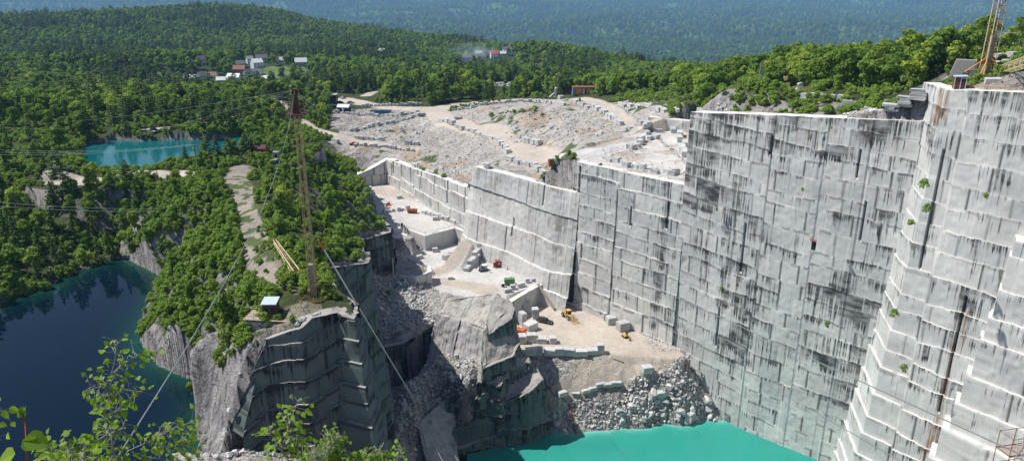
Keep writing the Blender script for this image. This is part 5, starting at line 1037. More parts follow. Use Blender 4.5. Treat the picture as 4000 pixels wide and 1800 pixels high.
m=MB(); cor=lattice(m,(0,0,0),(0,0,H_-2.5),1.15,.72,26,.06); m.build('mast_chords',M['yel'],dr)
m=MB(); braces(m,cor,30,.022); m.build('mast_bracing',M['rust'],dr)
m=MB(); m.box((0,0,3.2),(.85,.85,6.4)); m.build('timber_core',M['wood'],dr)
m=MB(); m.box((0,0,H_-1.3),(.95,.95,3.6),top=.6); m.box((0,0,H_+.6),(.75,.5,.35)); m.ring((0,0,H_+.2),.45,.1,14,5,ax='y'); m.build('mast_head',M['rustred'],dr)
m=MB(); m.box((0,0,H_-3.1),(3.0,2.4,.12))
for z in (.55,1.1,1.65): 
    for a,b in (((-1.5,-1.2),(1.5,-1.2)),((1.5,-1.2),(1.5,1.2)),((1.5,1.2),(-1.5,1.2)),((-1.5,1.2),(-1.5,-1.2))): m.tube([(a[0],a[1],H_-3.1+z),(b[0],b[1],H_-3.1+z)],.035,4)
for x in (-1.5,-.5,.5,1.5):
    for y in (-1.2,1.2): m.tube([(x,y,H_-3.1),(x,y,H_-1.4)],.035,4)
m.build('head_platform',M['rustred'],dr)
m=MB(); m.ring((0,0,.75),2.95,.11,40,6); m.ring((0,0,.35),2.95,.06,40,5); 
for k in range(8): a=k*math.pi/4+.2; m.tube([(0,0,2.2 if k%2 else .7),(2.9*math.cos(a),2.9*math.sin(a),.75)],.07,5); m.tube([(2.95*math.cos(a),2.95*math.sin(a),-.1),(2.95*math.cos(a),2.95*math.sin(a),.8)],.06,5)
m.build('bull_wheel',M['rust'],dr)
m=MB()
for k in range(30):
    m.box((.45,-.5,1+k*.9),(.35,.04,.05))
m.tube([(.28,-.52,.5),(.28,-.52,28)],.03,4); m.tube([(.62,-.52,.5),(.62,-.52,28)],.03,4); m.build('ladder',M['yel'],dr)
# lowered boom
bt=P(1073,945,-51.2); bb=Vector((gb.x-.8,gb.y+.4,DZ+1.1)); bt.z=hz(bt.x,bt.y)+2.2
bo=empty('derrick_boom',bb,'cream and rust lattice boom lowered on the path beside the left derrick','derrick boom'); o0=bb
m=MB(); cor=lattice(m,(0,0,0),bt-o0,1.35,.55,20,.09,up=Vector((0,0,1))); m.build('boom_chords',M['cream'],bo)
m=MB(); braces(m,cor,22,.04); m.build('boom_bracing',M['rust'],bo)
m=MB(); q=bt-o0; m.ring(q,.4,.13,14,5,ax='x'); m.box(q,(.5,.9,.5)); m.build('boom_head',M['lift'],bo)
# white pole leaning over the chasm
a=P(1605,1540,-104.5); b=P(1243,937,r=98)
po=empty('leaning_pole',a,'long white steel pole with a red tip leaning out over the dark chasm','pole'); m=MB(); m.tube([(0,0,0),(b-a)*.97],.16,8,.10); m.build('shaft',M['white'],po); m=MB(); m.tube([(b-a)*.97,(b-a)],.17,8,.1); m.build('tip',M['lift'],po)
m=MB(); 
for f in (.25,.5,.75): m.ring((b-a)*f,.2,.05,10,4)
m.build('collar',M['rust'],po)
# cabin on its masonry platform
pb=P(1060,1268,-54.5); ang=-.12
mp=empty('masonry_platform',(pb.x,pb.y,-56.6),'stepped platform of mortared granite blocks under the left operator cabin','platform',ang)
m=MB(); 
rs=random.Random(3)
for L_ in range(4):
    w_=7.4-L_*.15; x=-w_/2
    while x<w_/2-.3:
        l=min(rs.uniform(1.2,2.2),w_/2-x); m.box((x+l/2,0+rs.uniform(-.04,.04),.42+L_*.85),(l-.05,4.4-.2*L_,.83)); x+=l
m.build('granite_courses',M['conc'],mp,bevel=.03)
m=MB(); m.box((0,0,3.82),(7.5,4.3,.12)); m.build('deck',M['wood'],mp)
m=MB(); 
for x in (-3.4,-1.9,-.4): m.tube([(x,-1.9,3.8),(x,-1.9,4.9)],.03,4)
m.tube([(-3.4,-1.9,4.9),(-.4,-1.9,4.9)],.03,4); m.tube([(-3.4,-1.9,4.4),(-.4,-1.9,4.4)],.03,4); m.build('railing',M['rust'],mp)
m=MB(); m.box((4.6,-.6,2.5),(2.6,2.0,.15)); 
for x in (3.5,5.8):
    for y in (-1.5,.3): m.tube([(x,y,.2),(x,y,3.7)],.06,4)
for z in (3.1,3.7): m.tube([(3.5,-1.5,z),(5.8,-1.5,z),(5.8,.3,z)],.05,4)
m.build('steel_landing',M['lift'],mp)
cb=empty('operator_cabin',(pb.x+.3,pb.y-.1,-52.75),'small brown operator cabin with a pale blue roof on the masonry platform','cabin',ang+.15)
m=MB(); m.box((0,0,1.25),(2.1,2.1,2.5)); m.build('walls',M['brown'],cb)
m=MB(); m.box((0,0,2.62),(2.5,2.5,.14),rx=.12); m.build('roof',M['blueroof'],cb)
for x in (-.5,.55): m=MB(); m.box((x,-1.06,1.5),(.6,.06,.8)); m.build('window',M['glass'],cb)
m=MB(); m.box((1.06,.1,1.5),(.06,.9,.8)); m.build('window',M['glass'],cb)
m=MB(); m.box((-1.07,.2,1.0),(.06,.8,1.9)); m.build('door',M['dark'],cb)
# right derrick
rbz=P(3848,302,-21.6); rd=empty('derrick',rbz,'cream and rust lattice derrick mast rising out of the frame at the right','derrick')
m=MB(); cor=lattice(m,(0,0,0),(0,0,36),2.0,1.5,26,.11); m.build('mast_chords',M['cream'],rd); m=MB(); braces(m,cor,26,.05); m.build('mast_bracing',M['rust'],rd)
m=MB(); m.box((0,0,4.5),(.9,.9,9)); m.build('timber_core',M['wood'],rd)
m=MB(); 
for k in range(34): m.box((.6,-.8,1+k*.95),(.45,.05,.06))
m.build('ladder',M['dark'],rd)
m=MB()
for a_ in (2.6,3.9,5.4,.6): m.tube([(0,0,4.6),(4.3*math.cos(a_),4.3*math.sin(a_),.7)],.13,5)
m.build('brace',M['orange'],rd)
m=MB(); m.ring((0,0,.8),4.3,.12,44,6); m.ring((0,0,.4),4.3,.07,44,5)
for k in range(10): a_=k*.628; m.tube([(4.3*math.cos(a_),4.3*math.sin(a_),-.4),(4.3*math.cos(a_),4.3*math.sin(a_),.8)],.08,4)
m.build('bull_wheel',M['dark'],rd)
be=P(4120,205,r=150); o0=Vector((rbz.x+2.6,rbz.y-1,rbz.z+1.6))
rbm=empty('derrick_boom',o0,'yellow lattice boom reaching right from the foot of the right derrick','derrick boom'); m=MB(); cor=lattice(m,(0,0,0),be-o0,1.5,1.6,16,.12,up=Vector((0,0,1))); m.build('boom_chords',M['yel'],rbm); m=MB(); braces(m,cor,16,.05); m.build('boom_bracing',M['yel'],rbm)
bp=P(3750,350,-22); bth=empty('operator_cabin',(bp.x,bp.y+.6,-21.9),'purple brown cabin with white corner trim and an open doorway at the cliff corner','cabin',-.35)
m=MB(); m.box((0,0,1.2),(2.1,1.8,2.4)); m.build('walls',M['brown'],bth); m=MB(); m.box((0,0,2.5),(2.4,2.2,.16),ry=-.06); m.build('roof',M['blueroof'],bth)
m=MB(); m.box((.5,-.92,1.1),(.8,.05,2.0)); m.build('doorway',M['dark'],bth)  # flat dark sheet painted for the shade inside the doorway
m=MB()
for x in (-1.05,.04,.97): m.box((x,-.95,1.2),(.1,.08,2.4))
m.box((.5,-.95,2.2),(1,.08,.1)); m.build('trim',M['white'],bth)
mw=P(3790,300,-22.2); mo=empty('stone_wall',(mw.x,mw.y+3.5,-22.2),'rust stained rubble stone wall behind the purple brown cabin','wall',-.5)
m=MB(); rs=random.Random(8)
for L_ in range(7):
    x=-2.4+L_*.12
    while x<2.4-.12*L_: l=rs.uniform(.5,1.1); m.box((x+l/2,0,.25+L_*.5),(l-.03,1.4,.48)); x+=l
m.build('courses',M['rust' if 0 else 'conc'],mo)
q=P(3873,345,-21.8); block((q.x,q.y,-21.7),3.0,2.2,2.1,-.4,'large pale granite block below the right derrick ring')
for k,(u,v) in enumerate([(3905,262),(3930,255),(3965,250),(3990,262),(3900,232),(3950,228)]):
    q=G(u,v,100); block(q,2.2,1.8,1.6,rb.uniform(0,3),'pale block in the storage yard behind the right derrick','blocks behind the right derrick')
# ------------------------------------------------------------ vehicles
def wheels(root,pts,R,w_,ax='y'):
    for x,y in pts:
        m=MB(); n=16; vs=[];fs=[]
        for e,rr in ((-w_/2,R*.93),(-w_/2*.7,R),(w_/2*.7,R),(w_/2,R*.93)):
            for k in range(n): a=2*math.pi*k/n; vs.append((x+rr*math.cos(a),y+e,R+rr*math.sin(a)))
        for i in range(3):
            for k in range(n): fs.append((i*n+k,i*n+(k+1)%n,(i+1)*n+(k+1)%n,(i+1)*n+k))
        fs.append(tuple(range(n))[::-1]); fs.append(tuple(3*n+k for k in range(n))); m.add(vs,fs)
        wh=m.build('wheel',M['tyre'],root); h=MB(); s=1 if y>0 else -1; h.tube([(x,y+s*w_*.42,R),(x,y+s*w_*.56,R)],R*.55,10); h.build('rim',M['steel'],wh)
def pickup(p,rz,paintm,label,s=1.0,pick=True):
    r=empty('pickup_truck' if pick else 'parked_car',p,label,'pickup' if pick else 'car',rz,None,s); W=1.9
    if pick: lo=[(-2.75,.5),(-2.8,1.0),(-2.7,1.15),(-.85,1.15),(.95,1.12),(2.6,1.02),(2.85,.85),(2.85,.5)]; ca=[(-.95,1.1),(-.75,1.75),(-.55,1.82),(.55,1.8),(.8,1.7),(1.25,1.1)]
    else: lo=[(-2.3,.4),(-2.35,.85),(-2.1,1.0),(.9,.98),(2.1,.85),(2.3,.65),(2.3,.4)]; ca=[(-2.0,.95),(-1.4,1.42),(-.9,1.5),(.2,1.5),(.6,1.4),(1.2,.95)]
    m=MB(); m.prism(lo,W); m.prism(ca,W*.86)
    m.build('body',paintm,r,bevel=.05)
    if pick: m=MB(); m.box((-1.85,0,1.16),(1.6,1.55,.06)); m.build('cargo_bed',M['dark'],r)
    z=(ca[0][1]+ca[2][1])/2+.05
    for sgn in (-1,1):
        m=MB(); xs=[q[0] for q in ca]; m.add([((xs[0]+.25),sgn*W*.435,z-.25),(xs[-1]-.3,sgn*W*.435,z-.25),(xs[-2]-.05,sgn*W*.435,z+.28),(xs[1]+.05,sgn*W*.435,z+.28)],[(0,1,2,3)]); m.build('side_window',M['glass'],r)
    a,b=ca[-1],ca[-2]; m=MB(); m.add([(a[0]+.01,-W*.38,a[1]+.04),(a[0]+.01,W*.38,a[1]+.04),(b[0]+.03,W*.36,b[1]),(b[0]+.03,-W*.36,b[1])],[(0,1,2,3)]); m.build('windscreen',M['glass'],r)
    a,b=ca[0],ca[1]; m=MB(); m.add([(a[0]-.02,-W*.38,a[1]+.08),(a[0]-.02,W*.38,a[1]+.08),(b[0]-.03,W*.36,b[1]),(b[0]-.03,-W*.36,b[1])],[(0,1,2,3)]); m.build('rear_window',M['glass'],r)
    for y in (-.7,.7): m=MB(); m.box((lo[-2][0]+.0,y,lo[-2][1]-.05),(.1,.38,.18)); m.build('headlight',M['white'],r)
    for y in (-.8,.8): m=MB(); m.box((lo[1][0]+.0,y,lo[1][1]-.1),(.1,.2,.28)); m.build('tail_light',M['red'],r)
    m=MB(); m.box((lo[-1][0]+.05,0,.5),(.16,W*.95,.2)); m.box((lo[0][0]-.05,0,.5),(.16,W*.95,.2)); m.build('bumper',M['dark'],r)
    R=.42 if pick else .33; fx=1.85 if pick else 1.45; wheels(r,[(fx,-W*.44),(fx,W*.44),(-fx,-W*.44),(-fx,W*.44)],R,.26); return r
pickup(G(2128,1262),math.radians(-28),M['black'],'dusty black crew cab pickup parked on the pit floor beside the granite blocks',.92)
pickup(G(1383,567),math.radians(178),M['red'],'bright red pickup driving on the road above the upper bench',.82)
for u,v,a,c,l in [(1342,388,1.2,'steel','silver car parked alone at the far end of the parking place'),(1302,415,.3,'white','white car nearest the grove in the parking place'),(1310,409,.2,'black','dark car behind the white one in the parking place'),(1370,405,.4,'steel','grey car parked beside the stone row'),(1325,405,2.8,'black','black car at the corner of the dark building'),(1003,532-60,1.4,'steel','pale car on the wide end of the haul road')]:
    if u==1003: continue
    pickup(G(u,v),a,M[c],l,.95,False)
for u,v,a,c,l in [(568,522,.2,'steel','grey car left of the row beside the teal pond'),(585,520,.3,'white','white car in the middle of the pond car park'),(603,518,.3,'black','black car at the right of the pond car park')]:
    pickup(G(u,v),a,M[c],l,1.0,False)
def loader(p,rz):
    r=empty('wheel_loader',p,'big yellow wheel loader driving across the pit floor in a puff of dust','loader',rz)
    m=MB(); m.prism([(-4.2,1.2),(-4.3,2.6),(-1.6,3.0),(-.9,2.9),(-.9,1.1)],2.5); m.build('engine_body',M['cat'],r,bevel=.06)
    m=MB(); m.prism([(-.9,1.1),(-.9,2.2),(1.9,2.2),(2.3,1.5),(2.0,1.0)],1.9); m.build('front_frame',M['cat'],r,bevel=.05)
    m=MB(); m.box((-.5,0,3.0),(1.9,1.8,1.7),top=.92); cb=m.build('cab',M['glass'],r); m=MB(); m.box((-.5,0,3.92),(2.2,2.0,.16)); 
    for x in (-1.4,.4):
        for y in (-.9,.9): m.box((x,y,3.05),(.1,.1,1.7))
    m.build('cab_roof',M['cat'],cb)
    for y in (-.65,.65): m=MB(); m.prism([(1.6,2.3),(1.7,2.7),(3.4,2.2),(4.9,1.0),(4.6,.7),(3.2,1.7)],.28); me=m.build('lift_arm',M['cat'],r); me.location.y=y
    m=MB(); m.prism([(4.7,.25),(4.6,1.3),(5.0,1.5),(5.1,.6),(6.3,.3),(6.3,.15)],3.3); m.build('bucket',M['cat'],r)
    m=MB()
    for x in (-3.9,-1.5):
        for y in (-1.2,1.2): m.tube([(x,y,2.7),(x,y,3.7)],.04,4)
    for y in (-1.2,1.2): m.tube([(-3.9,y,3.7),(-1.5,y,3.7)],.04,4)
    m.tube([(-3.9,-1.2,3.7),(-3.9,1.2,3.7)],.04,4); m.tube([(-3.0,.5,2.9),(-3.0,.5,3.9)],.12,6); m.build('guard_rail',M['dark'],r)
    m=MB()
    for k in range(4): m.box((-.8,-1.15,.9+k*.4),(.7,.3,.08))
    m.build('steps',M['cat'],r); wheels(r,[(-2.9,-1.35),(-2.9,1.35),(1.6,-1.35),(1.6,1.35)],1.05,.8); return r
L_o=loader(G(2222,1243),math.radians(-62)); L_o.scale=(.72,)*3
def boomlift(p,rz):
    r=empty('boom_lift',p,'orange boom lift with a yellow arm, half hidden behind the dark rock','boom lift',rz)
    m=MB(); m.box((0,0,.65),(2.6,1.7,.5)); m.build('chassis',M['dark'],r,bevel=.05)
    m=MB(); m.prism([(-1.9,.95),(-2.0,1.6),(-1.6,1.95),(1.1,1.95),(1.3,1.3),(1.1,.95)],2.1); m.build('turret',M['lift'],r,bevel=.1)
    m=MB(); m.tube([(-1.0,.2,1.9),(3.0,.2,3.6),(6.0,.2,5.0)],.17,6); m.build('upper_arm',M['cream'],r); m=MB(); m.tube([(-1.2,.2,1.7),(-.8,.2,2.4),(1.5,.2,2.0)],.14,6); m.build('lower_arm',M['cream'],r)
    m=MB(); c=(6.6,.2,4.6); m.box((6.6,.2,4.6),(1.0,1.8,.1)); 
    for x in (6.15,7.05):
        for y in (-.7,1.1): m.tube([(x,y,4.6),(x,y,5.6)],.03,4)
    for z in (5.1,5.6): m.tube([(6.15,-.7,z),(7.05,-.7,z),(7.05,1.1,z),(6.15,1.1,z),(6.15,-.7,z)],.03,4)
    m.build('basket',M['lift'],r); wheels(r,[(-1.0,-1.0),(-1.0,1.0),(1.0,-1.0),(1.0,1.0)],.48,.4)
boomlift(G(2032,1305),math.radians(150))
def digger(p,rz,label,s=1.0,mat='cat'):
    r=empty('excavator',p,label,'excavator',rz,None,s)
    for y in (-.9,.9): m=MB(); m.prism([(-1.5,.1),(-1.7,.4),(-1.5,.75),(1.5,.75),(1.7,.4),(1.5,.1)],.45); o=m.build('track',M['dark'],r); o.location.y=y
    m=MB(); m.prism([(-1.8,.8),(-1.9,1.7),(-.3,1.8),(1.2,1.4),(1.2,.8)],2.0); m.build('body',M[mat],r,bevel=.06)
    m=MB(); m.box((.5,.55,1.9),(1.1,.9,1.4),top=.9); m.build('cab',M['glass'],r); m=MB(); m.tube([(.9,-.3,1.4),(2.6,-.3,3.2),(3.8,-.3,2.9)],.16,5); m.tube([(3.8,-.3,2.9),(4.1,-.3,1.0)],.13,5); m.build('arm',M[mat],r)
    m=MB(); m.prism([(3.7,.1),(3.9,1.0),(4.4,.9),(4.6,.2)],.9); o=m.build('bucket',M['rust'],r); o.location.y=-.3
digger(G(2442,1318),math.radians(-60),'small yellow excavator working at the heap of broken earth',.62)
def drill(p,rz,label,mat,H=7.0,s=1.0,tarp=True):
    r=empty('drill_rig',p,label,'drill rig',rz,None,s); m=MB(); m.tube([(0,0,0),(0,0,H)],.13,6); m.tube([(.3,0,0),(.3,0,H*.85)],.07,5)
    for k in range(8): m.box((.15,0,.5+k*H*.1),(.4,.08,.06))
    m.build('mast',M['dark'],r); m=MB(); m.box((1.6,0,.7),(2.6,1.5,.9)); m.box((1.2,.2,1.5),(1.0,1.1,.8)); m.build('power_unit',M[mat],r,bevel=.05)
    m=MB(); 
    for y in (-.8,.8): m.box((1.5,y,.25),(3.0,.35,.5))
    m.build('track',M['dark'],r); m=MB()
    for k in range(4): m.tube([(.2,-.1*k,H*.6),(.9,-.5-.1*k,1.2+.2*k),(1.4,-.6,.8)],.05,4)
    m.build('hose',M['dark'],r)
    if tarp: m=MB(); m.box((2.2,.6,1.75),(2.3,1.9,.5),top=.8); m.build('canopy',M['white'],r)
    m=MB(); m.box((0,0,H+.1),(.9,.6,.5),top=.5); m.build('mast_cap',M['white' if tarp else 'rust'],r)
drill(G(1873,1062),.5,'drill rig with a white topped black mast at the foot of the ramp','bluegrey',6.2)
drill(G(2015,1055),2.9,'rusty drill rig with a tall thin mast near the pale rock terrace','rust',6.0,1.0,False)
drill(G(1583,757),.2,'small orange and yellow drill machine on the upper bench','cat',5.5,.9,False)
q=G(1945,1043); sh=empty('tool_shed',q,'red brown tool shed with its door swung open between the two drill rigs','shed',.15)
m=MB(); m.box((0,0,1.15),(1.8,1.6,2.3)); m.build('walls',M['redbox'],sh); m=MB(); m.box((0,0,2.35),(2.0,1.8,.1)); m.build('roof',M['redbox'],sh); m=MB(); m.box((-1.35,-.9,1.1),(.9,.06,1.9),rz=.3); m.build('door',M['redbox'],sh); m=MB(); m.box((.35,-.82,1.5),(.5,.05,.5)); m.build('window',M['white'],sh)
q=G(1977,1037); sc_=empty('scrap_bin',q,'low rusty bin just right of the red brown shed','bin',.1); m=MB(); m.box((0,0,.4),(1.6,1.0,.8),top=1.1); m.build('bin_body',M['rust'],sc_); m=MB(); m.box((0,0,.85),(1.3,.7,.3)); m.build('scrap',M['dark'],sc_)
q=G(1990,1112); cp=empty('compressor',q,'green box compressor standing on the lower bench edge','compressor',.12); m=MB(); m.box((0,0,1.35),(3.5,1.9,1.7)); m.build('housing',M['green'],cp,bevel=.08)
m=MB(); m.box((0,0,.4),(3.4,1.6,.15)); m.build('frame',M['dark'],cp); wheels(cp,[(-1.0,-.8),(-1.0,.8),(1.0,-.8),(1.0,.8)],.36,.25); m=MB(); m.tube([(.6,.2,2.2),(.6,.2,2.7)],.09,6); m.build('exhaust',M['dark'],cp)
for k in range(3): m=MB(); m.box((-1.1+k*1.1,-.97,1.4),(.85,.04,1.2)); m.build('door_panel',M['green'],cp)
q=G(1965,1120); gnr=empty('generator',q,'small white and black generator left of the green compressor','generator',.1); m=MB(); m.box((0,0,.6),(1.0,.8,1.1)); m.build('case',M['dark'],gnr); m=MB(); m.box((0,0,1.2),(1.0,.8,.1)); m.build('lid',M['white'],gnr)
q=G(1611,832); tk=empty('tank',q,'rusty brown cylindrical tank lying on the upper bench','tank',-.12); m=MB(); m.tube([(-1.9,0,1.05),(-1.8,0,1.05),(1.8,0,1.05),(1.9,0,1.05)],.95,14); m.build('drum',M['rust'],tk,smooth=False); m=MB(); m.box((-1.2,0,.15),(.3,1.6,.3)); m.box((1.2,0,.15),(.3,1.6,.3)); m.build('cradle',M['wood'],tk)
m=MB(); m.ring((-1,0,1.05),.97,.05,16,4,ax='x'); m.ring((1,0,1.05),.97,.05,16,4,ax='x'); m.build('hoop',M['dark'],tk)
q=G(1520,803); sk=empty('bucket_attachment',q,'orange and rust loader bucket lying left of the brown tank','bucket',-.4); m=MB(); m.prism([(-.6,0),(-.8,1.0),(-.5,1.3),(-.2,.4),(.9,.15),(.9,0)],2.6); m.build('shell',M['lift'],sk); m=MB(); m.box((-.7,0,.7),(.15,1.6,.3)); m.build('hitch',M['rust'],sk)
q=G(2160,648); 
fk=empty('rusty_skip',q,'open rusty skip at the edge above the smooth pale wall','skip',.2); m=MB(); m.box((0,0,.9),(2.8,1.8,1.7),top=1.12); m.build('skip_body',M['rust'],fk); m=MB(); m.box((0,0,1.78),(2.7,1.7,.06)); m.build('shaded_inside',M['dark'],fk)  # dark sheet across the rim stands for the shaded inside of the skip
# timber beam, pipe, plank
def beam(a,b,w_,mat,name,label,cat,part=None):
    m=MB(); c=(a+b)/2; m.tube([a-c,b-c],w_,4); o=m.build(name,mat); o.location=c; tag(o,label,cat)
a=G(2100,1182);b=G(2165,1215); beam(a+Vector((0,0,.3)),b+Vector((0,0,.6)),.45,M['wood'],'timber_beam','long weathered timber beam lying behind the cube blocks','beam')
a=G(2396,1408);b=G(2434,1417); beam(a+Vector((0,0,.3)),b+Vector((0,0,.2)),.25,M['wood'],'plank','short dark plank lying alone on the slope top','plank')
pts=[G(u,v)+Vector((0,0,.35)) for u,v in [(2225,1590),(2232,1630),(2243,1670),(2253,1703)]]; m=MB(); m.tube([p_-pts[0] for p_ in pts],.28,7); o=m.build('drain_pipe',M['rust']); o.location=pts[0]; tag(o,'rusty pipe running down the rubble into the turquoise water','pipe')
pts=[G(u,v)+Vector((0,0,.25)) for u,v in [(2100,1460),(2135,1510),(2165,1550),(2200,1568),(2225,1592)]]; m=MB(); m.tube([p_-pts[0] for p_ in pts],.09,5); o=m.build('hose',M['dark']); o.location=pts[0]; tag(o,'dark hose leading across the slope to the rusty pipe','hose')
# landing stage on the high wall
q=P(3178,940,r=178); ls=empty('landing_stage',q,'small rusty railed landing stage hung on the high wall above a dark joint','landing',-.8)
m=MB(); m.box((0,0,0),(2.4,1.5,.15)); m.build('deck',M['rust'],ls); m=MB()
for x in (-1.2,-.4,.4,1.2): m.tube([(x,-.75,0),(x,-.75,1.3)],.05,4)
for z in (.65,1.3): m.tube([(-1.2,.7,z),(-1.2,-.75,z),(1.2,-.75,z),(1.2,.7,z)],.05,4)
m.build('railing',M['rust'],ls); m=MB(); m.box((.2,.3,-2.2),(1.7,.1,3.4),top=1.1); m.build('skirt',M['dark'],ls); ls.scale=(.6,)*3
# upright slab and posts on the shelf
q=G(3305,438); block((q.x,q.y,q.z),2.6,1.0,3.0,-.5,'upright purple grey slab standing at the edge of the high wall')
# ------------------------------------------------------------ buildings at the quarry
def shed(p,rz,w_,d,h,wm,rm,label,name='shed',doors=(),flat=True,cat='shed',wins=()):
    r=empty(name,p,label,cat,rz); m=MB(); m.box((0,0,h/2),(w_,d,h)); m.build('walls',wm,r)
    m=MB()
    if flat: m.box((0,0,h+.12),(w_+.5,d+.5,.25))
    else: m.prism([(-d/2-.4,h-.1),(0,h+d*.35),(d/2+.4,h-.1)],w_+.6,axis='x')
    m.build('roof',rm,r)
    for x,ww,mm in doors: m=MB(); m.box((x,-d/2-.04,h*.42),(ww,.08,h*.8)); m.build('door',mm,r)
    for x,z in wins: m=MB(); m.box((x,-d/2-.03,z),(.9,.06,1.0)); m.build('window',M['glass'],r)
    return r
q=G(2280,368); shed(q,.03,12.5,5,3.9,M['bluegrey'],M['rust'],'blue grey works building with two orange doors and a red edged roof','works_building',[(-2.9,2.9,M['orange']),(2.6,2.9,M['orange']),(-.3,.9,M['white']),(.7,.8,M['dark']),(4.8,.9,M['dark'])],cat='building')
q=G(2172,380); si=empty('silo',q,'grey metal silo standing beside the blue grey works building','silo'); m=MB(); m.tube([(0,0,.2),(0,0,5.0)],1.05,14); m.build('drum',M['steel'],si); m=MB(); m.tube([(0,0,5.0),(0,0,5.6)],1.05,14,.2); m.build('cone',M['steel'],si); m=MB(); m.box((0,0,.1),(2.8,2.8,.5)); m.build('base',M['conc'],si); m=MB(); m.tube([(-3.8,-1,.1),(-1,-.2,2.2)],.3,5); m.build('chute',M['steel'],si)
q=G(2190,388); block(q,3.0,2.4,2.2,.5,'big angular block right of the silo')
q=G(1345,435); shed(q,-.15,6.5,4,2.6,M['navy'],M['steel'],'low navy blue shed with a grey gabled roof beside the parking place','shed',[(0,1.0,M['white'])],False)
q=G(1298,404); shed(q,.05,6,6,5.2,M['dark'],M['conc'],'tall dark building with a grey roof at the edge of the grove','building',cat='building')
for u,rz,l in [(1468,-.1,'left blue grey shipping container on the stone edge'),(1509,-.1,'right blue grey shipping container on the stone edge')]:
    q=G(u,447); c_=empty('container',q,l,'container',rz); m=MB(); m.box((0,0,1.3),(5.6,2.4,2.5)); m.build('box',M['bluegrey'],c_)
    m=MB()
    for k in range(12): m.box((-2.6+k*.47,-1.23,1.3),(.12,.06,2.3))
    m.build('ribs',M['bluegrey'],c_); m=MB(); m.box((2.83,0,1.3),(.06,2.2,2.3)); m.build('door',M['steel'],c_)
q=G(1552,460); g_=empty('tank',G(1790,466),'white cylindrical tank lying beside the haul road','tank',-.2); m=MB(); m.tube([(-1.9,0,.9),(1.9,0,.9)],.8,12); m.build('drum',M['steel'],g_); m=MB(); m.box((-1,0,.1),(.3,1.3,.3)); m.box((1,0,.1),(.3,1.3,.3)); m.build('cradle',M['wood'],g_)
for u,v,w_,d,h,wm,l in [(1020,612,3.8,3,3.2,'redbox','dark red shed roof sunk in the trees by the path head'),(1058,640,4.2,2.6,1.2,'steel','grey flat roofed hut behind the red shed'),(1082,625,1.6,1.6,2.6,'steel','small grey box hut on the ridge')]:
    q=G(u,v); shed(q,.1,w_,d,h,M[wm],M['steel' if wm!='redbox' else 'rustred'],l,'hut',[(0,.8,M['dark'])],wm!='redbox')
# ------------------------------------------------------------ village
def house(u,v,r,w_,d,h,wall,roof,rz,label,chim=True):
    q=P(u,v,r=r); z=hz(q.x,q.y); z=max(z,q.z-6) if q.z-z>-8 else q.z
    q=Vector((q.x,q.y,q.z-h*.7)); o=empty('house',q,label,'house',rz)
    m=MB(); m.box((0,0,h/2-3),(w_,d,h+6)); m.prism([(-d/2,h),(0,h+d*.42),(d/2,h)],w_,axis='x'); m.build('walls',wall,o)
    m=MB()
    for s in (-1,1):
        a=math.atan2(d*.42,d/2); L=math.hypot(d*.42,d/2)+.6; m.box((0,s*(d/4+.1),h+d*.21+.08),(w_+.8,L,.25),rx=-s*a)
    rf=m.build('roof',roof,o)
    if chim: m=MB(); m.box((w_*.2,.3,h+d*.42+.4),(.7,.7,1.8)); m.build('chimney',M['redbox'],rf)
    for x in (-w_*.3,0,w_*.3):
        for z_ in ((h*.28,h*.75) if h>4.5 else (h*.55,)): m=MB(); m.box((x,-d/2-.04,z_),(1.0,.08,1.3)); m.build('window',M['glass'],o)
    for z_ in (h*.35,h*.9): m=MB(); m.box((-w_/2-.04,0,z_),(.08,1.0,1.3)); m.build('window',M['glass'],o)
    m=MB(); m.box((w_*.15,-d/2-.05,1.0),(.9,.08,2.0)); m.build('door',M['dark'],o)
HM={'w':M['white'],'g':M['steel'],'b':M['bluegrey'],'r':paint('terracotta_roof',(.27,.13,.09),.8,0,.3),'rr':paint('red_roof',(.38,.09,.07),.6,0,.1),'d':paint('dark_shingle',(.12,.12,.14),.8,0,.3),'s':paint('silver_roof',(.62,.66,.64),.35,.3,.1)}
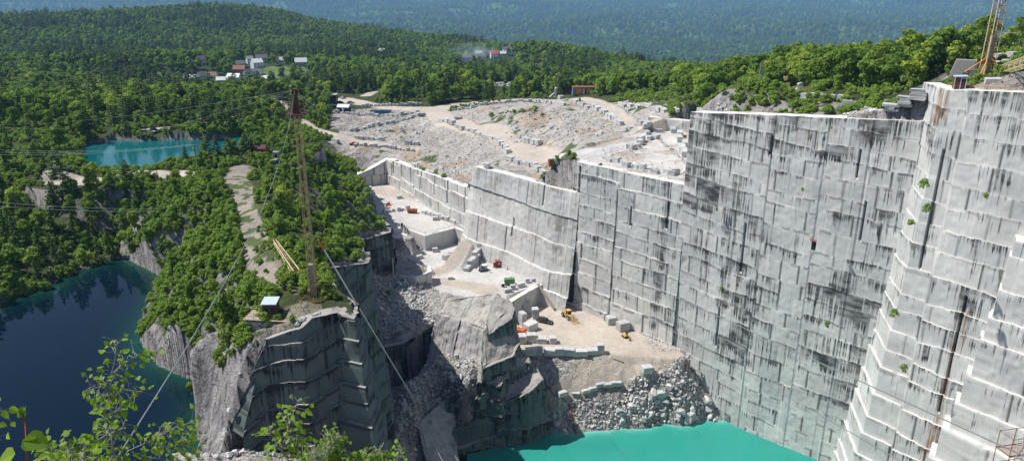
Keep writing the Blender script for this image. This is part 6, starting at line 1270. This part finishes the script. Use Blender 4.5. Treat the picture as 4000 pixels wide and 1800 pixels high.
for a in [(785,238,900,8,8,6.5,'w','d',.9,'white house with a tall gable and dark roof behind the round willow'),(740,308,850,13,7,3.5,'w','w',0,'long low white roofed building at the left end of the village'),(790,300,840,9,8,5.5,'g','d',.8,'dark gabled house beside the long white roofed building'),(832,298,850,8,7,4,'w','r',.0,'small house with a terracotta roof left of the big maple'),(936,275,865,12,9,5,'r','r',.1,'brown barn with a terracotta roof in the middle of the village'),(940,256,890,9,8,6.5,'b','d',.3,'blue grey two storey house above the terracotta barn'),(915,305,840,13,8,4,'w','w',-.1,'white house with a flat white porch roof below the barn'),(968,288,855,8,7,5.5,'w','d',1.3,'narrow white gabled house right of the terracotta barn'),(1000,284,862,13,7,3.5,'w','d',.0,'long dark roofed building behind the narrow white house'),(1003,250,880,11,9,6,'w','w',.7,'large bright white house with a steep gable'),(1022,232,905,12,9,5.5,'g','d',.4,'grey hipped roof house above the large white house'),(975,235,910,7,7,5,'w','g',.6,'little pale roofed house at the back of the village'),(1085,240,900,11,8,5,'g','d',.9,'dark house in the trees right of the large white house'),(1105,238,900,8,7,4,'w','g',.2,'small white house left of the silver roof'),(1176,246,900,13,10,4.5,'g','s',.25,'house with a wide silver metal roof'),(1045,310,850,12,7,3,'w','w',.1,'low white building under the dark spruce'),(865,316,835,9,7,3.5,'g','s',.2,'small house with a grey green metal roof'),
   (1335,192,1250,13,8,4,'w','w',0,'white house far up the slope above the village'),(1485,205,1180,14,9,6,'w','w',.1,'uppermost white house of the far cluster'),(1472,218,1160,12,8,5,'w','s',.1,'middle white house of the far cluster'),(1482,232,1150,16,9,4,'b','w',.05,'lowest house of the far cluster'),(1930,215,1020,10,10,6,'w','rr',.2,'white house with a bright red hipped roof'),(1868,215,1020,9,8,7,'g','s',.5,'tall pale grey house half in smoke'),(1820,228,1010,10,8,4,'d','d',.2,'low dark house left of the smoke'),(1885,222,1015,8,7,4,'w','d',0,'small dark roofed house right of the smoke'),(1982,198,1050,13,8,5,'w','d',.1,'dark roofed house at the right end of the far row'),(1965,212,1040,8,7,3,'w','s',0,'low pale outbuilding near the red roofed house'),(465,398,430,3.6,2.6,2.2,'w','w',.1,'tiny white hut beside the woodland road')]:
    house(a[0],a[1],a[2],a[3],a[4],a[5],HM[a[6]],HM[a[7]],a[8],a[9],a[3]>9)
# ------------------------------------------------------------ poles, masts, cables, railings
def pole(u0,v0,u1,v1,r,label,arm=True,mat='wood',trans=False,name='utility_pole',twin=False):
    b=G(u1,v1,r[0],r[1]) if isinstance(r,tuple) else P(u1,v1,r=r); x=(u0-2000)/FPX
    t=P(u0,v0,r=math.hypot(b.x,b.y)); H=max(3,t.z-b.z); o=empty(name,b,label,'pole')
    m=MB(); m.tube([(0,0,-1),(0,0,H)],.16,6,.11); m.tube([(.9,0,-1),(.35,0,H)],.12,6) if twin else None; m.build('shaft',M[mat],o)
    if arm: m=MB(); m.box((0,0,H-.5),(2.4,.12,.14)); m.build('crossarm',M['wood'],o)
    if trans:
        for x in (-.45,.45): m=MB(); m.tube([(x,-.2,H-2.3),(x,-.2,H-1.3)],.3,8); m.build('transformer',M['steel'],o)
    return b+Vector((0,0,H))
T={}
T['pond']=pole(757,560,772,655,(84,400),'dark utility pole with white insulators standing before the teal pond',True,'dark',True)
T['mid']=pole(2480,278,2477,318,(300,480),'leaning wooden pole at the start of the woodland power line',True)
T['far']=pole(2887,222,2884,258,(200,480),'thin pole rising from the wood right of the power line',True)
T['twin']=pole(2973,246,2962,345,(190,480),'twin legged steel mast beside the gravel track',False,'steel',False,'steel_mast',True)
T['tr']=pole(3290,180,3281,262,(190,300),'utility pole carrying two grey transformers above the wood',True,'wood',True)
T['ra']=pole(3604,120,3594,205,(200,330),'thin bare pole, left of the pair in the right wood',False)
T['rb']=pole(3645,114,3636,190,(200,330),'utility pole, right of the pair in the right wood',True)
pole(2310,250,2310,290,(300,560),'short grey pole in the wood above the works building',False)
pole(1433,322,1436,360,(350,560),'slim pole standing in front of the dark grove',False)
pole(1120,480,1130,575,(120,420),'thin dark pole leaning on the rocky rise beside the derrick mast',False,'dark')
pole(1003,600,1000,650,(120,420),'short thin pole beside the red shed at the path head',False,'dark')
pole(3846,108,3840,170,(160,300),'dark pole half hidden behind the right derrick mast',True,'dark')
pole(1530,1008,1537,1075,(180,330),'white marker pole beside the small sawn block',False,'white',False,'marker_pole')
def cable(a,b,r,label,sag=0.0,mat='cable',n=14,group=None):
    a=Vector(a);b=Vector(b); pts=[a.lerp(b,i/n)-Vector((0,0,sag*4*(i/n)*(1-i/n))) for i in range(n+1)]; m=MB(); m.tube([p-a for p in pts],r*.62,5); o=m.build('cable',M[mat]); o.location=a; return tag(o,label,'cable',group)
mt=Vector((gb.x,gb.y,-16.9))
cable(mt,G(1300,462,300,480),.05,'upper of two pale guy cables running right from the derrick cap',.6,'white')
cable(mt-Vector((0,0,.5)),G(1292,470,300,480),.05,'lower of two pale guy cables running right from the derrick cap',.9,'white')
cable(mt,P(440,1815,r=15),.028,'thick grey guy cable sweeping past the blue lake to the near left',3.2)
for k,(u,v,r_,l) in enumerate([(-200,480,330,'topmost guy cable running left from the derrick cap'),(-200,660,300,'second guy cable running left from the derrick cap over the pond'),(-200,700,260,'lowest guy cable running left from the derrick cap')][:2]): cable(mt,P(u,v,r=r_),.03,l,2.5)
cable(mt,P(1430,1010,r=175),.03,'dark rope hanging down right of the derrick mast',5,'dark')
cable(mt-Vector((0,0,.4)),bt,.04,'dark rope pair falling from the derrick cap to the boom head',1.5,'dark')
cable(P(-300,765,r=130),P(760,808,r=240),.04,'upper of the two wires crossing before the shaded cliff',1.2,'white'); cable(P(-300,782,r=128),P(740,816,r=240),.04,'lower of the two wires crossing before the shaded cliff',1.2,'white')
for k,dv in enumerate((0,6,12)): cable(P(-200,575+dv*2,r=230),T['pond']+Vector((-1+k,0,-.4)),.035,['topmost','middle','lowest'][k]+' line wire meeting the pond pole from the left',1.5,'white')
cable(P(1550,618,r=346),P(4080,1816,r=16.5),.026,'upper long cable slanting down across the high wall',1.5); cable(P(1565,640,r=340),P(3660,1880,r=22),.026,'lower long cable slanting down across the high wall',1.5)
cable(P(2530,166,r=500),P(3060,-30,r=250),.05,'dark wire crossing the far valley, middle right',2,'dark'); cable(P(1730,86,r=900),P(2080,-12,r=500),.07,'dark wire crossing the far valley at the top centre',2,'dark'); cable(P(3395,45,r=300),P(3450,-30,r=260),.05,'short dark wire at the top right of the valley',.3,'dark')
cable(T['mid']-Vector((0,0,.4)),T['far']-Vector((0,0,.4)),.05,'pale line wire between the two woodland poles',1.0,'white'); cable(T['rb']-Vector((0,0,.3)),P(4150,128,r=200),.04,'line wire running right behind the right derrick',.6,'white')
cable(P(1555,1425,r=180),P(1830,1860,r=95),.03,'thin cable slanting down the chasm, right one',.3,'white'); cable(P(1600,1535,r=172),P(1760,1860,r=90),.03,'thin cable slanting down the chasm, left one',.3,'white')
def railing(L,label,z=None,off=(0,0),h=1.1,step=2.6,mat='steel',name='railing',pts=None):
    pts=[Vector(p) for p in pts] if pts else [P(u,v,z) for u,v in L]; o=empty(name,pts[0],label,'railing'); m=MB(); c=pts[0]
    for a,b in zip(pts[:-1],pts[1:]):
        for hh in (h,h*.5): m.tube([a-c+Vector((0,0,hh)),b-c+Vector((0,0,hh))],.035,4)
    m.build('rail',M[mat],o); pm=None
    for a,b in zip(pts[:-1],pts[1:]):
        n=max(1,int((b-a).length/step))
        for k in range(n+1):
            p=a.lerp(b,k/n)-c
            if pm is None: mm=MB(); mm.tube([(0,0,-.2),(0,0,h)],.035,4); q=mm.build('post',M[mat],o); pm=q.data; q.location=p
            else: q=link('post',pm,None,o); q.location=p
railing(None,'thin railing along the edge of the white yard above the main wall',pts=[(22.0,231.5,-55.9),(36,217.5,-55.9),(49,204.5,-55.9)])
railing(None,'thin railing around the corner of the white yard above the stained face',pts=[(22.4,231.9,-55.8),(27,238,-55.8),(34,243,-55.8)])
railing(None,'railing along the top of the smooth pale wall',pts=[(0,252.5,-65.8),(14.5,237.2,-65.8),(20,233,-65.8)])
railing([(1575,886),(1661,915),(1775,887)],'railing along the sawn edge of the upper bench',-92.4); railing([(1543,953),(1622,932),(1580,910)],'railing on top of the lower sawn block',-94.2)
railing(None,'rusty railing along the rim by the purple brown cabin',pts=[(89.5,151.3,-21.8),(97,142,-20.9),(104,133,-20.6)],mat='rust')
# near steel frame at the lower right
q=P(3945,1775,r=78); fr=empty('scaffold',q,'rusty steel frame with a pale ladder at the lower right corner','scaffold',.2); fr.scale=(.8,)*3
m=MB()
for x in (0,2.4,4.2):
    for y in (0,2.): m.tube([(x,y,-6),(x,y,2.2)],.05,5)
for z in (-2.5,-.2,2.1): m.tube([(0,0,z),(4.2,0,z),(4.2,2,z),(0,2,z),(0,0,z)],.04,4)
m.tube([(0,0,-2.5),(2.4,0,2.1)],.05,4); m.tube([(2.4,0,-2.5),(4.2,0,2.1)],.05,4); m.build('frame_bars',M['rust'],fr)
m=MB(); m.box((2.2,1,-.3),(4.4,2.2,.1)); m.build('deck',M['wood'],fr)
m=MB(); a=Vector((.9,-.4,-2.2)); b=Vector((.2,-.3,2.6)); 
for s in (0,.75): m.tube([a+Vector((s,0,0)),b+Vector((s,0,0))],.05,4)
for k in range(11): c=a.lerp(b,k/10); m.tube([c,c+Vector((.75,0,0))],.03,4)
m.build('ladder',M['white'],fr)
# smoke over the village and dust by the loader
def puff(p,s,dens,label,name,colr):
    me=bpy.data.meshes.new(name); bm=bmesh.new(); bmesh.ops.create_icosphere(bm,subdivisions=3,radius=1); bm.to_mesh(me); bm.free(); o=link(name,me); o.location=p; o.scale=s; tag(o,label,name,None,'stuff')
    mm=bpy.data.materials.new(name); mm.use_nodes=True; t=mm.node_tree; t.nodes.remove(t.nodes['Principled BSDF']); pv=t.nodes.new('ShaderNodeVolumePrincipled'); pv.inputs['Color'].default_value=(*colr,1)
    tc=t.nodes.new('ShaderNodeTexCoord'); gr=t.nodes.new('ShaderNodeTexGradient'); gr.gradient_type='SPHERICAL'; ns=t.nodes.new('ShaderNodeTexNoise'); ns.inputs['Scale'].default_value=2.6; ns.inputs['Detail'].default_value=4; ml=t.nodes.new('ShaderNodeMath'); ml.operation='MULTIPLY'; m2=t.nodes.new('ShaderNodeMath'); m2.operation='MULTIPLY'; m2.inputs[1].default_value=dens; mr=t.nodes.new('ShaderNodeMapRange'); mr.inputs[1].default_value=.42; mr.inputs[2].default_value=.7
    t.links.new(tc.outputs['Object'],gr.inputs[0]); t.links.new(tc.outputs['Object'],ns.inputs['Vector']); t.links.new(ns.outputs[0],mr.inputs[0]); t.links.new(gr.outputs['Fac'],ml.inputs[0]); t.links.new(mr.outputs[0],ml.inputs[1]); t.links.new(ml.outputs[0],m2.inputs[0]); t.links.new(m2.outputs[0],pv.inputs['Density']); t.links.new(pv.outputs[0],t.nodes['Material Output'].inputs['Volume']); me.materials.append(mm)
puff(P(1850,205,r=990),(38,20,15),.06,'thin blue smoke drifting over the far houses','smoke',(.75,.85,1))
puff(G(2248,1262)+Vector((0,0,1.2)),(3.2,2.6,1.8),.6,'puff of pale dust raised by the yellow loader','dust',(.9,.87,.82))
# ------------------------------------------------------------ foreground birch sprays
def leaf_shape(n=7):
    pts=[]; 
    for k in range(n+1):
        t=k/n; w=math.sin(t**.7*math.pi)*.42*(1-.25*t)+(.02 if k%2 else -.015); pts.append((t,max(0,w)))
    return pts
LS=leaf_shape()
def leaf_add(V,F,p,d,nrm,s,cup=.18):
    d=d.normalized(); nrm=(nrm-d*nrm.dot(d)).normalized(); b=d.cross(nrm); n0=len(V)
    for t,w in LS: V.append(p+d*s*t-nrm*s*.12*t*t)
    for sg in (1,-1):
        for t,w in LS: V.append(p+d*s*t+b*sg*w*s+nrm*s*(cup*w-.12*t*t))
    m=len(LS)
    for sg in (0,1):
        o=n0+m*(1+sg)
        for k in range(m-1): F.append((n0+k,n0+k+1,o+k+1,o+k) if sg==0 else (n0+k,o+k,o+k+1,n0+k+1))
def spray(label,stems,ls,dens,seed,name='birch_branch',cat='branch',mat='leafF',r0=.012,droop=.6):
    """stems: list of polylines of world points"""
    rs=random.Random(seed); o=empty(name,stems[0][0],label,cat); c=stems[0][0]; tm=MB(); V=[];F=[]
    for st in stems:
        tm.tube([p-c for p in st],r0*.6,5,r0*.2)
        seg=[(b-a).length for a,b in zip(st[:-1],st[1:])]; T=sum(seg); n=int(T*dens)
        for k in range(n):
            t=rs.uniform(.04,1)*T; i=0
            while i<len(seg)-1 and t>seg[i]: t-=seg[i]; i+=1
            p=st[i].lerp(st[i+1],min(1,t/seg[i])); ax=(st[i+1]-st[i]).normalized()
            d=Vector((rs.gauss(0,1),rs.gauss(0,1),rs.gauss(0,1))); d=(d-ax*d.dot(ax)).normalized(); tw=rs.uniform(.4,1.9)*ls*1.3
            q=p+d*tw+ax*tw*.35; tm.tube([p-c,q-c],r0*.18,3,cap=False)
            ld=(d*.6+Vector((0,0,-droop))+ax*.2+Vector((rs.gauss(0,.3),rs.gauss(0,.3),rs.gauss(0,.3)))).normalized(); nn=Vector((rs.gauss(0,.6),rs.gauss(-.5,.5),rs.gauss(.8,.4)))
            leaf_add(V,F,q-c,ld,nn,ls*rs.uniform(.7,1.25))
    tm.build('stem',M['birchbark'],o); me=bpy.data.meshes.new('leaves'); me.from_pydata([tuple(v) for v in V],[],F); me.materials.append(M[mat]); link('leaves',me,None,o)
    return o
def S(L,r): return [P(u,v,r=r+dr) for (u,v,dr) in L]
rs=random.Random(4)
R0=6.0
main=S([(455,1860,0),(440,1740,.05),(432,1640,.1),(428,1530,.1),(436,1460,.1),(450,1400,.1),(458,1325,.1)],R0)
side=[S([(432,1640,.1),(400,1600,.2),(372,1580,.2)],R0),S([(430,1540,.1),(400,1505,.0),(350,1500,-.1)],R0),S([(434,1560,.1),(480,1520,.0),(560,1530,-.1)],R0),S([(440,1460,.1),(480,1420,.1),(555,1380,.2),(590,1384,.2)],R0),S([(432,1700,.1),(400,1680,.3),(385,1700,.3)],R0),S([(436,1690,0),(480,1670,0),(490,1640,0)],R0),S([(430,1620,0),(470,1590,0),(500,1560,0)],R0)]
spray('upright young birch shoot rising over the dark blue lake',[main]+side,.052,80,11,r0=.012)
spray('arching birch branch reaching right over the lake at the bottom',[S([(440,1830,0),(500,1760,.2),(600,1715,.3),(690,1665,.4),(760,1645,.4)],R0),S([(600,1715,.3),(650,1680,.2),(660,1645,.2)],R0),S([(620,1745,.2),(700,1735,.3),(740,1730,.4)],R0),S([(520,1770,.1),(580,1785,.1),(700,1800,.2)],R0),S([(690,1665,.4),(720,1690,.4),(735,1720,.4)],R0)],.052,85,12,r0=.011)
spray('leafy birch branch trailing left along the bottom edge',[S([(440,1840,0),(380,1790,.1),(280,1765,.3),(170,1750,.4)],R0),S([(400,1830,-.3),(300,1800,-.2),(200,1795,0)],R0),S([(330,1785,.1),(300,1745,.3)],R0),S([(270,1770,.2),(255,1730,.3)],R0)],.06,120,13,r0=.011)
q=[P(105,1840,r=1.95),P(104,1720,r=1.95),P(100,1660,r=1.97),P(92,1620,r=1.98)]
o=empty('birch_sprig',q[0],'close sprig with one large toothed leaf and a curled bud at the left edge','sprig'); m=MB(); m.tube([p-q[0] for p in q],.0035,6,.002); m.build('stem',M['rust'],o)
V=[];F=[]; leaf_add(V,F,q[1]-q[0]+Vector((0,0,.012)),Vector((.9,.0,-.45)),Vector((-.1,-.7,.8)),.062,.3); leaf_add(V,F,q[1]-q[0]+Vector((-.002,-.01,.01)),Vector((.75,.25,-.75)),Vector((.3,-.8,.5)),.05)
for k in range(4): leaf_add(V,F,q[3]-q[0]+Vector((0,0,-.004)),Vector((-.25+.12*k,.1*k-.1,.8)),Vector((.5-.3*k,-1,.1)),.026,.5)
leaf_add(V,F,P(60,1770,r=1.9)-q[0],Vector((-1,0,-.45)),Vector((0,-.6,.9)),.06)
me=bpy.data.meshes.new('leaves'); me.from_pydata([tuple(v) for v in V],[],F); me.materials.append(M['leafF']); link('leaves',me,None,o)
spray('birch leaves poking in at the left edge, level with the lake middle',[S([(-60,1600,0),(-10,1580,0),(12,1600,0)],4.),S([(-60,1680,0),(-15,1690,0),(5,1720,0)],4.)],.045,60,15,r0=.006)
# lower middle bush
spray('birch shoot standing in front of the dark island face',[S([(1080,1830,0),(1105,1740,0),(1130,1660,0),(1150,1600,0),(1168,1560,0)],7.5),S([(1100,1750,0),(1060,1700,.1),(1045,1665,.1)],7.5),S([(1110,1740,0),(1150,1700,.1),(1185,1680,.1)],7.5),S([(1090,1790,0),(1150,1750,.2),(1170,1735,.2)],7.5)],.068,80,16,r0=.012)
tw=S([(1180,1850,0),(1240,1790,.1),(1290,1740,.2),(1330,1700,.3)],8.5)
spray('broad leafy bush filling the bottom centre edge',[S([(1150,1880,0),(1190,1810,.2),(1210,1770,.3)],8.5),tw,S([(1250,1880,0),(1300,1810,.2),(1350,1760,.3)],8.5),S([(1350,1880,0),(1400,1820,.2),(1440,1770,.2)],8.5),S([(1230,1860,.3),(1270,1770,.4),(1285,1700,.4)],8.5),S([(1420,1880,0),(1470,1810,.1),(1480,1760,.1)],8.5),S([(1300,1880,.5),(1380,1830,.6),(1400,1790,.6)],8.5),S([(1200,1840,.4),(1260,1810,.5),(1330,1790,.5)],8.5)],.06,320,17,r0=.012)
spray('small leafy shoot right of the bottom bush',[S([(1540,1860,0),(1560,1790,0),(1572,1752,0)],9),S([(1500,1860,0),(1535,1810,0),(1550,1790,0)],9)],.07,90,18,r0=.009)
dm=MB(); rs=random.Random(2)
base=P(1230,1860,r=8.2)
for k in range(16):
    a=P(1210+rs.uniform(-20,20),1850,r=8.2); b=P(1215+rs.uniform(-90,110),1700+rs.uniform(0,60),r=8.2+rs.uniform(-.2,.3)); mid=a.lerp(b,.5)+Vector((rs.uniform(-.06,.06),0,rs.uniform(-.03,.08))); dm.tube([a-base,mid-base,b-base],.006,3,.002); c=mid.lerp(b,.5); dm.tube([mid-base,c+Vector((rs.uniform(-.12,.12),0,rs.uniform(0,.1)))-base],.003,3)
o=dm.build('dead_twigs',M['birchbark']); o.location=base; tag(o,'tangle of bare grey twigs in the bottom bush','twigs')
spray('leafy branch tips along the lower left corner',[S([(-20,1900,0),(40,1830,0),(120,1800,0)],3.5),S([(160,1880,0),(200,1830,0),(260,1815,0)],4.5)],.05,80,19,r0=.006)
# ------------------------------------------------------------ labels: say where in its group each thing stands
ORD=['leftmost','second from the left','third from the left','fourth from the left','fifth from the left','sixth from the left','seventh from the left','eighth from the left','ninth from the left','tenth from the left','eleventh from the left','twelfth from the left','thirteenth from the left','fourteenth from the left','fifteenth from the left','sixteenth from the left','seventeenth from the left','eighteenth from the left','nineteenth from the left','twentieth from the left']
def pxy(p):
    fy=p[1]*math.cos(PITCH)-p[2]*math.sin(PITCH); uy=p[1]*math.sin(PITCH)+p[2]*math.cos(PITCH); return (2000+FPX*p[0]/fy,900-FPX*uy/fy) if fy>0 else (0,0)
def relabel():
    D={}
    for o in COL.objects:
        if o.parent is None and o.get('group') and o.get('label'): D.setdefault((o['group'],o['label']),[]).append(o)
    for (g,l),L in D.items():
        if len(L)==1: continue
        A=sorted(L,key=lambda o:pxy(o.location)[0])
        if len(A)<=20:
            for k,o in enumerate(A): o['label']=cut(l,ORD[k] if k<len(A)-1 else 'rightmost')
        else:
            # columns left to right, then rows inside each column
            nc=min(10,int(math.ceil(len(A)/5))); cn=['far left','left end','left part','left of centre','centre left','centre right','right of centre','right part','right end','far right']
            idx=[round(i*9/(nc-1)) for i in range(nc)]
            for c in range(nc):
                part=A[c*len(A)//nc:(c+1)*len(A)//nc]; B=sorted(part,key=lambda o:-pxy(o.location)[1]); rn=len(B)
                for k,o in enumerate(B):
                    w='lowest' if k==0 else ('highest' if k==rn-1 else ['second lowest','third lowest','fourth lowest','fifth lowest','sixth lowest','seventh lowest','eighth lowest','ninth lowest','tenth lowest','eleventh lowest','twelfth lowest','thirteenth lowest','fourteenth lowest','fifteenth lowest','sixteenth lowest','seventeenth lowest','eighteenth lowest','nineteenth lowest','twentieth lowest'][k-1] if k<20 else 'high')
                    o['label']=cut(l,w+' at '+cn[idx[c]])
def cut(l,suf):
    w=l.split(); n=16-len(suf.split()); return ' '.join(w[:n]).rstrip(',')+', '+suf if len(w)<=n else trim(w,n)+', '+suf
DROP=['the','a','an']
def trim(w,n):
    w=list(w)
    for d in DROP:
        while len(w)>n and d in w[1:]: w.remove(d)
    w=w[:n]
    while w and w[-1].lower() in ('the','a','an','of','in','on','at','to','and','with','by','beside','behind','between','under','above','from','its','row','along'): w.pop()
    return ' '.join(w)
relabel()
